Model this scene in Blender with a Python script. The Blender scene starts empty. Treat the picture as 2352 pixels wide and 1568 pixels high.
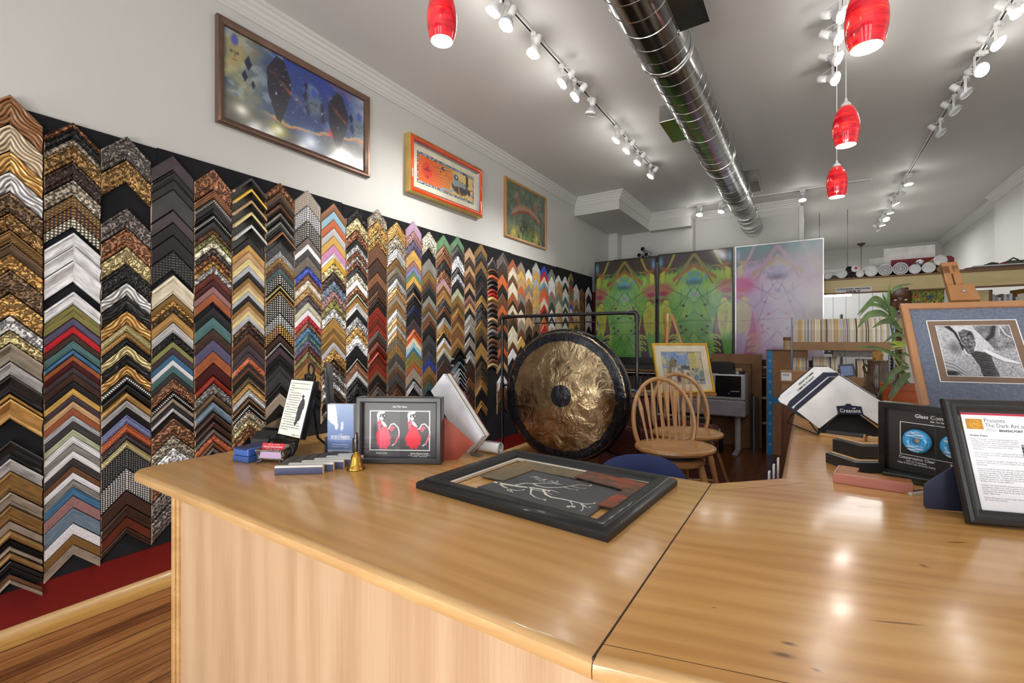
import bpy, bmesh, math, random
import numpy as np
from mathutils import Vector, Matrix, Euler

random.seed(7)
R = math.radians
SC = bpy.context.scene
COL = SC.collection

# ------------------------------------------------------------------ survey helpers
# the room was measured from the photograph: camera 1.35 m above the floor, 16 mm lens on a 36 mm sensor.
A = R(33.05)
SA, CA = math.sin(A), math.cos(A)
FPX = 16.0 / 36.0 * 2352
CZ = 1.35


def ray(px, py):
    u = (px - 1176) / FPX
    return Vector((-SA + u * CA, CA + u * SA, (784 - py) / FPX))


def at(px, py, t):
    d = ray(px, py)
    return Vector((d.x * t, d.y * t, CZ + d.z * t))


def onx(px, py, X):
    return at(px, py, X / ray(px, py).x)


def ony(px, py, Y):
    return at(px, py, Y / ray(px, py).y)


def onz(px, py, Z):
    return at(px, py, (Z - CZ) / ray(px, py).z)


# ------------------------------------------------------------------ colour and material helpers
def lin(c):
    return tuple((x / 12.92 if x <= 0.04045 else ((x + 0.055) / 1.055) ** 2.4) for x in [v / 255.0 for v in c[:3]])


def rgba(c):
    return lin(c) + (1.0,)


class NT:
    """small node-tree builder"""

    def __init__(s, name):
        s.m = bpy.data.materials.new(name)
        s.m.use_nodes = True
        s.t = s.m.node_tree
        s.b = s.t.nodes['Principled BSDF']

    def n(s, typ, ins=None, **props):
        nd = s.t.nodes.new('ShaderNode' + typ)
        for k, v in props.items():
            setattr(nd, k, v)
        for k, v in (ins or {}).items():
            s.i(nd, k, v)
        return nd

    def i(s, nd, k, v):
        sock = nd.inputs[k]
        if isinstance(v, bpy.types.NodeSocket):
            s.t.links.new(v, sock)
        elif isinstance(v, bpy.types.Node):
            s.t.links.new(v.outputs[0], sock)
        else:
            sock.default_value = v

    def set(s, **kw):
        names = dict(color='Base Color', rough='Roughness', metal='Metallic', normal='Normal', coat='Coat Weight',
                     coatr='Coat Roughness', spec='Specular IOR Level', ecol='Emission Color', estr='Emission Strength',
                     trans='Transmission Weight', ior='IOR', alpha='Alpha', sheen='Sheen Weight', cnormal='Coat Normal')
        for k, v in kw.items():
            s.i(s.b, names[k], v)
        return s.m

    def math(s, op, a, b=0.0):
        nd = s.n('Math', operation=op)
        s.i(nd, 0, a)
        s.i(nd, 1, b)
        return nd.outputs[0]

    def ramp(s, fac, stops, interp='LINEAR'):
        nd = s.n('ValToRGB')
        cr = nd.color_ramp
        cr.interpolation = interp
        while len(cr.elements) < len(stops):
            cr.elements.new(0.5)
        for e, (p, c) in zip(cr.elements, stops):
            e.position = p
            e.color = c if len(c) == 4 else rgba(c)
        s.i(nd, 0, fac)
        return nd.outputs[0]

    def mix(s, fac, a, b, mode='MIX'):
        nd = s.n('Mix', data_type='RGBA', blend_type=mode)
        s.i(nd, 0, fac)
        s.i(nd, 6, a)
        s.i(nd, 7, b)
        return nd.outputs[2]

    def bump(s, h, dist=0.002, strength=1.0):
        return s.n('Bump', {'Height': h, 'Distance': dist, 'Strength': strength}).outputs[0]

    def objco(s, scale=(1, 1, 1), rot=(0, 0, 0), src='Object'):
        tc = s.n('TexCoord')
        mp = s.n('Mapping')
        s.i(mp, 0, tc.outputs[src])
        mp.inputs['Scale'].default_value = scale
        mp.inputs['Rotation'].default_value = rot
        return mp.outputs[0]

    def noise(s, vec, scale, detail=3.0, rough=0.5, dist=0.0):
        nd = s.n('TexNoise', {'Scale': scale, 'Detail': detail, 'Roughness': rough, 'Distortion': dist})
        if vec is not None:
            s.i(nd, 'Vector', vec)
        return nd.outputs[0]


MATS = {}


def plain(name, c, rough=0.5, metal=0.0, coat=0.0, var=0.06, vs=8.0, bump=0.0, bs=80.0, spec=0.5, coatr=0.08):
    """a plain procedural finish with slight tonal variation and optional fine relief"""
    key = ('plain', name)
    if key in MATS:
        return MATS[key]
    t = NT(name)
    co = t.objco()
    nz = t.noise(co, vs, 4)
    c1 = tuple(max(0, v * (1 - var)) for v in c)
    c2 = tuple(min(255, v * (1 + var)) for v in c)
    t.set(color=t.ramp(nz, [(0.3, c1), (0.7, c2)]), rough=rough, metal=metal, coat=coat, coatr=coatr, spec=spec)
    if bump:
        t.set(normal=t.bump(t.noise(co, bs, 5), bump))
    MATS[key] = t.m
    return t.m


def wood(name, c1, c2, axis=0, scale=1.0, rough=0.4, coat=0.0, c3=None, stretch=9.0, bump=0.0004, contrast=0.22, coatr=0.1, rotz=0.0, fine=0.5):
    """wood with grain running along one local axis"""
    key = ('wood', name)
    if key in MATS:
        return MATS[key]
    t = NT(name)
    sc = [stretch * scale] * 3
    sc[axis] = scale
    co = t.objco(tuple(sc), (0, 0, rotz))
    n1 = t.noise(co, 1.6, 5, 0.55, 1.6)
    n2 = t.noise(co, 11.0, 4, 0.6, 0.4)
    f = t.math('ADD', t.math('MULTIPLY', n1, 1 - fine * 0.5), t.math('MULTIPLY', n2, fine * 0.5))
    stops = [(0.5 - contrast, c1), (0.5 + contrast, c2)]
    if c3:
        stops = [(0.5 - contrast, c1), (0.5, c3), (0.5 + contrast, c2)]
    t.set(color=t.ramp(f, stops), rough=rough, coat=coat, coatr=coatr)
    if bump:
        t.set(normal=t.bump(n2, bump))
    MATS[key] = t.m
    return t.m


def emis(name, c, strength):
    key = ('emis', name)
    if key in MATS:
        return MATS[key]
    t = NT(name)
    MATS[key] = t.set(color=rgba(c), ecol=rgba(c), estr=strength, rough=0.4)
    return t.m


def glassm(name='clear acrylic', rough=0.03, tint=(250, 252, 255), mixf=0.12):
    key = ('glass', name)
    if key in MATS:
        return MATS[key]
    t = NT(name)
    tr = t.n('BsdfTransparent', {'Color': rgba(tint)})
    gl = t.n('BsdfGlossy', {'Roughness': rough, 'Color': (1, 1, 1, 1)})
    fr = t.n('Fresnel', {'IOR': 1.45})
    f2 = t.math('ADD', t.math('MULTIPLY', fr.outputs[0], 0.9), mixf * 0.2)
    mx = t.n('MixShader')
    t.i(mx, 0, f2)
    t.i(mx, 1, tr.outputs[0])
    t.i(mx, 2, gl.outputs[0])
    out = [n for n in t.t.nodes if n.type == 'OUTPUT_MATERIAL'][0]
    t.t.links.new(mx.outputs[0], out.inputs[0])
    MATS[key] = t.m
    return t.m


def attr_mat(name, rough=0.5, coat=0.0, coatr=0.06, spec=0.4):
    key = ('attr', name)
    if key in MATS:
        return MATS[key]
    t = NT(name)
    a = t.n('Attribute', attribute_name='Col')
    MATS[key] = t.set(color=a.outputs[0], rough=rough, coat=coat, coatr=coatr, spec=spec)
    return t.m


# ------------------------------------------------------------------ mesh builder
class MB:
    def __init__(s):
        s.v, s.f, s.mi, s.uv = [], [], [], []
        s.cur = 0
        s.M = Matrix.Identity(4)

    def add(s, pts, faces, mi=None, uvs=None):
        o = len(s.v)
        s.v += [tuple(s.M @ Vector(p)) for p in pts]
        for f in faces:
            s.f.append(tuple(i + o for i in f))
            s.mi.append(s.cur if mi is None else mi)
        return s

    def box(s, lo, hi, mi=None):
        x0, y0, z0 = lo
        x1, y1, z1 = hi
        p = [(x0, y0, z0), (x1, y0, z0), (x1, y1, z0), (x0, y1, z0), (x0, y0, z1), (x1, y0, z1), (x1, y1, z1), (x0, y1, z1)]
        return s.add(p, [(0, 3, 2, 1), (4, 5, 6, 7), (0, 1, 5, 4), (1, 2, 6, 5), (2, 3, 7, 6), (3, 0, 4, 7)], mi)

    def cbox(s, c, d, mi=None):
        return s.box([c[i] - d[i] / 2 for i in range(3)], [c[i] + d[i] / 2 for i in range(3)], mi)

    def cyl(s, p0, p1, r0, r1=None, n=16, cap=True, mi=None):
        r1 = r0 if r1 is None else r1
        return s.path([p0, p1], [r0, r1], n, cap, mi)

    def path(s, pts, rad, n=10, cap=True, mi=None, closed=False, flat=1.0):
        """tube through points with a radius (or list of radii)"""
        pts = [Vector(p) for p in pts]
        k = len(pts)
        rad = rad if isinstance(rad, (list, tuple)) else [rad] * k
        rings = []
        up = None
        for i, p in enumerate(pts):
            if closed:
                d = (pts[(i + 1) % k] - pts[i - 1]).normalized()
            else:
                d = (pts[min(i + 1, k - 1)] - pts[max(i - 1, 0)]).normalized()
            if up is None:
                up = Vector((0, 0, 1)) if abs(d.z) < 0.9 else Vector((0, 1, 0))
            a = (up - d * up.dot(d)).normalized()
            up = a
            b = d.cross(a)
            rings.append([p + (a * math.cos(2 * math.pi * j / n) * flat + b * math.sin(2 * math.pi * j / n)) * rad[i] for j in range(n)])
        vv = [q for r in rings for q in r]
        ff = []
        m = k if closed else k - 1
        for i in range(m):
            for j in range(n):
                a0, a1 = i * n + j, i * n + (j + 1) % n
                b0, b1 = ((i + 1) % k) * n + j, ((i + 1) % k) * n + (j + 1) % n
                ff.append((a0, a1, b1, b0))
        if cap and not closed:
            ff.append(tuple(reversed(range(n))))
            ff.append(tuple(range((k - 1) * n, k * n)))
        return s.add(vv, ff, mi)

    def lathe(s, prof, n=32, mi=None, axis='z', cap=True, flip=False):
        """profile of (radius, height) turned about an axis"""
        vv, ff = [], []
        for r, h in prof:
            for j in range(n):
                c, d = math.cos(2 * math.pi * j / n) * r, math.sin(2 * math.pi * j / n) * r
                vv.append({'z': (c, d, h), 'y': (c, h, d), 'x': (h, c, d)}[axis])
        for i in range(len(prof) - 1):
            for j in range(n):
                q = (i * n + j, i * n + (j + 1) % n, (i + 1) * n + (j + 1) % n, (i + 1) * n + j)
                ff.append(q if axis == 'z' or axis == 'x' else tuple(reversed(q)))
        if cap:
            if prof[0][0] > 1e-6:
                ff.append(tuple(range(n)))
            if prof[-1][0] > 1e-6:
                ff.append(tuple(range((len(prof) - 1) * n, len(prof) * n)))
        return s.add(vv, ff, mi)

    def prism(s, poly, z0, z1, mi=None, plane='xy'):
        n = len(poly)

        def P(a, b, h):
            return {'xy': (a, b, h), 'xz': (a, h, b), 'yz': (h, a, b)}[plane]
        vv = [P(a, b, z0) for a, b in poly] + [P(a, b, z1) for a, b in poly]
        ff = [tuple(reversed(range(n))), tuple(range(n, 2 * n))]
        ff += [(i, (i + 1) % n, n + (i + 1) % n, n + i) for i in range(n)]
        return s.add(vv, ff, mi)

    def frame(s, W, H, prof, z0=0.0, mi=None, mis=None):
        """mitred rectangular frame; profile of (inset, depth toward the viewer); bottom edge at z0, centred on x"""
        vv, ff, mm = [], [], []
        for d, h in prof:
            x, zl, zh = W / 2 - d, z0 + d, z0 + H - d
            vv += [(-x, -h, zl), (x, -h, zl), (x, -h, zh), (-x, -h, zh)]
        for i in range(len(prof) - 1):
            for j in range(4):
                a, b = i * 4 + j, i * 4 + (j + 1) % 4
                ff.append((a, b, b + 4, a + 4))
                mm.append(s.cur if mi is None else mi)
                if mis:
                    mm[-1] = mis[i]
        o = len(s.v)
        s.v += [tuple(s.M @ Vector(p)) for p in vv]
        for f, m in zip(ff, mm):
            s.f.append(tuple(i + o for i in f))
            s.mi.append(m)
        return s

    def build(s, name, mats, parent=None, smooth=False, bevel=0.0, seg=2, fix=True, loc=None, rot=None):
        me = bpy.data.meshes.new(name)
        me.from_pydata(s.v, [], s.f)
        if not isinstance(mats, (list, tuple)):
            mats = [mats]
        for m in mats:
            me.materials.append(m)
        if len(mats) > 1:
            me.polygons.foreach_set('material_index', s.mi)
        if fix or bevel:
            bm = bmesh.new()
            bm.from_mesh(me)
            if fix:
                bmesh.ops.remove_doubles(bm, verts=bm.verts, dist=1e-6)
                bmesh.ops.recalc_face_normals(bm, faces=bm.faces)
            if bevel:
                es = [e for e in bm.edges if len(e.link_faces) == 2 and e.calc_face_angle(0) > R(30)]
                bmesh.ops.bevel(bm, geom=es, offset=bevel, segments=seg, affect='EDGES', profile=0.5, clamp_overlap=True)
            bm.to_mesh(me)
            bm.free()
        if smooth:
            me.polygons.foreach_set('use_smooth', [True] * len(me.polygons))
            try:
                me.set_sharp_from_angle(angle=R(40 if smooth is True else smooth))
            except Exception:
                pass
        me.update()
        o = bpy.data.objects.new(name, me)
        COL.objects.link(o)
        if parent is not None:
            o.parent = parent
        if loc is not None:
            o.location = loc
        if rot is not None:
            o.rotation_euler = rot
        return o


def tag(o, label=None, cat=None, group=None, kind=None):
    if label:
        o['label'] = label
    if cat:
        o['category'] = cat
    if group:
        o['group'] = group
    if kind:
        o['kind'] = kind
    return o


def thing(name, label, cat, loc=(0, 0, 0), rot=(0, 0, 0), group=None):
    o = bpy.data.objects.new(name, None)
    o.empty_display_size = 0.05
    COL.objects.link(o)
    o.location = loc
    o.rotation_euler = rot
    return tag(o, label, cat, group)


def struct(name, mb, m, **kw):
    o = mb.build(name, m, **kw)
    o['kind'] = 'structure'
    return o


def copytree(src, loc=None, rot=None, label=None, group=None, scale=None):
    c = src.copy()
    COL.objects.link(c)

    def rec(a, b):
        for ch in list(a.children):
            d = ch.copy()
            COL.objects.link(d)
            d.parent = b
            d.matrix_parent_inverse = ch.matrix_parent_inverse
            rec(ch, d)
    kids = list(src.children)
    rec(src, c)
    if loc is not None:
        c.location = loc
    if rot is not None:
        c.rotation_euler = rot
    if scale is not None:
        c.scale = scale
    if label:
        c['label'] = label
    if group:
        c['group'] = group
    return c


def text(name, body, size, m, parent, pos=(0, 0, 0), rot=(R(90), 0, 0), align='LEFT', sx=1.0, lines=None, bold=0.0, shear=0.0, spacing=1.0):
    """lettering: a flat mesh of glyphs standing in the local xz plane, facing -y"""
    cu = bpy.data.curves.new(name, 'FONT')
    cu.body = body
    cu.size = size
    cu.align_x = align
    cu.shear = shear
    cu.offset = bold
    cu.space_line = spacing
    cu.resolution_u = 2
    tmp = bpy.data.objects.new('tmp_text', cu)
    COL.objects.link(tmp)
    dg = bpy.context.evaluated_depsgraph_get()
    me = bpy.data.meshes.new_from_object(tmp.evaluated_get(dg))
    bpy.data.objects.remove(tmp)
    bpy.data.curves.remove(cu)
    me.name = name
    mt = Matrix.Translation(pos) @ Euler(rot).to_matrix().to_4x4() @ Matrix.Diagonal((sx, 1, 1, 1))
    me.transform(mt)
    me.materials.clear()
    me.materials.append(m)
    o = bpy.data.objects.new(name, me)
    COL.objects.link(o)
    if parent is not None:
        o.parent = parent
    return o


# ------------------------------------------------------------------ painted pictures (colour stored on a fine mesh)
class Art:
    def __init__(s, nx, ny, aspect, base):
        s.nx, s.ny, s.a = nx, ny, aspect
        s.x, s.y = np.meshgrid(np.linspace(0, 1, nx), np.linspace(0, 1, ny))
        s.c = np.ones((ny, nx, 3)) * (np.array(base) / 255.0)

    def mix(s, m, col):
        m = np.clip(m, 0, 1)[..., None]
        col = np.array(col) / 255.0 if not isinstance(col, np.ndarray) else col
        s.c = s.c * (1 - m) + col * m
        return s

    def noise(s, sx, sy, seed, octs=4):
        rng = np.random.RandomState(seed)
        out = np.zeros_like(s.x)
        amp, tot = 1.0, 0.0
        for _ in range(octs):
            gx, gy = int(sx) + 2, int(sy) + 2
            g = rng.rand(gy, gx)
            fx, fy = s.x * (gx - 1.001), s.y * (gy - 1.001)
            ix, iy = fx.astype(int), fy.astype(int)
            tx, ty = fx - ix, fy - iy
            tx, ty = tx * tx * (3 - 2 * tx), ty * ty * (3 - 2 * ty)
            ix1, iy1 = np.minimum(ix + 1, gx - 1), np.minimum(iy + 1, gy - 1)
            v = (g[iy, ix] * (1 - tx) + g[iy, ix1] * tx) * (1 - ty) + (g[iy1, ix] * (1 - tx) + g[iy1, ix1] * tx) * ty
            out += v * amp
            tot += amp
            amp *= 0.55
            sx, sy = sx * 2, sy * 2
        return out / tot

    def dist_ell(s, cx, cy, rx, ry, rot=0.0):
        dx, dy = (s.x - cx), (s.y - cy)
        if rot:
            c, n = math.cos(rot), math.sin(rot)
            dx, dy = dx * c + dy * n / s.a, -dx * s.a * n + dy * c
        return np.sqrt((dx / rx) ** 2 + (dy / ry) ** 2)

    def ell(s, cx, cy, rx, ry, col, soft=0.1, op=1.0, rot=0.0):
        d = s.dist_ell(cx, cy, rx, ry, rot)
        return s.mix(np.clip((1 + soft - d) / (2 * soft), 0, 1) * op, col)

    def glow(s, cx, cy, rx, ry, col, op=1.0):
        return s.mix(np.exp(-s.dist_ell(cx, cy, rx, ry) ** 2) * op, col)

    def inside(s, pts):
        m = np.zeros(s.x.shape, bool)
        n = len(pts)
        for i in range(n):
            x0, y0 = pts[i]
            x1, y1 = pts[(i + 1) % n]
            if y0 == y1:
                continue
            c = ((y0 > s.y) != (y1 > s.y)) & (s.x < (x1 - x0) * (s.y - y0) / (y1 - y0) + x0)
            m ^= c
        return m

    def poly(s, pts, col, op=1.0):
        return s.mix(s.inside(pts) * op, col)

    def segd(s, pts):
        best = np.full(s.x.shape, 9.0)
        for (x0, y0), (x1, y1) in zip(pts[:-1], pts[1:]):
            ax, ay, bx, by = x0 * s.a, y0, x1 * s.a, y1
            vx, vy = bx - ax, by - ay
            L = vx * vx + vy * vy + 1e-9
            t = np.clip(((s.x * s.a - ax) * vx + (s.y - ay) * vy) / L, 0, 1)
            best = np.minimum(best, np.hypot(s.x * s.a - ax - t * vx, s.y - ay - t * vy))
        return best

    def line(s, pts, w, col, op=1.0, soft=0.5):
        d = s.segd(pts)
        return s.mix(np.clip((w * (1 + soft) - d) / (w * 2 * soft + 1e-6), 0, 1) * op, col)

    def build(s, name, W, H, m, parent, pos=(0, 0, 0), keep=None):
        """grid in the local xz plane, centred on x, bottom at pos.z, facing -y"""
        nx, ny = s.nx, s.ny
        vx = pos[0] + (s.x - 0.5) * W
        vz = pos[2] + s.y * H
        vv = np.stack([vx, np.full_like(vx, pos[1]), vz], -1).reshape(-1, 3)
        idx = np.arange(nx * ny).reshape(ny, nx)
        ff = np.stack([idx[:-1, :-1], idx[:-1, 1:], idx[1:, 1:], idx[1:, :-1]], -1).reshape(-1, 4)
        if keep is not None:
            k = keep
            kk = (k[:-1, :-1] & k[:-1, 1:] & k[1:, 1:] & k[1:, :-1]).reshape(-1)
            ff = ff[kk]
        me = bpy.data.meshes.new(name)
        me.from_pydata(vv.tolist(), [], ff.tolist())
        at_ = me.color_attributes.new('Col', 'FLOAT_COLOR', 'POINT')
        c = np.clip(s.c, 0, 1)
        c = np.where(c <= 0.04045, c / 12.92, ((c + 0.055) / 1.055) ** 2.4)
        full = np.ones((ny * nx, 4), np.float32)
        full[:, :3] = c.reshape(-1, 3)
        at_.data.foreach_set('color', full.ravel())
        me.materials.append(m)
        me.update()
        o = bpy.data.objects.new(name, me)
        COL.objects.link(o)
        if parent is not None:
            o.parent = parent
        return o


def fit(o, w, h):
    """stretch flat lettering to a given width and height about its own centre"""
    xs, zs = [v.co.x for v in o.data.vertices], [v.co.z for v in o.data.vertices]
    cx, cz = (min(xs) + max(xs)) / 2, (min(zs) + max(zs)) / 2
    o.data.transform(Matrix.Translation((cx, 0, cz)) @ Matrix.Diagonal((w / (max(xs) - min(xs)), 1, h / (max(zs) - min(zs)), 1)) @ Matrix.Translation((-cx, 0, -cz)))

# ================================================================== THE ROOM
CEIL = 3.6
XL, XR = -3.1, 2.40
YF = -2.6


def paint(name, c, rough=0.6):
    t = NT(name)
    co = t.objco()
    t.set(color=t.ramp(t.noise(co, 1.3, 3), [(0.3, tuple(v * 0.985 for v in c)), (0.7, c)]), rough=rough,
          normal=t.bump(t.noise(co, 220, 3), 0.0006, 0.5))
    return t.m


WALLP = paint('wall paint', (208, 207, 203))
CEILP = paint('ceiling paint', (214, 213, 210))
TRIMP = paint('trim paint', (214, 213, 210), 0.45)


def floor_mat():
    t = NT('old floorboards')
    co = t.objco()
    sep = t.n('SeparateXYZ')
    t.i(sep, 0, co)
    W = 0.083
    bx = t.math('DIVIDE', t.math('ADD', sep.outputs[0], 3.1), W)
    board = t.math('FLOOR', bx)
    wn = t.n('TexWhiteNoise', noise_dimensions='1D')
    t.i(wn, 'W', board)
    fr = t.math('FRACT', bx)
    edge = t.math('LESS_THAN', t.math('MINIMUM', fr, t.math('SUBTRACT', 1.0, fr)), 0.022)
    # stretched grain, shifted from board to board
    cmb = t.n('CombineXYZ')
    t.i(cmb, 0, t.math('MULTIPLY', sep.outputs[0], 14.0))
    t.i(cmb, 1, t.math('ADD', t.math('MULTIPLY', sep.outputs[1], 1.1), t.math('MULTIPLY', wn.outputs[0], 37.0)))
    t.i(cmb, 2, t.math('MULTIPLY', wn.outputs[0], 9.0))
    g1 = t.noise(cmb.outputs[0], 2.2, 6, 0.6, 1.2)
    g2 = t.noise(cmb.outputs[0], 9.0, 5, 0.6, 0.3)
    f = t.math('ADD', t.math('ADD', t.math('MULTIPLY', g1, 0.55), t.math('MULTIPLY', g2, 0.25)), t.math('MULTIPLY', wn.outputs[0], 0.22))
    base = t.ramp(f, [(0.28, (76, 44, 26)), (0.42, (124, 78, 44)), (0.56, (156, 104, 58)), (0.74, (184, 132, 78))])
    base = t.mix(edge, base, rgba((34, 20, 12)))
    # the light border board along the wall
    first = t.math('LESS_THAN', sep.outputs[0], -2.945)
    yel = t.ramp(f, [(0.3, (172, 126, 60)), (0.7, (216, 172, 98))])
    base = t.mix(first, base, yel)
    # the darker, redder varnish behind the counter
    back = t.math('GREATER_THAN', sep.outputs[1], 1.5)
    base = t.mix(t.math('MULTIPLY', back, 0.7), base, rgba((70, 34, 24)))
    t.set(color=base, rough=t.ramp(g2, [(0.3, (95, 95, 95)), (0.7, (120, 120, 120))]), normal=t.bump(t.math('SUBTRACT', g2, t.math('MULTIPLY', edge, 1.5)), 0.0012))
    return t.m


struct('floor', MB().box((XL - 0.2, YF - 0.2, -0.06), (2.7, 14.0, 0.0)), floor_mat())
struct('ceiling', MB().box((XL - 0.2, YF - 0.2, CEIL), (2.7, 14.0, CEIL + 0.08)), CEILP)
struct('wall_left', MB().box((XL - 0.2, YF - 0.2, 0), (XL, 8.25, CEIL)), WALLP)
struct('wall_right', MB().box((XR, YF - 0.2, 0), (XR + 0.25, 9.9, CEIL)).box((XR + 0.1, 9.9, 0), (XR + 0.25, 14.0, CEIL)), WALLP)
# back walls: they step back from left to right, then the workshop opens
struct('wall_back', MB().box((XL, 8.27, 0), (-1.67, 8.51, CEIL)).box((-1.9, 8.51, 0), (-0.10, 8.7, CEIL))
       .box((XL - 0.1, 8.05, 0), (-2.93, 8.27, 3.34)), WALLP)
struct('wall_far', MB().box((-0.3, 13.75, 0), (2.7, 13.95, CEIL)), WALLP)
struct('wall_workshop_left', MB().box((-0.28, 8.7, 0), (-0.10, 13.8, CEIL)), WALLP)
struct('trim_soffit', MB().box((XL, 6.585, 3.335), (-2.371, 8.27, CEIL)).box((-2.371, 8.10, 3.31), (-1.67, 8.27, CEIL)), WALLP)


def crown(pts):
    """stepped crown moulding along a horizontal run; pts is a list of xy corners, room on the right-hand side"""
    prof = [(0.0, -0.125), (0.012, -0.125), (0.014, -0.108), (0.022, -0.104), (0.026, -0.085), (0.040, -0.075), (0.046, -0.055),
            (0.062, -0.045), (0.068, -0.028), (0.085, -0.020), (0.088, 0.0), (0.0, 0.0)]
    mb = MB()
    n = len(prof)
    rings = []
    for i, p in enumerate(pts):
        p = Vector(p)
        d0 = (p - Vector(pts[i - 1])).normalized() if i else None
        d1 = (Vector(pts[i + 1]) - p).normalized() if i < len(pts) - 1 else None
        d0 = d0 or d1
        d1 = d1 or d0
        n0, n1 = Vector((d0.y, -d0.x)), Vector((d1.y, -d1.x))
        k = (n0 + n1)
        k = k / max(k.dot(n0), 0.2)
        rings.append([(p.x + k.x * o, p.y + k.y * o, CEIL + z) for o, z in prof])
    vv = [q for r in rings for q in r]
    ff = []
    for i in range(len(pts) - 1):
        for j in range(n):
            ff.append((i * n + j, i * n + (j + 1) % n, (i + 1) * n + (j + 1) % n, (i + 1) * n + j))
    ff += [tuple(range(n)), tuple(range((len(pts) - 1) * n, len(pts) * n))]
    return mb.add(vv, ff)


struct('trim_crown_left', crown([(XL, YF), (XL, 6.585), (-2.371, 6.585), (-2.371, 8.10), (-1.67, 8.10), (-1.67, 8.51), (-0.10, 8.51)]), TRIMP, smooth=30)
struct('trim_crown_right', crown([(XR + 0.1, 13.75), (XR + 0.1, 9.9), (XR, 9.9), (XR, YF)]), TRIMP, smooth=30)
struct('trim_corner', MB().box((-0.12, 8.47, 0), (-0.06, 8.72, CEIL - 0.12)), TRIMP)
struct('trim_casing', MB().box((XR - 0.02, 8.6, 0), (XR, 8.72, CEIL - 0.1)), TRIMP)

# front of the shop (behind the photographer): piers, stall riser and three glazed openings
fr = MB().box((XL, YF - 0.2, 0), (-2.9, YF, CEIL)).box((-1.75, YF - 0.2, 0), (-0.95, YF, CEIL)).box((0.3, YF - 0.2, 0), (0.75, YF, CEIL))
fr.box((2.2, YF - 0.2, 0), (XR, YF, CEIL)).box((XL, YF - 0.2, 3.3), (XR, YF, CEIL))
fr.box((-2.9, YF - 0.2, 0), (-1.75, YF, 0.45)).box((0.75, YF - 0.2, 0), (2.2, YF, 0.45))
struct('wall_front', fr, WALLP)
WINF = plain('dark window frame', (50, 46, 42), 0.5)
for k, (x0, x1, z0) in enumerate(((-2.9, -1.75, 0.45), (-0.95, 0.3, 0.0), (0.75, 2.2, 0.45))):
    w = 0.05
    mb = MB().box((x0, YF - 0.12, z0), (x0 + w, YF - 0.06, 3.3)).box((x1 - w, YF - 0.12, z0), (x1, YF - 0.06, 3.3))
    mb.box((x0, YF - 0.12, z0), (x1, YF - 0.06, z0 + w)).box((x0, YF - 0.12, 3.25), (x1, YF - 0.06, 3.3)).box((x0, YF - 0.12, 2.35), (x1, YF - 0.06, 2.40))
    struct('window_%d' % (k + 1), mb, WINF)

# skirting: red board under the sample wall and a rounded wood shoe
RED = NT('deep red painted board')
_co = RED.objco()
RED.set(color=RED.ramp(RED.noise(_co, 2.0, 4), [(0.3, (98, 8, 12)), (0.7, (118, 14, 18))]), rough=0.45, normal=RED.bump(RED.noise(_co, 60, 4), 0.0006))
struct('baseboard_left', MB().box((XL, -0.4, 0), (XL + 0.018, 7.9, 0.198)).box((XL, 7.27, 0.19), (XL + 0.012, 7.9, 2.2)), RED.m)
SHOE = wood('pale oak shoe', (176, 138, 88), (208, 174, 124), axis=1, rough=0.35, coat=0.2)
mb = MB()
prof = [(0.018, 0.0), (0.052, 0.0), (0.052, 0.012), (0.046, 0.024), (0.034, 0.032), (0.018, 0.034)]
mb.add([(XL + x, -0.4, z) for x, z in prof] + [(XL + x, 7.25, z) for x, z in prof],
       [tuple(range(6)), tuple(range(6, 12))] + [(i, (i + 1) % 6, 6 + (i + 1) % 6, 6 + i) for i in range(6)])
struct('trim_shoe', mb, SHOE, smooth=40)

# black display board that carries the corner samples
BLK = NT('black felt board')
_co = BLK.objco()
BLK.set(color=BLK.ramp(BLK.noise(_co, 5.0, 5), [(0.3, (22, 22, 25)), (0.7, (36, 36, 40))]), rough=0.85, normal=BLK.bump(BLK.noise(_co, 400, 2), 0.0006), spec=0.2)
t = thing('display_board', 'tall black fabric board covering the left wall behind the frame corner samples', 'display board', (XL + .001, 0, 0))
PANX = 0.02
for k, (y0, y1) in enumerate(((-0.45, 1.06), (1.06, 2.28), (2.28, 3.50), (3.50, 4.72), (4.72, 5.94), (5.94, 7.24))):
    MB().box((0.0, y0 + 0.001, 0.198), (PANX, y1 - 0.001, 2.438 + (0.006 if k % 2 else 0))).build('board_panel', BLK.m, t, bevel=0.002)

# workshop partition beam with its shelf board
PINE = wood('pale pine board', (206, 184, 128), (226, 208, 156), axis=0, rough=0.5, stretch=7)
EDGE = wood('dark pine edge', (110, 78, 46), (140, 104, 66), axis=0, rough=0.5)
struct('trim_beam', MB().box((-0.45, 7.30, 1.985), (XR, 7.34, 2.150)).box((-0.45, 7.34, 2.09), (XR, 7.9, 2.148)), PINE, bevel=0.002)
struct('trim_beam_cap', MB().box((-0.45, 7.285, 2.150), (XR, 7.92, 2.172)).box((-0.45, 7.292, 1.968), (XR, 7.36, 1.985)), EDGE, bevel=0.002)
struct('trim_post', MB().box((0.93, 7.36, 0), (1.01, 7.44, 2.09)).box((-0.42, 7.36, 0), (-0.34, 7.44, 2.09)), PINE)
PLANK = NT('white painted planks')
_co = PLANK.objco()
_sp = PLANK.n('SeparateXYZ')
PLANK.i(_sp, 0, _co)
_fr = PLANK.math('FRACT', PLANK.math('DIVIDE', _sp.outputs[0], 0.19))
_ed = PLANK.math('LESS_THAN', _fr, 0.05)
PLANK.set(color=PLANK.mix(_ed, rgba((205, 206, 204)), rgba((150, 150, 148))), rough=0.5, normal=PLANK.bump(PLANK.math('MULTIPLY', _ed, -1.0), 0.004))
struct('wall_workshop', MB().box((-0.1, 10.2, 0), (1.12, 10.26, 2.35)), PLANK.m)

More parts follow.
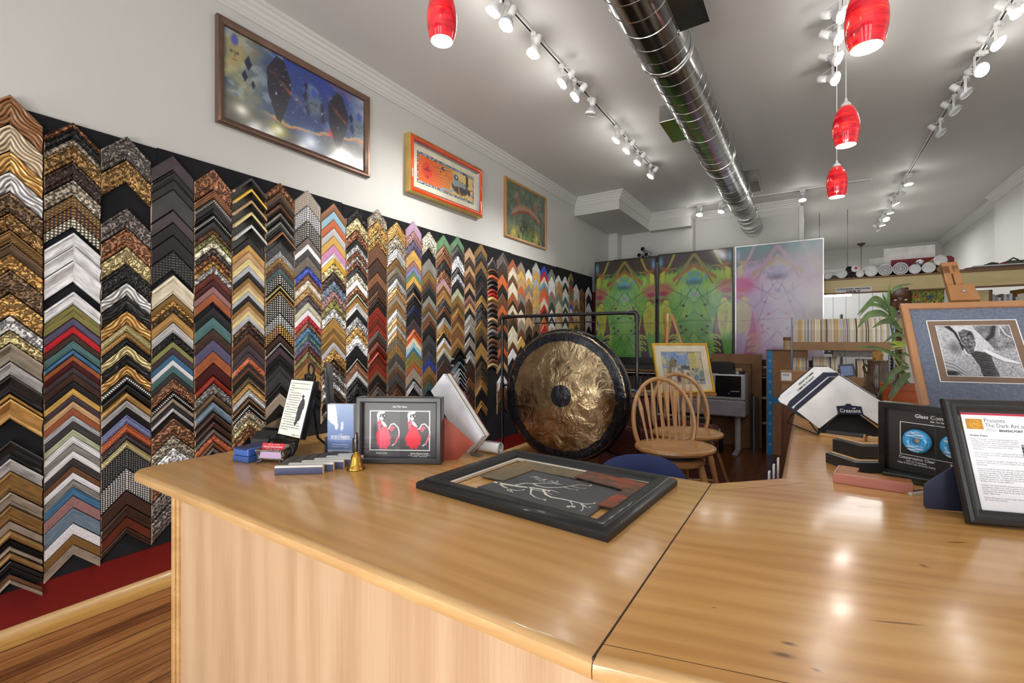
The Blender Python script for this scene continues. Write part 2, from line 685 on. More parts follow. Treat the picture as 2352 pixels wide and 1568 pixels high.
# ================================================================== CEILING FIXTURES
def galv(name, c1, c2, rough=0.32):
    t = NT(name)
    co = t.objco((1.0, 0.35, 1.0))
    n1 = t.noise(co, 5.0, 5, 0.6, 0.6)
    t.set(color=t.ramp(n1, [(0.3, c1), (0.7, c2)]), metal=1.0, rough=t.ramp(n1, [(0.3, (104, 104, 104)), (0.7, (134, 134, 134))]),
          normal=t.bump(t.noise(co, 3.0, 2), 0.006, 0.35))
    return t.m


GALV = galv('galvanised sheet', (138, 138, 138), (176, 176, 174))
GALV2 = galv('galvanised seam', (190, 190, 190), (216, 216, 214))
duct = thing('ceiling_duct', 'round spiral galvanised metal air duct running under the ceiling to the back wall', 'duct', (-0.77, 0, 3.235))
DR = 0.158
MB().lathe([(DR, 0.4), (DR, 6.33)], 48, axis='y', cap=False).build('duct_pipe', GALV, duct, smooth=True)
MB().lathe([(DR - 0.012, 6.25), (DR - 0.012, 8.50)], 48, axis='y', cap=False).build('duct_pipe', GALV, duct, smooth=True)
pts = [(math.cos(a) * DR, 0.4 + 0.148 * a / (2 * math.pi), math.sin(a) * DR) for a in [i * 2 * math.pi / 36 for i in range(36 * 40)]]
MB().path(pts, 0.0032, 5).build('spiral_seam', GALV2, duct, smooth=True)
pts = [(math.cos(a) * (DR - 0.012), 6.35 + 0.075 * a / (2 * math.pi), math.sin(a) * (DR - 0.012)) for a in [i * 2 * math.pi / 28 for i in range(28 * 28)]]
MB().path(pts, 0.002, 4).build('spiral_seam', GALV2, duct, smooth=True)
for y in (3.02, 5.0, 6.30):
    MB().lathe([(DR + 0.001, y - 0.03), (DR + 0.006, y - 0.028), (DR + 0.004, y - 0.004), (DR + 0.010, y), (DR + 0.004, y + 0.004), (DR + 0.006, y + 0.028), (DR + 0.001, y + 0.03)],
               40, axis='y', cap=False).build('coupling_band', GALV2, duct, smooth=True)
for (x0, x1, y0, y1, z0, z1) in ((0.12, 0.305, 2.28, 2.77, -0.075, 0.075), (-0.285, -0.10, 3.90, 4.36, -0.04, 0.10), (0.10, 0.275, 6.13, 6.55, 0.02, 0.17)):
    b = MB().box((x0, y0, z0), (x1, y1, z1)).build('takeoff_box', GALV, duct, bevel=0.003)
    m = MB()
    fx = x0 + 0.012 if x0 > 0 else x1 - 0.012
    m.box((min(x0, fx) - 0.006, y0 - 0.012, z0 - 0.01), (max(fx, x0) - (0 if x0 > 0 else x1 - x0 - 0.0) + 0.006 if x0 > 0 else x0, y1 + 0.012, z1 + 0.01)) if x0 > 0 else m.box((x1 - 0.018, y0 - 0.012, z0 - 0.01), (x1 - 0.006, y1 + 0.012, z1 + 0.01))
    m.build('flange', GALV2, b, bevel=0.001)
for y in (1.2, 3.3, 5.4, 7.4):
    MB().path([(0.06, y, DR - 0.012), (0.10, y, 0.25), (0.10, y, 0.364)], 0.0025, 5).build('hanger_wire', GALV2, duct)

WHITE = plain('white enamel', (232, 232, 230), 0.35)
WHITE2 = plain('white plastic', (222, 222, 222), 0.45)
BLACKT = plain('black track slot', (24, 24, 30), 0.4)
LENS = emis('lit lens', (255, 252, 244), 14.0)
LENSOFF = plain('unlit lens', (220, 222, 224), 0.12, coat=0.6)
GLASSB = plain('silvered bulb', (205, 208, 212), 0.22, 0.6)
RIBS = NT('ribbed lamp bulb')
_co = RIBS.objco()
RIBS.set(color=rgba((208, 209, 212)), rough=0.35, metal=0.2, normal=RIBS.bump(RIBS.noise(_co, 60, 1), 0.001))


def track(name, lab, p0, p1):
    p0, p1 = Vector(p0), Vector(p1)
    t = thing(name, lab, 'light track', p0)
    d = p1 - p0
    L = d.length
    t.rotation_euler = (0, 0, math.atan2(d.y, d.x))
    MB().box((0, -0.017, -0.022), (L, 0.017, -0.0005)).build('track_body', WHITE, t, bevel=0.002)
    MB().box((0.02, -0.006, -0.0235), (L - 0.02, 0.006, -0.0215)).build('track_slot', BLACKT, t)
    return t


track('light_track', 'long ceiling light track beside the left wall artwork', (-1.672, 1.6, CEIL), (-1.672, 4.62, CEIL))
track('light_track', 'light track continuing towards the back above the sample wall', (-1.672, 4.64, CEIL), (-1.672, 5.86, CEIL))
track('light_track', 'middle ceiling light track that the red pendants hang from', (0.186, 1.3, CEIL), (0.186, 4.62, CEIL))
track('light_track', 'long right-hand ceiling light track running to the far room', (1.118, 3.4, CEIL), (1.118, 11.05, CEIL))
track('light_track', 'short light track crossing behind the duct, parallel to the back wall', (-1.70, 7.96, CEIL), (0.735, 7.96, CEIL))

HEADS = {}


def head_proto(tilt, lit, ribbed):
    """track spotlight; aims towards local +x, tilted from straight down; pivot ring below the adapter"""
    key = (tilt, lit, ribbed)
    if key in HEADS:
        return None
    t = thing('track_spotlight', None, 'spotlight')
    MB().box((-0.018, -0.035, -0.052), (0.018, 0.035, -0.022)).build('track_adapter', WHITE, t, bevel=0.003)
    piv = Vector((0.0, 0.0, -0.165))
    d = Vector((math.sin(tilt), 0, -math.cos(tilt)))
    q = d.to_track_quat('Z', 'Y').to_matrix().to_4x4()
    M = Matrix.Translation(piv) @ q
    m = MB()
    for sy in (-1, 1):
        m.box((-0.009, sy * 0.053 - 0.0018, -0.172), (0.009, sy * 0.053 + 0.0018, -0.060)) if sy < 0 else None
    m.box((-0.009, -0.054, -0.062), (0.009, 0.012, -0.056))
    m.cyl((0, 0, -0.058), (0, 0, -0.048), 0.008)
    m.build('yoke_arm', WHITE, t, bevel=0.001)
    m = MB()
    m.M = M
    m.lathe([(0.040, -0.012), (0.051, -0.012), (0.0515, 0.004), (0.047, 0.006), (0.046, -0.004)], 24, cap=False)
    m.build('gimbal_ring', WHITE, t, smooth=True)
    m = MB()
    m.M = M
    m.lathe([(0.044, 0.000), (0.0445, -0.012), (0.036, -0.035), (0.026, -0.052), (0.019, -0.060), (0.016, -0.064), (0.016, -0.082)], 24)
    if ribbed:
        for k in range(20):
            a = 2 * math.pi * k / 20
            c, s_ = math.cos(a), math.sin(a)
            m.path([(c * 0.0455, s_ * 0.0455, -0.010), (c * 0.038, s_ * 0.038, -0.034), (c * 0.021, s_ * 0.021, -0.058)], 0.0014, 4)
    b = m.build('bulb', RIBS.m if ribbed else WHITE2, t, smooth=True)
    m = MB()
    m.M = M
    m.lathe([(0.0001, 0.006), (0.022, 0.0052), (0.0435, 0.001)], 24, cap=False)
    m.build('lens', LENS if lit else LENSOFF, b, smooth=True)
    m = MB()
    m.M = M
    m.lathe([(0.0001, -0.138), (0.024, -0.138), (0.026, -0.134), (0.026, -0.080), (0.024, -0.076), (0.017, -0.076)], 20)
    m.build('lamp_socket', WHITE, t, smooth=True)
    e = M @ Vector((0, 0, -0.137))
    s0 = Vector((0.0, 0.012, -0.052))
    k = (e + s0) / 2 + Vector((-0.012, 0.015, 0.028))
    cv = []
    for i in range(11):
        f = i / 10
        cv.append(s0 * (1 - f) ** 2 + k * 2 * f * (1 - f) + e * f * f)
    MB().path(cv, 0.003, 6).build('cable', WHITE2, t, smooth=True)
    HEADS[key] = t
    return t


def spot_light(loc, d, power, size=75, col=(1.0, 0.965, 0.915)):
    l = bpy.data.lights.new('track_lamp', 'SPOT')
    l.energy = power
    l.spot_size = R(size)
    l.spot_blend = 0.9
    l.shadow_soft_size = 0.05
    l.color = col
    o = bpy.data.objects.new('track_lamp', l)
    COL.objects.link(o)
    o.location = loc
    o.rotation_euler = Vector(d).to_track_quat('-Z', 'Y').to_euler()
    return o


ORD = ['first', 'second', 'third', 'fourth', 'fifth', 'sixth', 'seventh', 'eighth', 'ninth', 'tenth', 'eleventh', 'twelfth', 'thirteenth',
       'fourteenth', 'fifteenth', 'sixteenth', 'seventeenth', 'eighteenth', 'nineteenth', 'twentieth']
for k in range(21, 60):
    ORD.append(('twenty-', 'thirty-', 'forty-', 'fifty-')[k // 10 - 2] + ORD[k % 10 - 1] if k % 10 else ('thirtieth', 'fortieth', 'fiftieth')[k // 10 - 3])


def ceiling_fill(loc):
    """extra point light added beside a spotlight to brighten the ceiling round the track"""
    l = bpy.data.lights.new('ceiling_fill_lamp', 'POINT')
    l.energy = 1.3
    l.shadow_soft_size = 0.04
    l.color = (1.0, 0.97, 0.92)
    o = bpy.data.objects.new('ceiling_fill_lamp', l)
    COL.objects.link(o)
    o.location = loc


def head(x, y, tilt, yaw, lit, ribbed, label, power=0.0, group=None):
    tilt = R(tilt)
    p = head_proto(tilt, lit, ribbed)
    if p is None:
        p = copytree(HEADS[(tilt, lit, ribbed)])
    p.location = (x, y, CEIL)
    p.rotation_euler = (0, 0, R(yaw))
    tag(p, label, 'spotlight', group)
    if power:
        d = Vector((math.sin(tilt) * math.cos(R(yaw)), math.sin(tilt) * math.sin(R(yaw)), -math.cos(tilt)))
        spot_light(Vector((x, y, CEIL - 0.165)) + d * 0.012, d, power * 2.0)
        ceiling_fill((x, y - 0.03, CEIL - 0.24))  # added ceiling fill, separate from the spotlight's own beam


G1 = 'spotlights on the left track'
for k, (px, py, tilt, yaw, lit, rib, pw) in enumerate([
        (1128, -20, 25, 200, True, False, 26), (1175, 6, 22, 225, True, True, 26), (1234, 77, 18, 215, True, False, 26), (1297, 151, 48, 205, True, True, 30),
        (1325, 185, 45, 205, True, True, 30), (1359, 228, 12, 170, False, True, 0), (1415, 292, 40, 205, False, False, 20), (1437, 319, 40, 200, True, False, 26),
        (1462, 348, 38, 205, False, True, 16), (1491, 381, 38, 205, False, True, 16)]):
    y = onz(px, py, CEIL - 0.03).y
    head(-1.672, y, tilt, yaw, lit, rib, 'white spotlight on the left wall track, %s from the front, %s' % (ORD[k], 'lens glowing' if lit else 'lens dark'), pw, G1)
G2 = 'spotlights on the middle track'
for k, (py, tilt, yaw, lit, rib, pw) in enumerate([(-12, 62, -18, True, True, 30), (42, 55, -12, True, True, 30), (92, 58, -20, True, True, 0), (140, 66, -25, True, False, 24)]):
    y = onz(1925, py, CEIL - 0.03).y
    head(0.186, y, tilt, yaw, lit, rib, 'white spotlight on the middle track turned right, %s from the front' % ORD[k], pw, G2)
G3 = 'spotlights on the right track'
for k, (px, py, tilt, yaw, lit, rib, pw) in enumerate([
        (2332, -22, 45, -20, True, False, 26), (2283, 58, 48, -30, True, True, 26), (2246, 122, 66, -62, True, True, 26), (2212, 180, 42, -20, False, True, 0),
        (2187, 222, 40, -25, False, True, 0), (2155, 276, 40, -20, False, True, 0), (2083, 400, 8, -60, True, False, 18), (2067, 427, 35, -20, False, True, 0),
        (2056, 448, 30, 0, True, False, 18), (2046, 470, 10, 0, True, False, 0), (2038, 485, 40, -70, True, False, 18), (2029, 500, 10, 0, True, False, 0), (2021, 512, 35, 10, False, True, 0)]):
    y = onz(px, py, CEIL - 0.03).y
    head(1.118, y, tilt, yaw, lit, rib, 'white spotlight on the long right track, %s from the front, %s' % (ORD[k], 'lens glowing' if lit else 'lens dark'), pw * .45, G3)
G4 = 'spotlights on the crossing track'
for k, (px, py, yaw, tilt, pos) in enumerate([(1603, 470, 260, 25, 'at its left end'), (1654, 463, 230, 25, 'just left of the duct'), (1843, 434, 275, 15, 'right of the duct')]):
    head(onz(px, py, CEIL - 0.03).x, 7.96, tilt, yaw, True, True, 'small white spotlight on the crossing back track, %s' % pos, 18, G4)

# ------------------------------------------------------------------ red glass pendants
t = NT('red swirled glass')
_co = t.objco((1, 1, 1))
_mp = t.objco((3.0, 3.0, 24.0))
n1 = t.noise(_mp, 1.7, 4, 0.6, 0.6)
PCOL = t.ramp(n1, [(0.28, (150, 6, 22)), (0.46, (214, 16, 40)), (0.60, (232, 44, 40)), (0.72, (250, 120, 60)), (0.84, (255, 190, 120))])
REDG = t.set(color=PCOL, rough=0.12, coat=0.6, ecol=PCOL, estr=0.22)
PIN = emis('lit inside of shade', (255, 252, 246), 5.0)


def pendant(loc, label):
    p = thing('pendant_lamp', label, 'pendant lamp', loc, group='red glass pendant lamps')
    prof = [(0.022, 0.108), (0.030, 0.104), (0.045, 0.080), (0.056, 0.048), (0.062, 0.010), (0.0635, -0.018), (0.061, -0.052), (0.054, -0.086), (0.0475, -0.104)]
    sh = MB().lathe(prof + [(0.0455, -0.105)], 40, cap=False).build('lamp_shade', REDG, p, smooth=True)
    MB().lathe([(0.0455, -0.1045), (0.052, -0.086), (0.0585, -0.052), (0.0605, -0.018), (0.059, 0.010), (0.052, 0.050), (0.02, 0.10)], 32, cap=False).build('inner_glass', PIN, sh, smooth=True)
    MB().lathe([(0.0001, -0.055), (0.018, -0.05), (0.028, -0.03), (0.024, -0.005), (0.014, 0.02)], 20, cap=False).build('bulb', PIN, p, smooth=True)
    MB().lathe([(0.025, 0.100), (0.025, 0.108), (0.022, 0.120), (0.014, 0.130), (0.008, 0.134), (0.006, 0.150), (0.0028, 0.156)], 24).build('cap', WHITE2, p, smooth=True)
    MB().cyl((0, 0, 0.15), (0, 0, CEIL - 0.05 - loc[2]), 0.0026, n=8).build('cord', WHITE2, p, smooth=True)
    MB().lathe([(0.02, CEIL - 0.055 - loc[2]), (0.022, CEIL - 0.03 - loc[2]), (0.022, CEIL - 0.022 - loc[2] if abs(loc[0] - 0.186) < 0.05 else CEIL - 0.0005 - loc[2])], 16).build('canopy', WHITE2, p, smooth=True)
    l = bpy.data.lights.new('pendant_bulb', 'POINT')
    l.energy = 2.5
    l.shadow_soft_size = 0.03
    l.color = (1.0, 0.93, 0.84)
    o = bpy.data.objects.new('pendant_bulb', l)
    COL.objects.link(o)
    o.location = (loc[0], loc[1], loc[2] - 0.10)


for px, py, tt, lab in ((1015, 38, 1.92, 'red swirled glass pendant lamp hanging alone over the left counter'),
                        (1990, 40, 1.56, 'largest looking red glass pendant, cut by the top edge, nearest on the middle track'),
                        (1943, 290, 2.48, 'red glass pendant on a long cord, middle one of the row over the counter'),
                        (1922, 418, 3.20, 'small red glass pendant, farthest of the row over the counter')):
    pendant(at(px, py, tt), lab)

# ================================================================== WALL OF FRAME CORNER SAMPLES
# colour word, rgb, metallic, name
C = {
    'k': ('black', (26, 25, 27), 0), 'ch': ('charcoal', (56, 54, 56), 0), 'gr': ('grey', (128, 126, 122), 0), 'lg': ('pale grey', (172, 174, 180), 0),
    'w': ('white', (226, 226, 230), 0), 'cr': ('cream', (216, 206, 182), 0), 'si': ('silver', (204, 203, 204), .45), 'pe': ('pewter', (160, 150, 134), .4),
    'ds': ('dark silver', (114, 106, 102), .4), 'go': ('gold', (200, 156, 92), .5), 'pg': ('pale gold', (216, 194, 142), .4), 'ag': ('antique gold', (150, 116, 70), .45),
    'bz': ('bronze', (108, 86, 62), .4), 'cp': ('copper', (146, 100, 72), .4), 'db': ('dark brown', (62, 42, 35), 0), 'br': ('brown', (104, 68, 46), 0),
    'ma': ('mahogany', (92, 38, 27), 0), 'rm': ('red mahogany', (128, 40, 28), 0), 'mr': ('maroon', (64, 20, 22), 0), 'rd': ('red', (186, 28, 40), 0),
    'or': ('orange', (196, 98, 56), 0), 'ru': ('rust', (154, 86, 54), 0), 'tn': ('tan', (186, 150, 110), 0), 'be': ('beige', (192, 172, 144), 0),
    'mu': ('mustard', (204, 162, 84), 0), 'ol': ('olive', (120, 114, 62), 0), 'lm': ('moss green', (144, 142, 88), 0), 'gn': ('green', (96, 136, 98), 0),
    'sg': ('sage', (168, 174, 144), 0), 'tl': ('teal', (74, 108, 108), 0), 'bl': ('blue', (62, 106, 140), 0), 'nb': ('navy', (40, 46, 74), 0),
    'lb': ('light blue', (146, 188, 204), 0), 'pw': ('periwinkle', (126, 134, 180), 0), 'sl': ('slate blue', (102, 120, 136), 0), 'rb': ('royal blue', (48, 74, 180), 0),
    'pu': ('purple grey', (84, 80, 108), 0), 'pl': ('plum', (66, 54, 60), 0), 'mv': ('mauve', (152, 112, 112), 0), 'pk': ('pink', (196, 136, 176), 0),
    'li': ('lilac', (176, 146, 172), 0), 'ye': ('yellow', (228, 184, 66), 0), 'tp': ('taupe', (144, 130, 116), 0), 'py': ('pale yellow', (214, 196, 138), 0),
    'co': ('coral', (230, 100, 80), 0), 'cm': ('crimson', (150, 30, 60), 0), 'cy': ('cyan', (70, 160, 200), 0), 'wn': ('golden walnut', (136, 92, 56), .1),
}
PW = {'s': 'plain', 'c': 'scooped', 'r': 'rounded', 'o': 'ornate carved', 'd': 'dotted', 'm': 'woven mesh', 'p': 'rope carved', 'w': 'wavy', 'k': 'lined', 'f': 'crackled foil',
      'b': 'beaded', 'g': 'speckled', 'x': 'deep box', 'z': 'stepped', 'a': 'arched'}
# one string per column: apex height in the photograph, colour, pattern; '-' closes a run (bare board follows)
COLS = [
    # left, apex, right edges in the photograph, then the samples
    (-58, 25, 99, '217wnw 285bew 347gow 394siw 441bzo 489ago 528agp 558bzz 583goo 621bzo 674goo 726sio 759pgo 788pec 831sic 861kc 903gor 916goc 964- 1011kc 1053sic 1082agz 1130tpz 1161agz 1197tps 1217agr 1240kc 1254tpr 1268agr 1288kz 1306- 1320br 1331tpr 1343-'),
    (102, 168, 232, '280cpo 294ko 317peo 332ago 372dbo 413peo 449bzd 473dbd 498crd 520- 534wz 566wc 599wc 649- 670wz 699olk 730puk 749rdk 766dbk 782tlk 802blr 816rus 829mrs 843pls 857dbs 875kk 892muk 907plk 922tnk 938rug 954lgk 968chk 986sgk 1002wk 1019grk 1036wk 1053chk 1071brk 1086wk 1102grk 1120blk 1140mvg 1167sls 1203wg 1229agg 1252tps 1276-'),
    (233, 290, 347, '312dso 367ago 420- 478dso 523cpo 567pgo 606ko 649siw 680kw 714gow 744pgp 761gop 776kp 792pgw 815kw 837gow 861sib 879kr 900gor 919sik 936ks 953pwp 974orp 994plp 1012pgp 1029km 1077sim 1129dbs 1161dbz 1188mas 1212dbz 1226-'),
    (349, 396, 446, '356pls 390kz 413ks 434chs 483pls 511kg 540kg 576chd 621- 632crz 676agk 691goo 703bzo 718gok 741sik 764ko 784lmg 798plg 813blg 827wg 840tlg 856chs 870cpo 899kb 914tpr 926chs 937sir 948ks 961cpo 1001peo 1029sio 1070cpo 1108dso 1150dso 1200-'),
    (448, 488, 532, '388cpo 436cpz 454kb 491kb 507ks 524bro 537lmo 552cro 568dso 582cpo 597goo 611sio 625mas 642mrs 657mvg 672rus 693- 705ks 728tls 755dbs 780pus 807rus 834mrs 863rmr 881gro 903bzr 922slr 945dbr 965dbr 984dsr 998orf 1014brr 1027dsr 1040-'),
    (535, 573, 609, '410chx 435yex 461tnx 488pyx 517six 546ks 561gos 578tns 594pys 610lgs 624ks 637ags 648tns 658pys 668lgs 679ks 691ags 702tns 713pys 724lgs 737bzo 751dbo 765brs 775dbs 791plk 809plk 821orf 835chs 843brs 852kg 866bzp 880gop 896sip 912dbb 926kb 941peo 961pgo 977cpo 992cpo 1006-'),
    (611, 643, 676, '419cpo 438dbb 465cpb 486kb 506kb 533cpx 553km 576sim 590gom 602brm 615tlm 628kd 653pgb 665gob 675kd 720sid 743god 766- 770dbs 783kb 796pls 814ks 828kk 839chs 853chs 882kz 902tpk 930ks 950-'),
    (678, 706, 738, '435tpd 471wd 506kd 545tpm 559ws 572km 587tpm 612rbf 629cpf 643crf 661gof 677plf 694crp 711wg 724rdf 738cpf 751blf 767tlf 780puf 794maf 808olf 821cpk 833gok 843gok 856cpk 870kz 890ks 910-'),
    (740, 764, 795, '465cpg 484lbg 503org 522sig 541mug 561pkg 581wz 590yez 603pgo 624dbo 645slo 666mvo 686olo 708sio 730gok 741gok 753agk 764gok 774agk 786lgk 800goo 826- 830bzo 841dso 854sio 866dso 878wo 892dbo 907ks 920dso 940-'),
    (796, 820, 845, '478ko 500pgo 527cpo 548ks 561sio 576cpo 588sio 598cpo 611cho 626cro 641ws 656cpo 672crb 684goc 696wc 710ks 727sio 749goo 771wo 794ks 820kb 832cpp 853wp 867ko 881ko 905-'),
    (847, 867, 889, '480peo 507goo 534pgo 546goo 560brs 594dbs 626cps 647dbs 667brz 678dbz 694ks 704rms 722rms 731mas 744rms 759dsz 771dbs 782mar 806rmr 819mas 834rms 847brs 861ks 877dbz 888dsz 905-'),
    (891, 910, 932, '509gow 540peo 569siw 593agp 610pep 626dsp 639sif 657gof 677tpk 691agk 710sif 728gof 745sif 759gof 773pem 789gom 811km 829pem 841cpm 856km 876dbz 892brz 906-'),
    (934, 950, 969, '507lis 530mvw 552puw 573mus 598mvs 610pws 622gns 632mus 648plb 671tns 677kz 699nbz 714ks 731pls 745pls 755orr 765ors 775crs 788lbs 798bls 806ols 817olk 829rus 845tps 869ks 876siz 890-'),
    (971, 986, 1003, '532cro 559cro 568- 593grs 620ags 641brs 652chs 662ks 679grs 695ags 703bzs 714grs 722brs 734brz 746ks 768km 785chm 804km 823rbm 840gom 859agm 876tlm 895-'),
    (1004, 1019, 1037, '539gns 561cpf 576cpz 597ko 618cpo 639lis 647tns 655brs 664gop 672gop 685cho 703cpz 714ks 729siz 741goz 755goo 765ks 776wz 786gop 796crp 811chk 828dbk 859dbk 883grs 900gos 920-'),
    (1038, 1052, 1067, '542gns 561kf 588wo 613kf 629wo 641ks 662sgs 678ags 697bzk 707goz 719cpz 728brs 738gok 750cpk 759cpk 774gos 785agk 799kx 814kx 830slx 846lgx 855lgx 866lgx 875slx 890lgx 898lgx 907lgx 925-'),
    (1068, 1079, 1092, '568tns 590dbs 609tns 623brs 636dbs 648tns 662ks 676mvs 686brs 695tns 707ks 722siz 734tps 745siz 754tps 762ks 773siz 780tps 793ks 805siz 826dbs 836dbs 854dbs 866brs 888dbs 905dbs 926brs 947ks 965-'),
    (1093, 1107, 1120, '559ags 578ks 598ags 617ks 635ks 645dbs 655chz 669ks 678goz 695ko 712cho 736goz 743agk 754bzs 771ks 786gok 800gok 816ks 830bzz 842chz 850bzz 863cpz 873goz 890ks 920goz 936-'),
    (1121, 1131, 1143, '590dsz 602ks 616cpa 623ka 630ora 640ka 650ka 662rma 672rda 680goa 692bra 703dba 715ka 728tna 738ka 747bra 755gra 766ka 776bra 788dba 800ka 812dba 823bra 833tna 842-'),
    (1144, 1155, 1167, '580dsz 604dbs 629ors 653ks 672brs 699ors 717dbs 736rus 751ks 769brs 791ors 806dbs 825tns 838- 858ws 880brs 905dbs 930-'),
    (1168, 1178, 1190, '595rus 613crz 632brs 647crs 672rus 690dbs 699crs 714brs 730dbs 748crs 763crs 785brs 800ws 822-'),
    (1190, 1196, 1207, '601tps 619mus 638tns 656ors 672grs 690dbs 711crs 733tps 754brs 772mus 795-'),
    (1208, 1214, 1224, '618ws 638mus 653grs 668tns 686brs 705brs 724tns 745dbs 768-'),
    (1225, 1232, 1241, '603sis 622mus 638sis 656mus 672tns 687mus 699tns 714grs 736brs 760-'),
    (1242, 1251, 1260, '610rbs 622rds 635crs 647cys 656ors 674cos 684crs 699rds 711ks 727ors 745rds 770-'),
    (1261, 1268, 1276, '618grs 635ws 656ws 667mvs 681grs 693chs 711ws 727ks 736ws 750tns 772-'),
    (1277, 1285, 1292, '632ws 645tnz 657tnz 672grs 690crs 705crz 720tnz 735crs 755tns 772-'),
    (1293, 1300, 1307, '635ws 648ks 662ws 681tls 696ws 705ks 716ws 728ks 740ws 755ks 770-'),
    (1308, 1312, 1318, '627ols 641nbs 653rds 666ols 678gns 687cos 696rbs 708ws 721cms 736yes 750ors 770-'),
    (1319, 1325, 1331, '653ws 668ws 684tns 699brs 714crs 728tns 745dbs 768-'),
    (1332, 1337, 1343, '662ags 674brs 686ags 698brs 710ags 722brs 734ags 746brs 765-'),
    (1347, 1353, 1360, '659ws 675ks 696ws 712ks 714ws 733ws 748ks 765-'),
]


def samp_mat(code, pat):
    word, c, metal = C[code]
    key = ('samp', code, pat)
    if key in MATS:
        return MATS[key]
    t = NT('%s %s moulding' % (word, PW[pat]))
    tc = t.n('TexCoord')
    uv = tc.outputs['UV']
    sep = t.n('SeparateXYZ')
    t.i(sep, 0, uv)
    U, V = sep.outputs[0], sep.outputs[1]
    base, dark = rgba(c), rgba(tuple(v * 0.5 for v in c))
    lite = rgba(tuple(min(255, v * 1.22 + 8) for v in c))
    rough = 0.34 if metal else 0.42

    def vec(su, sv):
        cb = t.n('CombineXYZ')
        t.i(cb, 0, t.math('MULTIPLY', U, su))
        t.i(cb, 1, t.math('MULTIPLY', V, sv))
        oi = t.n('ObjectInfo')
        t.i(cb, 2, t.math('MULTIPLY', oi.outputs['Random'], 20.0))
        return cb.outputs[0]

    def rm(f, a, b, lo, hi):
        return t.ramp(f, [(lo, a), (hi, b)])

    def sinw(x):
        return t.math('ADD', t.math('MULTIPLY', t.math('SINE', x), 0.5), 0.5)
    if pat == 'o':
        w = t.n('TexWave', {'Scale': 40.0, 'Distortion': 8.5, 'Detail': 1.0, 'Detail Scale': 1.3, 'Detail Roughness': .4}, wave_type='RINGS')
        t.i(w, 'Vector', vec(1, 1))
        f = w.outputs[1]
        col, h, bd = t.ramp(f, [(0.2, rgba(tuple(v * .66 for v in c))), (0.5, rgba(tuple(v * .86 for v in c))), (0.72, base), (0.92, lite)]), f, 0.0045
    elif pat == 'f':
        f = t.noise(vec(1, 1), 85.0, 3, 0.6, 1.5)
        dk = rgba(tuple(v * 0.3 for v in c))
        l2 = rgba(tuple(min(255, v * 0.7 + 90) for v in c))
        col, h, bd = t.ramp(f, [(0.36, dk), (0.5, base), (0.64, l2)]), f, 0.003
    elif pat == 'g':
        f = t.noise(vec(1, 1), 300.0, 4, 0.7)
        col, h, bd = t.ramp(f, [(0.36, dark), (0.47, base), (0.62, base), (0.74, lite)]), f, 0.0006
    elif pat in 'dmb':
        su = {'d': 430.0, 'm': 620.0, 'b': 560.0}[pat]
        a = sinw(t.math('MULTIPLY', t.math('ADD', U, V), su * 0.7))
        b = sinw(t.math('MULTIPLY', t.math('SUBTRACT', U, V), su * 0.7))
        if pat == 'b':
            a = sinw(t.math('MULTIPLY', U, su))
            b = t.math('LESS_THAN', t.math('ABSOLUTE', t.math('SUBTRACT', V, 0.011)), 0.005)
        f = t.math('MULTIPLY', a, b)
        if code in ('k', 'tp', 'bz', 'db') and pat != 'm':
            dot = rgba((206, 200, 190) if code in ('k', 'tp') else (176, 130, 70))
            col = t.ramp(f, [(0.42, base), (0.56, dot)])
        elif code == 'k':
            col = t.ramp(f, [(0.35, base), (0.6, rgba((120, 120, 122)))])
        else:
            col = t.ramp(f, [(0.12, rgba(tuple(v * 0.35 for v in c))), (0.4, base), (0.8, lite)])
        h, bd = f, 0.0025
    elif pat == 'p':
        f = sinw(t.math('MULTIPLY', t.math('ADD', U, t.math('MULTIPLY', V, 0.9)), 700.0))
        col, h, bd = t.ramp(f, [(0.1, dark), (0.45, base), (0.9, lite)]), f, 0.003
    elif pat == 'w':
        nz = t.noise(vec(10, 10), 1.0, 2)
        f = sinw(t.math('MULTIPLY', t.math('ADD', V, t.math('ADD', t.math('MULTIPLY', t.math('SINE', t.math('MULTIPLY', U, 46.0)), 0.008), t.math('MULTIPLY', nz, 0.016))), 420.0))
        col, h, bd = t.ramp(f, [(0.05, rgba(tuple(v * .66 for v in c))), (0.4, base), (0.9, lite)]), f, 0.004
    elif pat == 'k':
        nz = t.noise(vec(9, 330), 1.0, 3, 0.6)
        col, h, bd = t.ramp(nz, [(0.3, dark), (0.5, base), (0.72, lite)]), nz, 0.001
    else:
        nz = t.noise(vec(14, 60), 1.0, 4, 0.6, 0.5)
        a = rgba(tuple(v * 0.84 for v in c))
        b = rgba(tuple(min(255, v * 1.12) for v in c))
        col, h, bd = t.ramp(nz, [(0.3, a), (0.7, b)]), nz, 0.0004
        rough = 0.3 if pat in 'cr' else 0.38
    t.set(color=col, metal=metal, rough=rough, normal=t.bump(h, bd, 0.9), coat=0.25 if not metal and pat in 'scrz' else 0.0, coatr=0.15)
    MATS[key] = t.m
    return t.m


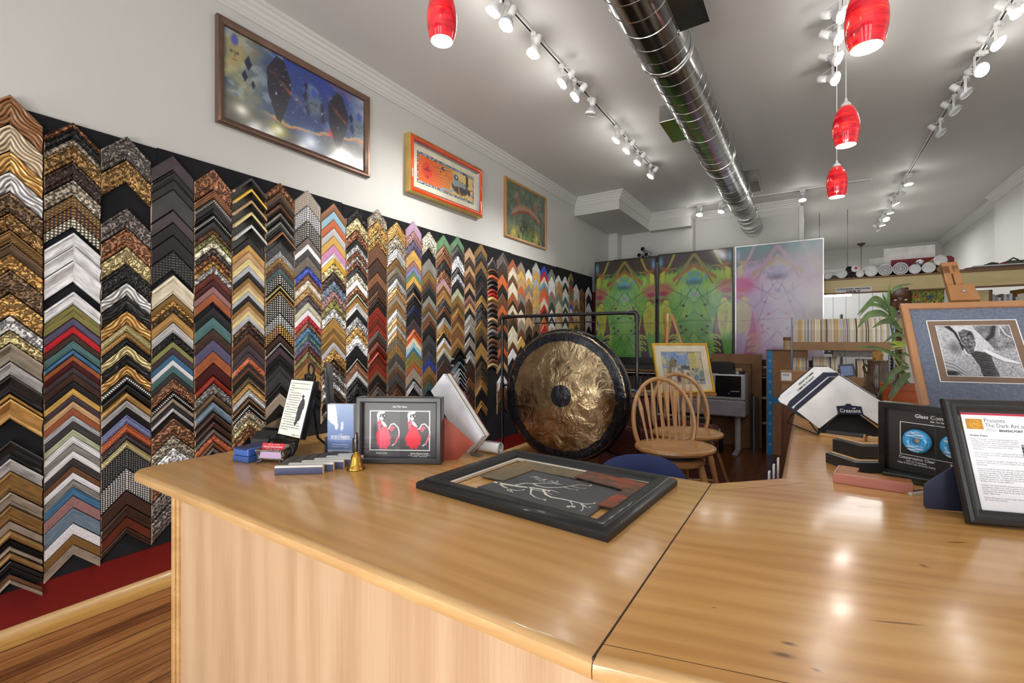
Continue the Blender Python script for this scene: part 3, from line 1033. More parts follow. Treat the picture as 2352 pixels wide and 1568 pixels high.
PROF = {
    'c': [(0, 0), (0, .030), (.07, .033), (.16, .030), (.30, .020), (.50, .012), (.70, .012), (.84, .019), (.92, .018), (.94, .010), (.94, 0)],
    'r': [(0, 0), (0, .008), (.08, .018), (.2, .026), (.38, .031), (.56, .030), (.74, .024), (.88, .014), (.94, .007), (.94, 0)],
    'z': [(0, 0), (0, .026), (.14, .028), (.20, .020), (.28, .018), (.62, .016), (.68, .022), (.78, .022), (.82, .014), (.94, .013), (.94, 0)],
    'x': [(0, 0), (0, .052), (.24, .052), (.245, .006), (.94, .006), (.94, 0)],
    's': [(0, 0), (0, .015), (.04, .019), (.5, .018), (.9, .016), (.94, .012), (.94, 0)],
    'o': [(0, 0), (0, .022), (.08, .026), (.18, .020), (.36, .025), (.60, .024), (.74, .016), (.82, .018), (.90, .015), (.94, .010), (.94, 0)],
}
CAPM = plain('raw cut wood', (196, 170, 140), 0.7)
INNER = plain('box inside black', (52, 52, 48), 0.5)


def chevron(W, h, pat, mb=None, org=(0, 0, 0), deep=1.0):
    """mitred corner, apex up; x across the column, z up, -y toward the room; returns verts, faces, uvs, face kinds"""
    p = PROF[pat if pat in PROF else ('o' if pat in 'owpfb' else 's')]
    if pat == 'a':
        p = PROF['r']
    xs = [-1, 0, 1] if pat != 'a' else [-1, -.6, -.2, .2, .6, 1]
    n = len(p)
    vv, ff, uu, kk = [], [], [], []
    g = 0.0015
    ox, oy, oz = org
    for x in xs:
        X = x * (W / 2 - g)
        drop = abs(X) if pat != 'a' else (W * 0.16) * x * x
        for s, d in p:
            vv.append((ox + X, oy - d * deep, oz - drop - s * h))
            uu.append((abs(X) * 1.414 + s * h * 0.707, s * h * 0.707))
    for i in range(len(xs) - 1):
        for j in range(n - 1):
            ff.append((i * n + j, (i + 1) * n + j, (i + 1) * n + j + 1, i * n + j + 1))
            kk.append(1 if (pat == 'x' and j >= 2) else 0)
    ff.append(tuple(range(n)))
    kk.append(2)
    ff.append(tuple(reversed(range((len(xs) - 1) * n, len(xs) * n))))
    kk.append(2)
    return vv, ff, uu, kk


XF = XL + PANX                      # face of the black board
samples = []
for ci, (l, a, r, data) in enumerate(COLS):
    XS = XF + 0.025
    yl, ya, yr = onx(l, 784, XS).y, onx(a, 784, XS).y, onx(r, 784, XS).y
    half = (yr - yl) / 2 / 1.0
    W = yr - yl
    yc = (yl + yr) / 2
    toks = data.split()
    ents = []
    for tk in toks:
        num = ''.join(ch for ch in tk if ch.isdigit())
        rest = tk[len(num):]
        ents.append((onx(a, int(num), XS).z, rest))
    k = 0
    for (z, rest), (z2, _) in zip(ents[:-1], ents[1:]):
        if rest == '-':
            continue
        pat = rest[-1] if rest not in ('br', 'gr') else 's'
        code = rest[:-1] if rest not in ('br', 'gr') else rest
        if code not in C:
            code, pat = rest, 's'
        k += 1
        h = max(z - z2, 0.012)
        cx = a if ci else 60
        area = abs(r - l) * h / max(at(a, 784, onx(a, 784, XS).y).length, 0.1)
        samples.append(dict(ci=ci, k=k, y=yc, z=z, W=W, h=h, code=code, pat=pat, area=(r - l) * h / (onx(a, 784, XS) - Vector((0, 0, CZ))).length))
for s in samples:
    # those the counter and the things on it hide count least
    s['rank'] = s['area']
order = sorted(range(len(samples)), key=lambda i: -samples[i]['rank'])
single = set(order[:300])
COLNAME = ['leftmost column'] + ['%s column from left' % o for o in ORD[1:]]
groups = {}
rest_v, rest_f, rest_uv, rest_m, rest_mats = [], [], [], [], []
slot = {}


def set_uv(me, uu):
    ul = me.uv_layers.new(name='UVMap')
    idx = np.zeros(len(me.loops), np.int32)
    me.loops.foreach_get('vertex_index', idx)
    ul.data.foreach_set('uv', np.array(uu, np.float32)[idx].ravel())


for i, s in enumerate(samples):
    m = samp_mat(s['code'], s['pat'])
    deep = 1.0 if s['h'] > 0.035 else 0.75
    jit = 0.0
    if i in single:
        vv, ff, uu, kk = chevron(s['W'], s['h'], s['pat'], deep=deep)
        me = bpy.data.meshes.new('frame_corner_sample')
        me.from_pydata(vv, [], ff)
        me.materials.append(m)
        me.materials.append(INNER)
        me.materials.append(CAPM)
        me.polygons.foreach_set('material_index', kk)
        set_uv(me, uu)
        o = bpy.data.objects.new('frame_corner_sample', me)
        COL.objects.link(o)
        o.location = (XF + 0.001, s['y'] + jit, s['z'])
        o.rotation_euler = (0, 0, R(90))
        word = C[s['code']][0]
        tag(o, '%s %s corner sample, %s from top in %s' % (word, PW[s['pat']], ORD[s['k'] - 1], COLNAME[s['ci']]), 'frame sample', 'corner samples on the left wall')
    else:
        vv, ff, uu, kk = chevron(s['W'], s['h'], s['pat'], deep=deep, org=(0, 0, 0))
        b = len(rest_v)
        rest_v += [(XF + 0.001 - y, s['y'] + x, s['z'] + z) for x, y, z in vv]
        rest_uv += uu
        for mm in (m, INNER, CAPM):
            if mm.name not in slot:
                slot[mm.name] = len(rest_mats)
                rest_mats.append(mm)
        for f, kd in zip(ff, kk):
            rest_f.append(tuple(j + b for j in f))
            rest_m.append(slot[(m, INNER, CAPM)[kd].name])
me = bpy.data.meshes.new('frame_corner_samples')
me.from_pydata(rest_v, [], rest_f)
for m in rest_mats:
    me.materials.append(m)
me.polygons.foreach_set('material_index', rest_m)
set_uv(me, rest_uv)
o = bpy.data.objects.new('frame_corner_samples', me)
COL.objects.link(o)
tag(o, 'mass of small frame corner samples filling the far columns of the left wall', 'frame samples', 'corner samples on the left wall', 'stuff')

# ================================================================== PICTURES ON THE LEFT WALL
GLZ = attr_mat('printed picture under glass', 0.35, coat=0.9, coatr=0.12)
PRINT = attr_mat('printed picture', 0.55, coat=0.0)
PAPER = attr_mat('printed paper', 0.7)


def wallpic(name, label, tl, bl, tr, br, depth):
    X = XL + depth
    a, b, c, d = onx(*tl, X), onx(*bl, X), onx(*tr, X), onx(*br, X)
    y0, y1 = (a.y + b.y) / 2, (c.y + d.y) / 2
    z0, z1 = (b.z + d.z) / 2, (a.z + c.z) / 2
    t = thing(name, label, 'picture', (XL + 0.001, (y0 + y1) / 2, z0), (0, 0, R(90)))
    return t, y1 - y0, z1 - z0


BRONZE = plain('brushed bronze moulding', (112, 88, 74), 0.34, 0.6, coat=0.2)
t, W, H = wallpic('framed_space_print', 'large wide space collage print with dark diamonds, bronze frame, high on left wall', (502, 30), (497, 278), (853, 224), (848, 406), 0.035)
MB().frame(W, H, [(0, 0), (0, .03), (.006, .036), (.020, .034), (.044, .024), (.048, .014), (.048, .008)]).build('frame', BRONZE, t)
fw = 0.047
a = Art(250, 128, (W - 2 * fw) / (H - 2 * fw), (44, 66, 120))
n1, n2, n3 = a.noise(5, 4, 1, 5), a.noise(14, 9, 2, 4), a.noise(60, 34, 3, 2)
a.mix(np.clip((a.y - 0.55) * 1.6 + (n1 - .5), 0, 1) * (a.x > .28), (40, 66, 170))
a.mix(np.clip((0.34 - a.x) * 3.2, 0, 1) * np.clip(n1 * 1.8 - .2, 0, 1), (186, 186, 120))
a.mix(np.clip((0.42 - a.x) * 2, 0, 1) * np.clip((n2 - .45) * 4, 0, 1), (214, 214, 190))
a.mix(np.clip((a.x - .82) * 6, 0, 1) * np.clip(n1 * 1.7 - .1, 0, 1), (170, 178, 190))
a.mix(np.clip((n2 - .55) * 4, 0, 1) * .7, (120, 150, 190))
a.mix(np.clip((n1 - .6) * 5, 0, 1) * .5, (150, 110, 100))
low = 0.30 - 0.1 * np.sin((a.x - .1) * 5) + (n2 - .5) * .1
a.mix(np.clip((low - a.y) * 12, 0, 1) * .8, (92, 88, 78))
a.mix(np.exp(-((a.y - low) / .018) ** 2) * np.clip((a.x - .2) * 8, 0, 1), (210, 120, 70))
a.mix(np.exp(-((a.y - low - .02) / .02) ** 2) * np.clip((a.x - .2) * 8, 0, 1) * .6, (230, 200, 120))
a.ell(.72, .33, .03, .05, (200, 50, 80), .5, .8)
for (cx, w_, y0, y1, ym) in ((.335, .085, .20, .98, .72), (.775, .085, .16, .92, .66)):
    p = [(cx - .02, y1), (cx + .03, y1 - .02), (cx + w_, ym), (cx + w_ - .01, ym - .15), (cx + .01, y0), (cx - .02, y0 + .02), (cx - w_ + .01, ym - .22), (cx - w_, ym + .06)]
    a.poly(p, (26, 24, 40), .93)
    m = a.inside(p)
    a.mix(m * np.clip((n3 - .74) * 5, 0, 1), (150, 160, 200))
    a.mix(m * np.exp(-((a.y - ym + .02 + (a.x - cx) * 1.3) / .03) ** 2) * np.clip(n2 * 2 - .5, 0, 1), (200, 100, 60))
for (x, y, s_) in ((.14, .72, 1.), (.12, .56, .8), (.52, .66, .9), (.54, .52, 1.1), (.64, .60, .9), (.65, .46, .8), (.885, .66, .8), (.895, .52, .9), (.52, .80, .6), (.17, .50, .6)):
    a.poly([(x, y + .09 * s_), (x + .022 * s_, y), (x, y - .09 * s_), (x - .026 * s_, y)], (22, 24, 62), .95)
for (x, y, sx, sy) in ((.06, .78, .055, .17), (.58, .62, .055, .17), (.955, .60, .045, .16)):
    a.ell(x, y, sx, sy, (176, 160, 110) if x < .2 else (104, 128, 140), .35, .75)
    a.ell(x, y + .13, .02, .06, (60, 80, 190), .3, .8)
    for dx in (-.018, .016):
        a.ell(x + dx, y - .01, .009, .016, (70, 70, 70), .5, .8)
    a.line([(x, y), (x + .003, y - .06)], .006, (90, 84, 70), .7)
    a.line([(x - .012, y - .09), (x + .014, y - .09)], .007, (120, 70, 60), .7)
a.mix(np.clip((n3 - .83) * 8, 0, 1) * (a.x > .25), (230, 232, 255))
for (x, y, r_, c1) in ((.10, .16, .05, (250, 248, 230)), (.33, .10, .06, (226, 214, 90)), (.555, .11, .085, (190, 214, 255)), (.80, .13, .07, (250, 236, 220))):  # soft bright spots: lamp reflections in the glass, painted into the print
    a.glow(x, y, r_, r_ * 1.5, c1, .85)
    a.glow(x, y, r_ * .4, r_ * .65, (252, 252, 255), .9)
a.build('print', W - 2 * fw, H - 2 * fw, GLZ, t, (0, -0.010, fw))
MB().box((-W / 2 + .01, -.008, .01), (W / 2 - .01, -.002, H - .01)).build('backing', plain('black backing', (30, 28, 28)), t)

t, W, H = wallpic('framed_plane_print', 'comic style fighter plane print, glossy orange inner frame and deep gold outer frame', (945, 312), (938, 442), (1111, 384), (1107, 495), 0.07)
GOLDW = plain('gold leaf wood', (204, 172, 96), 0.35, 0.45)
ORNG = plain('orange lacquer', (226, 76, 22), 0.12, coat=1.0)
SILV = plain('silver fillet', (206, 206, 212), 0.22, 0.85)
MB().frame(W, H, [(0, 0), (0, .066), (.006, .072), (.012, .066)]).build('outer_frame', GOLDW, t)
MB().frame(W, H, [(.012, .060), (.012, .066), (.020, .076), (.034, .080), (.046, .072), (.050, .058)]).build('frame', ORNG, t, smooth=50)
MB().frame(W, H, [(.050, .050), (.052, .062), (.062, .056), (.070, .040)]).build('fillet', SILV, t)
CREAM = plain('cream mat board', (232, 224, 200), 0.8)
MB().frame(W, H, [(.068, .040), (.118, .040), (.119, .034)]).build('mat', CREAM, t)
iw = .117
a = Art(170, 84, (W - 2 * iw) / (H - 2 * iw), (240, 205, 120))
ang = np.arctan2((a.y - .5), (a.x - .16) * a.a)
rr = np.hypot(a.x - .16, (a.y - .5) / a.a)
a.mix(np.clip((.46 - rr + .03 * np.sin(ang * 7)) * 18, 0, 1), (238, 130, 30))
a.mix(np.clip((.32 - rr) * 4, 0, 1), (226, 62, 26))
a.mix((np.sin(ang * 44) > .72) * np.clip((.45 - rr) * 5, 0, 1) * (rr > .08) * .8, (250, 170, 60))
a.mix(np.clip((a.x - .42) * 1.2, 0, .5) * (a.noise(6, 4, 11, 3) > .5), (226, 190, 100))
a.ell(.16, .52, .05, .04, (150, 24, 20), .2)
a.ell(.165, .58, .02, .05, (170, 30, 20), .2)
a.poly([(.15, .34), (.18, .36), (.19, .28), (.15, .29)], (170, 30, 20))
a.line([(.30, .75), (.56, .80)], .012, (110, 120, 130))
a.ell(.43, .80, .035, .06, (70, 64, 62), .2)
a.ell(.45, .82, .016, .03, (190, 196, 200), .2)
a.line([(.38, .70), (.38, .60)], .012, (60, 50, 50))
a.line([(.48, .70), (.49, .62)], .012, (60, 50, 50))
a.ell(.73, .40, .155, .235, (74, 58, 52), .05)
a.ell(.71, .50, .13, .13, (150, 170, 176), .06)
a.ell(.745, .34, .10, .10, (40, 30, 30), .2)
a.ell(.655, .70, .055, .14, (160, 172, 178), .06)
a.ell(.655, .70, .036, .09, (66, 56, 56), .1)
a.ell(.66, .72, .016, .05, (220, 220, 220), .3)
a.line([(.70, .62), (.705, .30), (.74, .16)], .022, (244, 162, 28))
a.poly([(.84, .95), (.88, .95), (.89, .55), (.84, .52)], (58, 48, 46))
a.ell(.90, .36, .028, .11, (40, 34, 34), .1)
a.line([(.86, .40), (1.0, .52)], .012, (60, 56, 56))
a.poly([(.38, .16), (.60, .24), (.60, .15), (.40, .10)], (150, 176, 184))
a.poly([(.92, .34), (1.0, .34), (1.0, .24), (.92, .28)], (140, 168, 178))
a.mix((a.noise(60, 30, 5, 1) > .72) * (a.x > .7) * (a.y < .18), (150, 110, 60))
bx = np.minimum(np.minimum(a.x, 1 - a.x) * a.a, np.minimum(a.y, 1 - a.y))
nb_ = a.noise(60, 34, 9, 2)
bc = np.where((nb_ > .5)[..., None], np.array((172, 190, 204)) / 255., np.array((52, 66, 84)) / 255.)
a.c = np.where((bx < .085)[..., None], bc, a.c)
a.build('print', W - 2 * iw, H - 2 * iw, GLZ, t, (0, -0.035, iw))
MB().box((-W / 2 + .02, -.034, .02), (W / 2 - .02, -.004, H - .02)).build('backing', plain('black backing', (30, 28, 28)), t)

t, W, H = wallpic('framed_bridge_painting', 'tall green painting of an arched pink bridge shape in a slim light wood frame', (1163, 400), (1159, 543), (1257, 459), (1254, 572), 0.025)
ASH = wood('light ash moulding', (168, 120, 66), (196, 150, 90), axis=2, rough=0.4, coat=0.2)
MB().frame(W, H, [(0, 0), (0, .022), (.004, .026), (.030, .026), (.034, .020), (.034, .012)]).build('frame', ASH, t)
a = Art(110, 120, (W - .066) / (H - .066), (96, 110, 92))
n1, n2 = a.noise(16, 5, 4, 4), a.noise(20, 18, 6, 3)
a.mix(np.clip((n1 - .45) * 4, 0, 1), (130, 142, 124))
a.mix(np.clip((n2 - .58) * 5, 0, 1), (60, 74, 60))
m = np.abs(a.x - .5)
arch = .62 - 1.3 * m ** 2
a.mix(np.clip(1 - np.abs(a.y - arch) / .09, 0, 1) * (m < .36), (196, 140, 118))
a.mix(np.exp(-((a.y - arch + .07) / .02) ** 2) * (m < .36), (160, 74, 54))
a.mix(np.clip((.46 - a.y) * 5 - m * 3, 0, 1) * np.clip(n2 * 2, 0, 1), (44, 50, 38))
a.mix(np.clip((.36 - a.y) * 4, 0, 1) * np.clip(n1 * 2 - .5, 0, 1), (186, 176, 92))
a.mix(np.clip((.34 - a.y) * 3, 0, 1) * np.clip(1 - m * 4, 0, 1) * .8, (96, 140, 70))
a.mix(np.clip((m - .34) * 6, 0, 1) * np.clip(.6 - a.y, 0, 1) * 1.5, (60, 78, 84))
for x in (.26, .74):
    a.glow(x, .74, .05, .10, (196, 96, 84), .6)
    a.glow(x, .82, .03, .05, (180, 170, 160), .6)
a.mix(np.clip((n2 - .66) * 6, 0, 1) * .6, (206, 206, 196))
a.build('painting', W - .066, H - .066, PRINT, t, (0, -.013, .033))
MB().box((-W / 2 + .01, -.012, .01), (W / 2 - .01, -.002, H - .01)).build('backing', plain('black backing', (30, 28, 28)), t)

# ================================================================== THE THREE TALL POSTERS AND THE SHELF UNIT THEY STAND ON
PY = 7.0
SHZ = 1.0
BLKW = plain('black stained wood', (34, 33, 34), 0.4, coat=0.2)
SHW = wood('shelf edge wood', (124, 86, 46), (150, 108, 62), axis=0, rough=0.5)
t = thing('shelf_unit', 'low black open shelf unit under the green posters behind the gong', 'shelf unit', (-2.0, 6.62, 0))
mb = MB().box((-.98, 0.0, 0.94), (2.2, .62, SHZ)).box((-.98, .60, 0), (2.2, .62, .94))
for x in (-.98, -.34, .32, .97, 1.6, 2.17):
    mb.box((x, 0.0, 0), (x + .03, .60, .94))
mb.build('carcass', BLKW, t, bevel=0.002)
for z in (.30, .62):
    MB().box((-.95, .02, z), (2.17, .60, z + .02)).build('shelf', BLKW, t)
    MB().box((-.95, .0, z - .004), (2.17, .018, z + .024)).build('shelf_edge', plain('cream shelf edge', (214, 204, 184), .5), t)
MB().box((-.98, -.012, .915), (2.2, -.0005, .94)).build('edge_strip', SHW, t)
MB().box((-.98, -.014, .885), (2.2, -.0005, .897)).build('edge_strip', plain('white edge', (220, 220, 222), .4), t)
bd = [(70, 66, 64), (96, 44, 38), (60, 70, 64), (150, 138, 120), (60, 52, 70), (110, 96, 80), (44, 46, 52)]
G = 'portfolios on the black shelf unit'
for z, x0 in ((.6405, -.29), (.6405, .36), (.3205, -.29)):
    x = x0
    k = 0
    while x < x0 + .52:
        w_ = random.uniform(.03, .055)
        o = MB().box((0, 0, 0), (w_ - .004, .30, random.uniform(.19, .25))).build('portfolio', plain('portfolio %d' % (k % 7), bd[k % 7], .6), bevel=.002)
        o.location = (-2.0 + x, 6.70, z)
        k += 1
        tag(o, 'dark portfolio standing in the black shelf unit under the posters', 'portfolio', G)
        x += w_


def poster_art(kind, seed):
    a = Art(150, 230, .62, (98, 156, 70))
    x0 = a.x.copy()
    cx = {1: .50, 2: .50, 3: .50}[kind]
    a.x = np.abs(x0 - cx) * 2
    n1, n2, n3 = a.noise(5, 8, seed, 4), a.noise(12, 18, seed + 1, 4), a.noise(30, 50, seed + 2, 2)
    aa = a.a
    a.a = aa / 2
    if kind < 3:
        P = dict(base2=(140, 186, 66), mint=(140, 200, 146), dark=(50, 38, 32), dark2=(34, 32, 36), arch=(150, 84, 36), blue=(86, 150, 190), teal=(40, 96, 104), flower=(170, 92, 74),
                 mag=(140, 22, 62), fig=(180, 188, 60), fig2=(156, 134, 48), wedge=(66, 30, 56), line=(44, 62, 40), low=(96, 168, 74), tent=(158, 150, 62), curl=(170, 200, 90))
    else:
        P = dict(base2=(202, 186, 208), mint=(206, 196, 220), dark=(120, 130, 140), dark2=(70, 130, 130), arch=(176, 152, 124), blue=(150, 160, 190), teal=(110, 96, 130), flower=(196, 90, 150),
                 mag=(196, 84, 100), fig=(196, 186, 150), fig2=(186, 160, 150), wedge=(170, 90, 150), line=(120, 96, 140), low=(186, 150, 196), tent=(196, 150, 180), curl=(190, 180, 110))
        a.mix(np.ones_like(n1), (184, 160, 200))
    a.mix(np.clip((n1 - .4) * 3, 0, 1), P['base2'])
    a.glow(0, .62, .42, .10, P['mint'], .8)
    a.glow(0, .42, .35, .12, P['mint'], .5)
    a.mix(np.clip((.30 - a.y) * 5, 0, 1) * .8, P['low'])
    top = .77 + .10 * (1 - a.x) - .02 + (n2 - .5) * .10
    a.mix(np.clip((a.y - top) * 14, 0, 1), P['dark'])
    a.mix(np.clip((a.y - .9) * 8, 0, 1) * np.clip(a.x * 1.3, 0, 1) * .8, P['dark2'])
    a.mix(np.exp(-((a.y - (.88 - .22 * a.x)) / .022) ** 2) * (a.x < .6), P['arch'])
    a.mix(np.exp(-((a.y - (.84 - .20 * a.x)) / .018) ** 2) * (a.x < .5) * np.clip(n3 * 2 - .6, 0, 1), P['fig'])
    for (x, y, rx, ry) in ((.12, .80, .06, .02), (.34, .765, .07, .022), (.0, .755, .10, .028), (.12, .735, .12, .02), (.95, .93, .06, .05)):
        a.ell(x, y, rx, ry, P['blue'], .5, .9)
    a.ell(0, .715, .20, .022, P['teal'], .6, .8)
    a.line([(.02, .975), (.12, .93), (.26, .86), (.40, .76), (.50, .70)], .012, P['tent'])
    a.line([(.02, .975), (.12, .93), (.26, .86), (.40, .76), (.50, .70)], .004, P['dark'], .6)
    a.line([(.55, 1.0), (.68, .90), (.80, .84), (.88, .82)], .010, P['tent'])
    a.line([(.50, .86), (.66, .86), (.80, .80), (.84, .72)], .006, P['tent'], .8)
    a.poly([(.82, .86), (.97, .82), (.95, .70), (.86, .70)], P['fig'], .95)
    a.ell(.84, .86, .12, .02, P['arch'], .4, .9, .4)
    ang = np.arctan2(a.y - .66, (a.x - .85) * .35)
    r_ = a.dist_ell(.87, .66, .30, .075)
    a.mix(np.clip((1.1 + .22 * np.sin(ang * 23) - r_) * 2.4, 0, 1) * .9, P['flower'])
    a.ell(.87, .625, .12, .022, P['mag'], .3)
    a.ell(.87, .56, .12, .02, P['mag'], .5, .7)
    a.ell(.80, .53, .085, .033, P['fig'], .12)
    a.poly([(.86, .53), (.70, .50), (.62, .42), (.66, .30), (.74, .20), (.80, .26), (.92, .22), (1.0, .26), (1.0, .50)], P['fig'], .95)
    a.mix(a.inside([(.86, .50), (.72, .46), (.70, .30), (.84, .26), (.92, .40)]) * np.clip(n2 * 2 - .6, 0, 1), P['fig2'])
    a.poly([(.60, .45), (.66, .28), (.74, .17), (.80, .05), (.84, 0), (.56, 0), (.54, .12), (.50, .26)], P['wedge'], .92)
    a.mix(a.inside([(.60, .45), (.66, .28), (.74, .17), (.54, .20)]) * np.clip(n1 * 2 - .6, 0, 1), P['flower'])
    for k in range(3):
        y = .19 - .06 * k
        a.line([(.44, y + .02), (.56, y + .035), (.66, y + .02), (.70, y)], .008, P['curl'])
        a.line([(.44, y - .01), (.54, y + .012), (.60, y)], .006, P['curl'])
    for (p, q) in (((0, .68), (.55, .46)), ((0, .52), (.62, .66)), ((0, .44), (.60, .30)), ((.10, .66), (.45, .35)), ((0, .25), (.55, .05)), ((0, .12), (.4, .30)), ((.35, .66), (.38, .50)),
                   ((0, .58), (.24, .76)), ((0, .36), (1, .34)), ((.05, .56), (1, .72)), ((0, .02), (.30, .02)), ((.12, .14), (0, .04)), ((.30, .06), (.05, .24)), ((.55, .46), (1, .56))):
        a.line([p, q], .0022, P['line'], .75)
    for (x, y) in ((.30, .50), (.22, .27), (.34, .24), (.36, .30), (.20, .40)):
        a.poly([(x - .05, y), (x, y + .016), (x + .06, y + .002), (x, y - .012)], P['dark'] if kind < 3 else P['wedge'], .8)
    a.ell(0, .60, .08, .02, (150, 140, 196), .5, .8)
    if kind == 1:
        a.mix(np.clip((.30 - x0) * 4, 0, 1) * np.clip(a.y - .45, 0, 1) * np.clip(.85 - a.y, 0, .4) * 3.4, (180, 140, 160))
    if kind == 3:
        a.x = x0
        a.a = aa
        a.mix(np.clip((x0 - .35) * 1.6 + (a.noise(4, 6, 55, 3) - .5) * .6, 0, .85), (208, 204, 214))  # pale glare haze growing to the right, painted into the print
        a.mix(np.clip((a.y - .84) * 5, 0, 1) * np.clip(a.noise(5, 4, 57, 3) * 2 - .7, 0, 1) * .7, (96, 160, 156))
        a.glow(.12, .66, .14, .07, (196, 60, 140), .7)
        a.glow(.24, .22, .08, .14, (196, 60, 130), .55)
    a.x = x0
    a.a = aa
    return a


PFR = plain('black poster frame', (26, 24, 24), 0.3, coat=0.3)
PSV = plain('silver poster frame', (196, 196, 198), 0.25, 0.9)
PACR = attr_mat('poster behind acrylic', 0.4, coat=1.0, coatr=0.10)
PACR3 = attr_mat('glare painted poster behind acrylic', 0.35, coat=1.0, coatr=0.2)
for k, (l, r, yt, yr_, lab, fm) in enumerate(((1366, 1507, 603, 587, 'leftmost tall psychedelic poster, green with brown top, in thin black frame', PFR),
                                             (1511, 1684, 584, 568, 'middle tall psychedelic poster, bright green with dark top, in thin black frame', PFR),
                                             (1688, 1893, 566, 546, 'tall pink and lilac poster with painted glare in silver frame, right of the green ones', PSV))):
    a0, a1 = ony(l, yt, PY), ony(r, yr_, PY)
    W = a1.x - a0.x - .004
    H = (a0.z + a1.z) / 2 - SHZ - (0.001)
    t = thing('poster', lab, 'poster', ((a0.x + a1.x) / 2, PY + .03, SHZ + .001), group='tall posters on the black shelf unit')
    MB().frame(W, H, [(0, 0), (0, .03), (.014, .03), (.014, .02)]).build('frame', fm, t)
    b0 = .10
    poster_art(k + 1, 30 + k * 7).build('print', W - .028, H - .014 - b0, PACR3 if k == 2 else PACR, t, (0, -.021, b0))
    MB().box((-W / 2 + .01, -.0215, .01), (W / 2 - .01, -.002, b0 + .005)).box((-W / 2 + .01, -.018, .01), (W / 2 - .01, -.002, H - .01)).build('mount', PFR, t)

# ================================================================== GONG AND STAND
def gong_mat():
    t = NT('hammered bronze gong')
    co = t.objco()
    sep = t.n('SeparateXYZ')
    t.i(sep, 0, co)
    x, z = sep.outputs[0], sep.outputs[2]
    rad = t.math('SQRT', t.math('ADD', t.math('POWER', x, 2.0), t.math('POWER', z, 2.0)))
    nz = t.noise(co, 22.0, 5, 0.65)
    nb = t.noise(co, 6.0, 3, 0.5)
    rw = t.math('ADD', rad, t.math('MULTIPLY', t.math('SUBTRACT', nz, 0.5), 0.035))
    body = t.ramp(nb, [(0.25, (104, 84, 62)), (0.5, (150, 130, 100)), (0.75, (176, 158, 126))])
    black = t.ramp(t.noise(co, 30.0, 3), [(0.4, (20, 21, 27)), (0.66, (36, 38, 48))])
    inner = t.math('LESS_THAN', t.math('ADD', rad, t.math('MULTIPLY', t.math('SUBTRACT', nz, 0.5), 0.008)), 0.084)
    outer = t.math('GREATER_THAN', rw, 0.418)
    chip = t.math('MULTIPLY', t.math('GREATER_THAN', rw, 0.484), t.math('LESS_THAN', rw, 0.492))
    chip2 = t.math('MULTIPLY', t.math('GREATER_THAN', t.noise(co, 13.0, 4, 0.7), 0.66), t.math('GREATER_THAN', rad, 0.40))
    blk = t.math('MULTIPLY', t.math('MAXIMUM', inner, outer), t.math('SUBTRACT', 1.0, t.math('MAXIMUM', chip, chip2)))
    t.set(color=t.mix(blk, body, black), metal=t.math('SUBTRACT', 1.0, t.math('MULTIPLY', blk, 0.75)), rough=t.ramp(nz, [(0.3, (96, 96, 96)), (0.7, (122, 122, 122))]))
    v = t.n('TexVoronoi', {'Scale': 11.0}, feature='SMOOTH_F1')
    t.i(v, 'Vector', co)
    h = t.math('ADD', t.math('MULTIPLY', v.outputs[0], 0.5), t.math('MULTIPLY', t.noise(co, 9.0, 4, 0.6, 1.2), 0.8))
    t.set(normal=t.bump(h, 0.014, 0.5))
    return t.m


GX, GY, GZ = -1.572, 3.12, 0.936
PIPE = plain('black steel pipe', (22, 22, 24), 0.32, 0.2, coat=0.4)
t = thing('gong', 'large hammered bronze gong with black rim and black centre hanging in a pipe stand', 'gong', (GX, GY, GZ), (0, 0, R(2)))
RG = 0.512
prof = [(0.0001, -0.030), (0.06, -0.0295), (0.16, -0.026), (0.28, -0.020), (0.38, -0.013), (0.46, -0.006), (0.492, 0.0), (0.506, 0.010), (RG, 0.030), (RG - .002, 0.085), (RG - .012, 0.105), (RG - .022, 0.105),
        (RG - .014, 0.085), (RG - .012, 0.034), (0.48, 0.014), (0.28, -0.012), (0.0001, -0.022)]
MB().lathe(prof, 96, axis='y', cap=False).build('gong_disc', gong_mat(), t, smooth=50)
for x in (-.23, .26):
    MB().path([(x * .94, .06, .455), (x * 1.05, .05, .535), (x * 1.0, .055, .562)], .006, 8).build('strap', PIPE, t, smooth=True)
t = thing('gong_stand', 'black steel pipe frame with elbow corners and blue tape that holds the gong', 'gong stand', (-1.585, 3.17, 0))
LX, RX, TZ = -.575, .575, 1.556
mb = MB().path([(LX + .03, 0, TZ), (RX - .03, 0, TZ)], .0135, 14)
mb.build('top_bar', PIPE, t, smooth=True)
for x, s_ in ((LX, 1), (RX, -1)):
    MB().cyl((x, 0, .03), (x, 0, TZ - .03), .0125, n=14).build('post', PIPE, t, smooth=True)
    MB().path([(x, 0, TZ - .07), (x, 0, TZ - .025), (x + s_ * .008, 0, TZ - .008), (x + s_ * .025, 0, TZ), (x + s_ * .07, 0, TZ)], .0185, 14).build('elbow', PIPE, t, smooth=True)
    MB().cyl((x, -.35, .02), (x, .35, .02), .016, n=12).build('foot_bar', PIPE, t, smooth=True)
    for z in (.72, .98):
        MB().cyl((x, 0, z - .022), (x, 0, z + .022), .018, n=14).build('coupling', PIPE, t, smooth=True)
MB().cyl((LX, 0, .20), (RX, 0, .20), .0125, n=12).build('lower_bar', PIPE, t, smooth=True)
MB().cyl((-.25, -.02, 1.495), (.27, -.02, 1.495), .005, n=8).build('hanging_rod', PIPE, t, smooth=True)
for x in (-.25, .27):
    MB().cyl((x, -.01, 1.495), (x, 0, TZ), .004, n=8).build('hook', PIPE, t, smooth=True)
MB().cyl((LX, 0, .985), (LX + .10, 0, .985), .010, n=10).build('side_stub', PIPE, t, smooth=True)
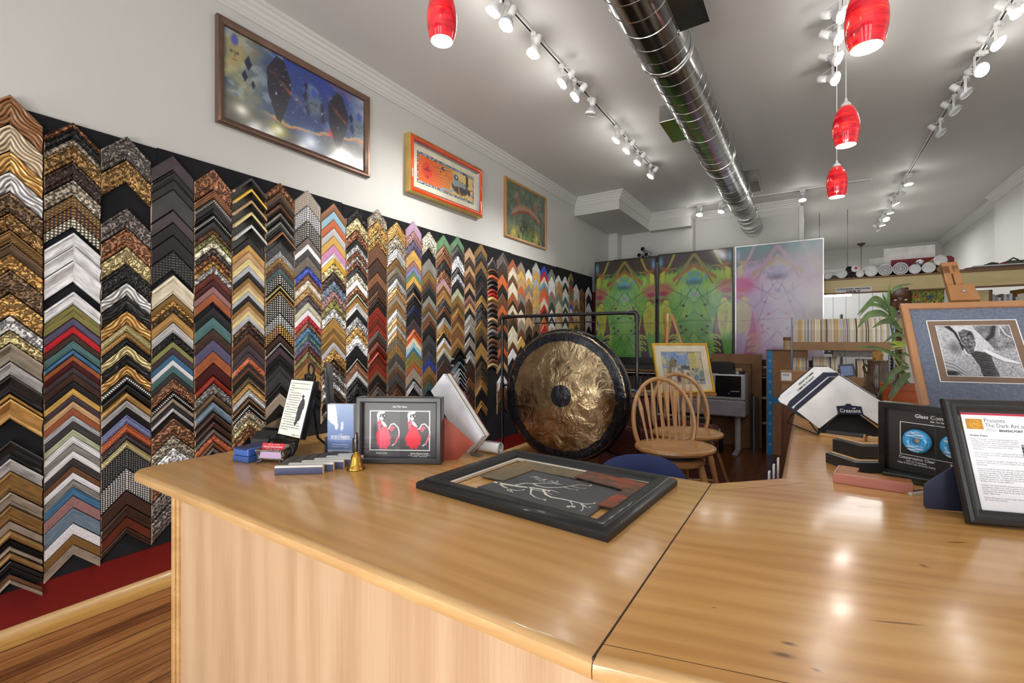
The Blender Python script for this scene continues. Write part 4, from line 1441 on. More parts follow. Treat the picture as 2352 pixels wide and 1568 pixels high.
BTAPE = plain('blue masking tape', (30, 96, 190), 0.6)
for z in (.905, 1.00):
    MB().cyl((RX, 0, z - .010), (RX, 0, z + .010), .0195, n=16).build('blue_tape', BTAPE, t, smooth=True)

# ================================================================== WINDSOR STOOLS
OAK = wood('honey oak', (168, 116, 66), (206, 156, 100), axis=0, scale=1.2, rough=0.28, coat=0.5, coatr=0.15, stretch=6)
OAKV = wood('honey oak upright', (172, 122, 74), (212, 166, 114), axis=2, scale=1.2, rough=0.3, coat=0.5, coatr=0.15, stretch=6)
PLATE = plain('dark swivel plate', (60, 64, 78), 0.4, 0.4)


def stool(label):
    t = thing('windsor_stool', label, 'stool', group='windsor swivel stools')
    S = .735
    mb = MB()
    n = 40
    prof = [(.0, -.035), (.88, -.035), (.97, -.026), (1.0, -.014), (.985, -.003), (.93, .003), (.75, -.004), (.4, -.011), (0.0001, -.012)]
    vv, ff = [], []
    for f, h in prof:
        for j in range(n):
            an = 2 * math.pi * j / n
            c, s_ = math.cos(an), math.sin(an)
            rx = .222 * (1 + .05 * math.cos(2 * an))
            ry = .205
            x, y = abs(c) ** .9 * math.copysign(1, c) * rx * max(f, .0001), abs(s_) ** .9 * math.copysign(1, s_) * ry * max(f, .0001)
            saddle = .006 * math.exp(-((x / .05) ** 2)) * (1 if y < 0 else 0) * min(1, abs(y) / .15) if f < .9 else 0
            vv.append((x, y, S + h + saddle))
    for i in range(len(prof) - 1):
        for j in range(n):
            ff.append((i * n + j, i * n + (j + 1) % n, (i + 1) * n + (j + 1) % n, (i + 1) * n + j))
    mb.add(vv, ff)
    mb.build('seat', OAK, t, smooth=True)
    MB().cyl((0, 0, .672), (0, 0, .699), .13, n=24).build('swivel_plate', PLATE, t, smooth=True)
    MB().lathe([(.10, .640), (.165, .640), (.168, .648), (.168, .668), (.162, .673), (.10, .673)], 32).build('apron_ring', OAK, t, smooth=True)
    tops, bots = [], []
    for sx in (-1, 1):
        for sy in (-1, 1):
            a0, b0 = Vector((sx * .105, sy * .105, .645)), Vector((sx * .21, sy * .20, 0.0))
            rad = [.016, .020, .017, .022, .020, .013]
            MB().path([a0 + (b0 - a0) * f for f in (0, .12, .3, .55, .8, 1)], rad, 12).build('leg', OAKV, t, smooth=True)
            tops.append(a0)
            bots.append(b0)

    def onleg(k, z):
        return tops[k] + (bots[k] - tops[k]) * ((.645 - z) / .645)
    for k, m, z in ((0, 2, .26), (1, 3, .26), (0, 1, .32), (2, 3, .32), (0, 2, .44), (1, 3, .47)):
        p, q = onleg(k, z), onleg(m, z)
        MB().path([p, p.lerp(q, .25), p.lerp(q, .5), p.lerp(q, .75), q], [.008, .011, .0125, .011, .008], 10).build('stretcher', OAKV, t, smooth=True)
    # bow back: rises from the rear of the seat and rakes backwards
    H = .375

    def bow(u):
        x = math.sin(u) * .188
        zz = math.cos(u)
        if u < -1.75 or u > 1.75:
            pass
        return x, zz
    pts = []
    for i in range(33):
        th = R(-118 + 236 * i / 32)
        x = math.sin(th) * .196
        h = (math.cos(th) + .4695) / 1.4695
        pts.append((x, .125 + .085 * h + .03 * (1 - (x / .2) ** 2), S - .01 + (H + .01) * h))
    MB().path(pts, .0135, 10, flat=1.25).build('bow_back', OAKV, t, smooth=True)
    for k in range(7):
        f = (k - 3) / 3.0
        x0 = f * .115
        x1 = f * .150
        th = math.asin(max(-1, min(1, x1 / .196)))
        h = (math.cos(th) + .4695) / 1.4695
        p0 = Vector((x0, .125 + .035 * (1 - f * f), S - .005))
        p1 = Vector((x1, .125 + .085 * h + .03 * (1 - (x1 / .2) ** 2), S - .012 + (H + .01) * h))
        fs = (0, .2, .45, .62, .70, .80, .9, 1)
        MB().path([p0 + (p1 - p0) * q for q in fs], [.0072, .0072, .009, .0125, .015, .011, .0065, .006], 8, flat=.75).build('spindle', OAKV, t, smooth=True)
    return t


s1 = stool('nearer bow-backed oak windsor swivel stool facing the counter')
p = at(1550, 1024, 2.70)
s1.location = (p.x, p.y, 0)
s1.rotation_euler = (0, 0, R(38))
p = at(1578, 1000, 3.12)
copytree(s1, (p.x, p.y, 0), (0, 0, R(30)), 'farther bow-backed oak windsor stool, partly behind the nearer one')

# ================================================================== BLUE OFFICE CHAIR (its back shows above the counter edge)
BLUE = plain('blue upholstery', (44, 58, 112), 0.7, bump=0.0008, bs=500)
BLKP = plain('black plastic', (26, 26, 28), 0.45)
p = at(1447, 1046, 1.98)
t = thing('office_chair', 'blue padded office chair whose rounded back shows behind the counter', 'chair', (p.x + .01, p.y + .06, 0), (0, 0, R(36)))
mb = MB()
vv, ff = [], []
nu, nv = 20, 14
for side, off in ((0, -.03), (1, .03)):
    for j in range(nv + 1):
        for i in range(nu + 1):
            u, v = i / nu * 2 - 1, j / nv * 2 - 1
            e = (abs(u) ** 2.6 + abs(v) ** 2.6) ** (1 / 2.6)
            m_ = max(abs(u), abs(v))
            k = m_ / e if e > 1e-6 else 1
            x, z = u * k * .225, v * k * .21
            th = max(0, 1 - m_ ** 4) ** .5
            vv.append((x, off * th + .05 * (x / .225) ** 2 * -1 + .0, .64 + z))
    b = side * (nu + 1) * (nv + 1)
    for j in range(nv):
        for i in range(nu):
            q = (b + j * (nu + 1) + i, b + j * (nu + 1) + i + 1, b + (j + 1) * (nu + 1) + i + 1, b + (j + 1) * (nu + 1) + i)
            ff.append(q if side == 0 else tuple(reversed(q)))
mb.add(vv, ff).build('backrest', BLUE, t, smooth=True)
MB().box((-.23, -.46, .44), (.23, -.02, .52)).build('seat', BLUE, t, smooth=True, bevel=.035, seg=4)
MB().path([(0, .03, .62), (0, .06, .50), (0, .02, .42), (0, -.2, .42)], .018, 8).build('back_bar', BLKP, t, smooth=True)
MB().cyl((0, -.24, .10), (0, -.24, .44), .025, n=14).build('gas_column', BLKP, t, smooth=True)
for k in range(5):
    an = 2 * math.pi * k / 5
    e = (math.cos(an) * .29, -.24 + math.sin(an) * .29)
    lg = MB().path([(0, -.24, .11), (e[0], e[1], .07)], [.026, .014], 8).build('base_leg', BLKP, t, smooth=True)
    MB().lathe([(.0001, -.02), (.025, -.02), (.028, -.01), (.028, .01), (.025, .02), (.0001, .02)], 14, axis='x').build('caster', BLKP, lg, smooth=True, loc=(e[0], e[1], .0285))

# ================================================================== PATTERNED ARMCHAIR
tt = NT('dark red patterned tapestry')
co_ = tt.objco((16, 16, 16))
w1 = tt.n('TexWave', {'Scale': 0.9, 'Distortion': 7.0, 'Detail': 2.0}, wave_type='RINGS')
tt.i(w1, 'Vector', co_)
n1 = tt.noise(co_, 1.5, 4)
cl = tt.ramp(w1.outputs[1], [(0.3, (70, 22, 28)), (0.55, (92, 34, 36)), (0.72, (140, 96, 84)), (0.85, (78, 26, 32))])
TAP = tt.set(color=cl, rough=0.85, normal=tt.bump(n1, 0.002))
tt = NT('striped tapestry')
co_ = tt.objco()
sp = tt.n('SeparateXYZ')
tt.i(sp, 0, co_)
fr_ = tt.math('FRACT', tt.math('MULTIPLY', sp.outputs[1], 11.0))
STR = tt.set(color=tt.ramp(fr_, [(0.0, (92, 34, 34)), (0.2, (150, 128, 78)), (0.38, (92, 96, 60)), (0.55, (64, 30, 34)), (0.75, (160, 110, 70)), (0.9, (84, 32, 36))], 'CONSTANT'), rough=0.85)
p = at(1500, 950, 3.75)
t = thing('armchair', 'low armchair covered in dark red patterned tapestry behind the stools and gong stand', 'armchair', (p.x, p.y + .1, 0), (0, 0, R(70)))
MB().box((-.36, -.34, .08), (.36, .34, .42)).build('base', TAP, t, smooth=True, bevel=.03, seg=3)
MB().box((-.25, -.36, .421), (.25, .22, .54)).build('seat_cushion', TAP, t, smooth=True, bevel=.04, seg=3)
MB().box((-.36, .225, .421), (.36, .40, .86)).build('backrest', TAP, t, smooth=True, bevel=.05, seg=3)
for sx in (-1, 1):
    MB().box((sx * .305 - .055, -.36, .421), (sx * .305 + .055, .222, .66)).build('armrest', TAP, t, smooth=True, bevel=.03, seg=3)
    for sy in (-1, 1):
        MB().cyl((sx * .30, sy * .28, 0), (sx * .30, sy * .28, .085), .02, .026, n=12).build('leg', OAKV, t, smooth=True)
MB().box((-.35, .215, .86), (.35, .41, .872)).build('striped_throw', STR, t, smooth=True, bevel=.005)

# ================================================================== WATERCOLOUR ON AN EASEL
YEL = plain('gilt yellow moulding', (222, 170, 46), 0.35, 0.35)
EAS = wood('beech easel wood', (176, 116, 62), (204, 146, 90), axis=2, rough=0.4, coat=0.2)
b = at(1577, 903, 4.2)
t = thing('framed_watercolour', 'loose blue and grey watercolour of animals in thin gilt frame, on floor easel behind stools', 'picture', b, (R(-15), 0, R(46)))
W, H = .585, .475
MB().frame(W, H, [(0, 0), (0, .016), (.003, .02), (.016, .02), (.020, .012), (.020, .006)]).build('frame', YEL, t)
CRM = plain('cream mat', (226, 216, 192), 0.8)
MB().frame(W, H, [(.018, .010), (.082, .010), (.083, .007)]).build('mat', CRM, t)
a = Art(130, 100, 1.36, (206, 196, 154))
n1, n2 = a.noise(6, 5, 21, 4), a.noise(14, 10, 22, 3)
a.mix((a.x < .68) * (a.y > .5) * np.clip((n1 - .42) * 6, 0, 1), (132, 158, 204))
a.mix((a.x > .10) * (a.x < .66) * (a.y < .62) * np.clip((n2 - .42) * 5, 0, 1) * .8, (120, 126, 148))
a.mix((a.x > .62) * (a.y < .55) * np.clip((n1 - .4) * 5, 0, 1), (150, 160, 176))
a.mix((a.x > .70) * (a.x < .84) * (a.y > .35) * .8, (196, 182, 110))
a.poly([(.16, .62), (.26, .80), (.34, .72), (.30, .40), (.20, .14), (.14, .30)], (134, 118, 66), .85)
a.poly([(.26, .45), (.38, .34), (.42, .08), (.22, .08), (.20, .20)], (112, 100, 112), .9)
a.ell(.28, .44, .07, .08, (206, 204, 206), .3)
a.ell(.25, .22, .07, .12, (212, 206, 194), .4)
a.ell(.36, .20, .05, .10, (104, 78, 96), .4)
a.poly([(.44, .58), (.66, .56), (.66, .42), (.46, .46)], (92, 96, 110), .9)
a.ell(.56, .34, .10, .10, (220, 212, 190), .3)
a.ell(.60, .28, .04, .08, (132, 106, 70), .4)
a.ell(.50, .24, .04, .05, (98, 92, 84), .5)
a.ell(.80, .20, .06, .09, (120, 136, 168), .4)
a.ell(.82, .42, .04, .05, (112, 126, 170), .5)
a.ell(.94, .30, .06, .10, (128, 150, 140), .3)
a.line([(.9, .12), (1, .12)], .02, (84, 84, 96))
a.line([(.10, .95), (.13, .60), (.10, .2)], .006, (70, 66, 76))
a.line([(.20, .70), (.27, .86), (.36, .68)], .007, (66, 66, 90))
a.line([(.66, .95), (.84, .97)], .006, (70, 66, 70))
a.line([(.42, .90), (.55, .86), (.62, .92)], .012, (150, 168, 190))
a.mix(np.clip((n2 - .68) * 8, 0, 1), (90, 86, 96))
bx = np.minimum(np.minimum(a.x, 1 - a.x) * 1.36, np.minimum(a.y, 1 - a.y))
a.mix((bx < .014) * 1., (110, 130, 160))
a.build('painting', W - .164, H - .164, PAPER, t, (0, -.0072, .082))
MB().box((-W / 2 + .008, -.006, .008), (W / 2 - .008, -.001, H - .008)).build('backing', plain('brown backing', (120, 96, 70)), t)
e = thing('floor_easel', 'beech wood tripod floor easel carrying the gilt framed watercolour', 'easel', (b.x, b.y, 0), (0, 0, R(46)))
zb = b.z
sl = math.tan(R(15))
for sx in (-1, 1):
    top, bot = Vector((sx * .02, .075 + (1.62 - zb) * sl, 1.62)), Vector((sx * .34, .075 - zb * sl, 0.0))
    MB().path([top, bot], .014, 4).build('leg', EAS, e)
MB().path([(0, .10 + (1.60 - zb) * sl, 1.60), (0, .85, 0.0)], .014, 4).build('rear_leg', EAS, e)
MB().box((-.30, -.025, zb - .028), (.30, .06, zb - .001)).build('ledge', EAS, e, bevel=.003)
MB().box((-.10, .075 + (1.2 - zb) * sl - .012, 1.18), (.10, .075 + (1.2 - zb) * sl + .012, 1.22)).build('cross_bar', EAS, e)

# ================================================================== THE COUNTER
CT = .94
TH = .032


def top_mat(name, rotz, c1, c2, c3, knots=()):
    t = NT(name)
    co = t.objco((1, 1, 1), (0, 0, rotz))
    mp = t.n('Mapping')
    t.i(mp, 0, co)
    mp.inputs['Scale'].default_value = (1.0, 4.5, 4.5)
    n0 = t.noise(mp.outputs[0], 0.9, 3, 0.5, 0.8)
    w = t.n('TexWave', {'Scale': 2.4, 'Distortion': 11.0, 'Detail': 3.0, 'Detail Scale': 0.7, 'Detail Roughness': 0.6}, bands_direction='Y')
    mp2 = t.n('Mapping')
    t.i(mp2, 0, co)
    mp2.inputs['Scale'].default_value = (0.55, 2.6, 1.0)
    t.i(w, 'Vector', mp2.outputs[0])
    mp3 = t.n('Mapping')
    t.i(mp3, 0, co)
    mp3.inputs['Scale'].default_value = (5.0, 90.0, 30.0)
    n2 = t.noise(mp3.outputs[0], 1.0, 4, 0.65, 0.3)
    f = t.math('ADD', t.math('ADD', t.math('MULTIPLY', n0, 0.60), t.math('MULTIPLY', w.outputs[1], 0.11)), t.math('MULTIPLY', n2, 0.22))
    col = t.ramp(f, [(0.26, c1), (0.50, c3), (0.74, c2)])
    oc = t.n('TexCoord').outputs['Object']
    for (kx, ky, rx, ry, an) in knots:
        m_ = t.n('Mapping')
        t.i(m_, 0, oc)
        m_.vector_type = 'TEXTURE'
        m_.inputs['Location'].default_value = (kx, ky, CT)
        m_.inputs['Rotation'].default_value = (0, 0, an)
        m_.inputs['Scale'].default_value = (rx, ry, 1.0)
        ln = t.n('VectorMath', operation='LENGTH')
        t.i(ln, 0, m_.outputs[0])
        d = t.math('ADD', ln.outputs['Value'], t.math('MULTIPLY', t.math('SUBTRACT', n2, 0.5), 1.6))
        fac = t.ramp(d, [(0.25, (255, 255, 255)), (1.0, (0, 0, 0))])
        col = t.mix(t.math('MULTIPLY', fac, 0.8), col, rgba((84, 50, 26)))
    t.set(color=col, rough=t.ramp(n2, [(0.3, (112, 112, 112)), (0.7, (136, 136, 136))]), coat=0.22, coatr=0.13,
          cnormal=t.bump(t.noise(oc, 9.0, 3), 0.0012, 0.6))
    return t.m


def K(px, py, rx, ry, an):
    p = onz(px, py, CT)
    return (p.x, p.y, rx, ry, an)


TOPL = top_mat('varnished maple top', 0.0, (190, 138, 80), (228, 182, 122), (212, 162, 98))
TOPC = top_mat('varnished oak top', R(-14), (186, 132, 74), (228, 180, 116), (212, 160, 94),
               (K(1798, 1503, .020, .008, R(14)), K(1812, 1477, .012, .005, R(14)), K(1985, 1163, .024, .007, R(20)), K(2120, 1298, .010, .008, 0), K(1875, 1538, .008, .004, 0),
                K(2200, 1245, .026, .003, R(30)), K(2060, 1430, .05, .0025, R(24)), K(1640, 1395, .004, .002, 0)))
NOSE = wood('bullnose oak edge', (178, 134, 84), (216, 176, 122), axis=0, rough=0.3, coat=0.5, stretch=10)
BODY = NT('oak veneer panel')
co_ = BODY.objco((5.0, 5.0, 0.6))
n0_ = BODY.noise(co_, 0.9, 3, 0.5, 0.6)
wv = BODY.n('TexWave', {'Scale': 0.5, 'Distortion': 10.0, 'Detail': 3.0, 'Detail Scale': 1.1, 'Detail Roughness': .6}, bands_direction='X')
BODY.i(wv, 'Vector', co_)
n2_ = BODY.noise(BODY.objco((260, 260, 5)), 1.0, 3, 0.6)
f_ = BODY.math('ADD', BODY.math('ADD', BODY.math('MULTIPLY', n0_, 0.5), BODY.math('MULTIPLY', wv.outputs[1], 0.17)), BODY.math('MULTIPLY', n2_, 0.33))
BODY.set(color=BODY.ramp(f_, [(0.26, (172, 136, 102)), (0.5, (192, 158, 124)), (0.74, (206, 176, 144))]), rough=0.45, coat=0.15)


def slab(mb, poly, z1, th, sharp=(), r=0.0155):
    """worktop slab with a rounded edge all round, except along the edges listed as sharp"""
    n = len(poly)
    pts = [Vector(p) for p in poly]
    rings = []
    for (off, dz) in [(r, 0.0), (r * .45, -r * .12), (r * .12, -r * .42), (0.0, -r), (r * .10, -th + r * .4), (r * .45, -th + r * .1), (r, -th)]:
        ring = []
        for i in range(n):
            a, b, c = pts[i - 1], pts[i], pts[(i + 1) % n]
            d0, d1 = (b - a).normalized(), (c - b).normalized()
            n0, n1 = Vector((-d0.y, d0.x)), Vector((-d1.y, d1.x))
            o0, o1 = (0 if (i - 1) % n in sharp else off), (0 if i in sharp else off)
            det = n0.x * n1.y - n0.y * n1.x
            if abs(det) < .02:
                k = n0 * ((o0 + o1) / 2)
            else:
                k = Vector(((o0 * n1.y - o1 * n0.y) / det, (n0.x * o1 - n1.x * o0) / det))
            ring.append((b.x + k.x, b.y + k.y, z1 + dz))
        rings.append(ring)
    vv = [q for rg in rings for q in rg]
    mb.add(vv[:n], [tuple(range(n))], 0)
    f2 = []
    m = len(rings)
    for i in range(m - 1):
        for j in range(n):
            f2.append((i * n + j, i * n + (j + 1) % n, (i + 1) * n + (j + 1) % n, (i + 1) * n + j))
    f2.append(tuple(reversed(range((m - 1) * n, m * n))))
    mb.add(vv, f2, 1)
    return mb


def arc(cx, cy, r, a0, a1, n=8):
    return [(cx + r * math.cos(R(a0 + (a1 - a0) * i / n)), cy + r * math.sin(R(a0 + (a1 - a0) * i / n))) for i in range(n + 1)]


YB = 1.432
SEAM = -.2345
cnt = thing('counter', 'long honey coloured wooden shop counter with rounded edge, angled corner and oak veneer front', 'counter', (0, 0, 0))
polyL = arc(-1.826 + .07, .547 + .07, .07, 180, 270, 10) + [(SEAM, .547), (SEAM, YB)] + arc(-1.826 + .16, YB - .16, .16, 90, 180, 8)
mb = slab(MB(), polyL, CT, TH, (11,))
mb.build('counter_top', [TOPL, NOSE], cnt, smooth=35)
polyC = [(SEAM + .0015, .547), (.05, .614), (.55, .80), (1.02, 1.25), (1.02, 3.50), (-.068, 3.50), (-.068, 1.598), (SEAM + .0015, YB)]
mb = slab(MB(), polyC, CT, TH, (len(polyC) - 1,))
mb.build('counter_top', [TOPC, NOSE], cnt, smooth=35)
# dark joint line between the two tops, and the routed line inside the front edge strip
JNT = plain('dark joint', (62, 36, 18), 0.7)
MB().box((SEAM - .0008, .552, CT - .02), (SEAM + .0023, YB - .004, CT + .0003)).build('joint_line', JNT, cnt)
p0, p1 = onz(1386, 1479, CT), onz(1807, 1568, CT)
d = (p1 - p0).normalized()
nrm = Vector((-d.y, d.x, 0)) * .0005
q = [p0, p0 + d * .62]
MB().add([q[0] - nrm, q[1] - nrm, q[1] + nrm, q[0] + nrm], [(0, 1, 2, 3)]).build('joint_line', JNT, cnt, loc=(0, 0, .0003))
p0, p1 = onz(1642, 1128, CT), onz(1850, 1108, CT)
MB().add([p0 + Vector((0, -.0006, 0)), p1 + Vector((0, -.0006, 0)), p1 + Vector((0, .0006, 0)), p0 + Vector((0, .0006, 0))], [(0, 1, 2, 3)]).build('joint_line', JNT, cnt, loc=(0, 0, .0003))
BX, BY = -1.668, .622
mb = MB().box((BX + .02, BY, .0), (SEAM - .01, BY + .018, CT - TH)).box((BX + .02, YB - .10, .0), (SEAM, YB - .082, CT - TH)).box((BX + .02, BY, 0), (BX + .036, YB - .09, CT - TH))
mb.build('front_panel', BODY.m, cnt)
MB().prism([(SEAM - .01, BY), (.06, .70), (.52, .90), (.92, 1.30), (.92, 3.42), (.90, 3.42), (.90, 1.31), (.51, .92), (.05, .72), (SEAM - .01, BY + .018)], 0, CT - TH).build('front_panel', BODY.m, cnt)
MB().prism([(SEAM, YB - .10), (.02, 1.66), (.02, 3.42), (.04, 3.42), (.04, 1.65), (SEAM, YB - .13)], 0, CT - TH).build('back_panel', BODY.m, cnt)
mb = MB().box((BX, BY - .012, 0), (BX + .022, BY + .03, CT - TH)).box((BX + .024, BY - .008, 0), (BX + .040, BY + .01, CT - TH))
mb.build('corner_post', NOSE, cnt, bevel=.004)
MB().box((BX + .04, BY - .006, 0), (SEAM - .01, BY, .09)).build('plinth', NOSE, cnt)

# ================================================================== ON THE LEFT COUNTER
IRON = plain('black wrought iron', (20, 20, 22), 0.45, 0.3)
BLKF = plain('matt black moulding', (40, 39, 40), 0.38, coat=0.25)
BLKG = plain('dark grey moulding', (62, 62, 63), 0.36, coat=0.3)
WTXT = plain('white lettering', (236, 236, 236), 0.6)
KTXT = plain('black lettering', (26, 26, 28), 0.7)
GTXT = plain('grey lettering', (96, 96, 104), 0.7)
UP = R(90)
YAWC = R(29)


def on_top(px, py, dz=0.0):
    p = onz(px, py, CT)
    return (p.x, p.y, CT + .0004 + dz)


# --- framed piece lying flat: black moulding, mat with a white tree, two mat corner samples
FX, FY, FW, FH = -.6155, 1.132, .578, .462
YF_ = R(-3.6)
FB = thing('frame_on_counter', 'wide black picture frame lying flat and empty on the counter around mat samples', 'picture frame', (FX, FY, CT + .0004), (R(-90), 0, 0))
FB.rotation_euler = (R(-90), 0, YF_)
BLKR = plain('satin black ridged moulding', (20, 19, 20), 0.42, coat=0.12)
MB().frame(FW, FH, [(0, 0), (0, .014), (.004, .019), (.014, .022), (.018, .027), (.030, .029), (.038, .027), (.042, .021), (.052, .019), (.056, .013), (.056, .002)], z0=-FH / 2).build('moulding', BLKR, FB, smooth=35)
MB().frame(FW - .112, FH - .112, [(.0005, .011), (.007, .009), (.007, .0015)], z0=-FH / 2 + .056).build('inner_fillet', plain('white gold fillet', (226, 218, 204), 0.3, 0.3), FB)


def flat_on(px, py, z):
    """pixel -> local x,y of the lying frame at height z above the counter"""
    p = onz(px, py, CT + z) - Vector((FX, FY, 0))
    c, s_ = math.cos(-YF_), math.sin(-YF_)
    return (p.x * c - p.y * s_, p.x * s_ + p.y * c)


MATG = plain('charcoal grey mat board', (88, 88, 92), 0.85, bump=.0003, bs=900)
q = [flat_on(*p, .004) for p in ((1096, 1118), (1349, 1187), (1433, 1126), (1223, 1080))]
t = thing('tree_mat', 'grey mat board with a white cut-out tree branch and handwritten names, inside the flat frame', 'mat board', (FX, FY, CT + .0012), (0, 0, YF_))
MB().prism(q, 0.0, .0028).build('mat_board', MATG, t)
TREE = plain('white cut paper', (238, 236, 222), 0.7)
tb = MB()


def br(pts, w0, w1):
    """flat tapering branch given by picture points"""
    P = [Vector(flat_on(1180 * 0 + 960 + x / 3.267, 1020 + y / 3.267, .005)) for x, y in pts]
    n = len(P)
    L, Rr = [], []
    for i in range(n):
        d_ = (P[min(i + 1, n - 1)] - P[max(i - 1, 0)]).normalized()
        nn = Vector((-d_.y, d_.x)) * (w0 + (w1 - w0) * i / (n - 1))
        L.append(P[i] + nn)
        Rr.append(P[i] - nn)
    vv = [(p.x, p.y, .0032) for p in L] + [(p.x, p.y, .0032) for p in Rr]
    tb.add(vv, [(n + i, n + i + 1, i + 1, i) for i in range(n - 1)])


def leaf2(x, y, dx, dy, w):
    a, b = Vector(flat_on(960 + x / 3.267, 1020 + y / 3.267, .005)), Vector(flat_on(960 + (x + dx) / 3.267, 1020 + (y + dy) / 3.267, .005))
    d_ = (b - a)
    nn = Vector((-d_.y, d_.x)).normalized() * w
    tb.add([(a.x, a.y, .0033), (a.x + d_.x * .5 + nn.x, a.y + d_.y * .5 + nn.y, .0033), (b.x, b.y, .0033), (a.x + d_.x * .5 - nn.x, a.y + d_.y * .5 - nn.y, .0033)], [(0, 1, 2, 3)])


br([(570, 280), (640, 295), (700, 305), (760, 315), (860, 325), (960, 340), (990, 352)], .006, .003)
br([(600, 285), (650, 320), (690, 335), (740, 345), (790, 343)], .0035, .001)
br([(660, 318), (700, 345), (712, 360)], .002, .0008)
br([(680, 332), (670, 345), (700, 352)], .002, .0007)
br([(720, 306), (800, 290), (860, 292), (920, 290), (1000, 292), (1040, 280)], .003, .001)
br([(860, 292), (900, 310), (960, 322), (1060, 322), (1150, 310), (1220, 300), (1290, 312)], .003, .001)
br([(1090, 318), (1140, 332), (1190, 338)], .002, .0007)
br([(1150, 310), (1200, 325), (1250, 330)], .0016, .0006)
br([(960, 340), (1010, 345), (1060, 362)], .0022, .0008)
br([(940, 340), (960, 375), (1000, 395), (1080, 408), (1160, 425), (1220, 440), (1260, 446), (1320, 444)], .004, .0012)
br([(1220, 440), (1240, 465), (1235, 490)], .002, .0007)
br([(1240, 450), (1260, 470), (1285, 472)], .0016, .0007)
br([(1140, 422), (1160, 448), (1150, 462)], .0018, .0007)
br([(850, 335), (845, 370), (880, 395), (930, 410)], .0028, .0009)
br([(820, 318), (870, 340), (940, 352), (1010, 375)], .002, .0008)
for l in ((930, 408, 36, 6, .0035), (940, 405, 20, 20, .003), (1290, 312, 14, -12, .003), (1040, 280, 14, -8, .003), (1320, 444, 10, -10, .003), (1150, 462, -40, 6, .006), (1150, 462, 36, 8, .006),
          (1285, 472, 14, -4, .003), (1235, 490, -16, 6, .003), (785, 343, 14, -8, .003), (1250, 330, 12, -4, .0025), (1190, 338, 10, 8, .0025), (700, 350, -14, 4, .003)):
    leaf2(*l)
tb.build('cut_paper_tree', TREE, t, fix=False)
p = flat_on(1221, 1094, .005)
text('lettering', 'Jen & Tyler', .024, WTXT, t, (p[0], p[1], .0034), (0, 0, R(-11)), shear=.35)
p = flat_on(1228, 1100, .005)
text('lettering', '09.05.20', .011, WTXT, t, (p[0], p[1], .0034), (0, 0, R(-11)), shear=.2)


def sheet(name, label, pts, z, m, th=.004):
    q = [flat_on(960 + x / 3.267, 1020 + y / 3.267, z) for x, y in pts]
    t = thing(name, label, 'mat sample', (FX, FY, CT + z), (0, 0, YF_))
    MB().prism(q, 0, th).build('face', m, t)
    MB().prism(q, -.0012, -.0001).build('backing', BLKF, t)
    return t


tt = NT('grey green slate mat')
co_ = tt.objco((1, 1, 1))
n1 = tt.noise(co_, 26, 5, .65)
n2 = tt.noise(co_, 5, 4, .6)
SLATE = tt.set(color=tt.ramp(tt.math('ADD', tt.math('MULTIPLY', n1, .5), tt.math('MULTIPLY', n2, .5)), [(.32, (92, 84, 66)), (.5, (122, 112, 90)), (.66, (150, 120, 74))]), rough=.6, normal=tt.bump(n1, .001))
tt = NT('rust slate mat')
co_ = tt.objco((1, 1, 1))
n1 = tt.noise(co_, 20, 5, .65, .8)
n2 = tt.noise(tt.objco((5, 14, 1)), 1.6, 4, .6, 1.)
RUSTM = tt.set(color=tt.ramp(tt.math('ADD', tt.math('MULTIPLY', n1, .35), tt.math('MULTIPLY', n2, .65)), [(.36, (62, 52, 46)), (.48, (98, 78, 64)), (.55, (150, 76, 48)), (.66, (172, 84, 50))]), rough=.6, normal=tt.bump(n1, .001))
sheet('mat_corner_sample', 'grey green slate effect mat corner inside the flat frame, at the edge nearest the gong', [(470, 240), (835, 118), (1285, 196), (1190, 262), (862, 196), (640, 278)], .0050, SLATE, .0030)
sheet('mat_corner_sample', 'rust and charcoal slate effect mat corner inside the flat frame', [(1178, 248), (1282, 200), (1800, 314), (1545, 500), (1350, 458), (1545, 345)], .0095, RUSTM, .0030)

# --- small blue box and black terminal
BLU = plain('blue plastic', (58, 96, 172), 0.35, coat=0.3)
x, y, z = on_top(552, 1060)
t = thing('rubber_stamp_case', 'small blue lidded plastic box at the left end of the counter items', 'box', (x, y + .05, z), (0, 0, R(8)))
MB().box((-.040, -.055, 0), (.040, .055, .020)).build('base', BLU, t, bevel=.003)
MB().box((-.0385, -.053, .0205), (.0385, .053, .047)).build('lid', BLU, t, bevel=.004)
MB().box((-.030, -.0545, .042), (.030, .045, .0485)).build('slot_plate', plain('dark blue plastic', (26, 40, 84), .4), t, bevel=.001)
x, y, z = on_top(640, 1020)
t = thing('card_terminal', 'black card terminal with a blue edge line behind the blue box and quote plaque', 'card terminal', (x - .05, y + .04, z), (0, 0, R(20)))
MB().prism([(-.11, 0), (.12, 0), (.12, .075), (.09, .09), (-.08, .05), (-.11, .03)], -.05, .05, plane='yz').build('body', BLKP, t, bevel=.004)
MB().box((-.052, -.10, .030), (.052, .10, .034)).build('trim_line', BLU, t)
tt_ = MB().box((-.04, -.06, .0), (.04, .05, .004)).build('screen', plain('dark glass', (14, 16, 22), .1, coat=1.), t)
tt_.location = (0, .005, .075)
tt_.rotation_euler = (R(13), 0, 0)

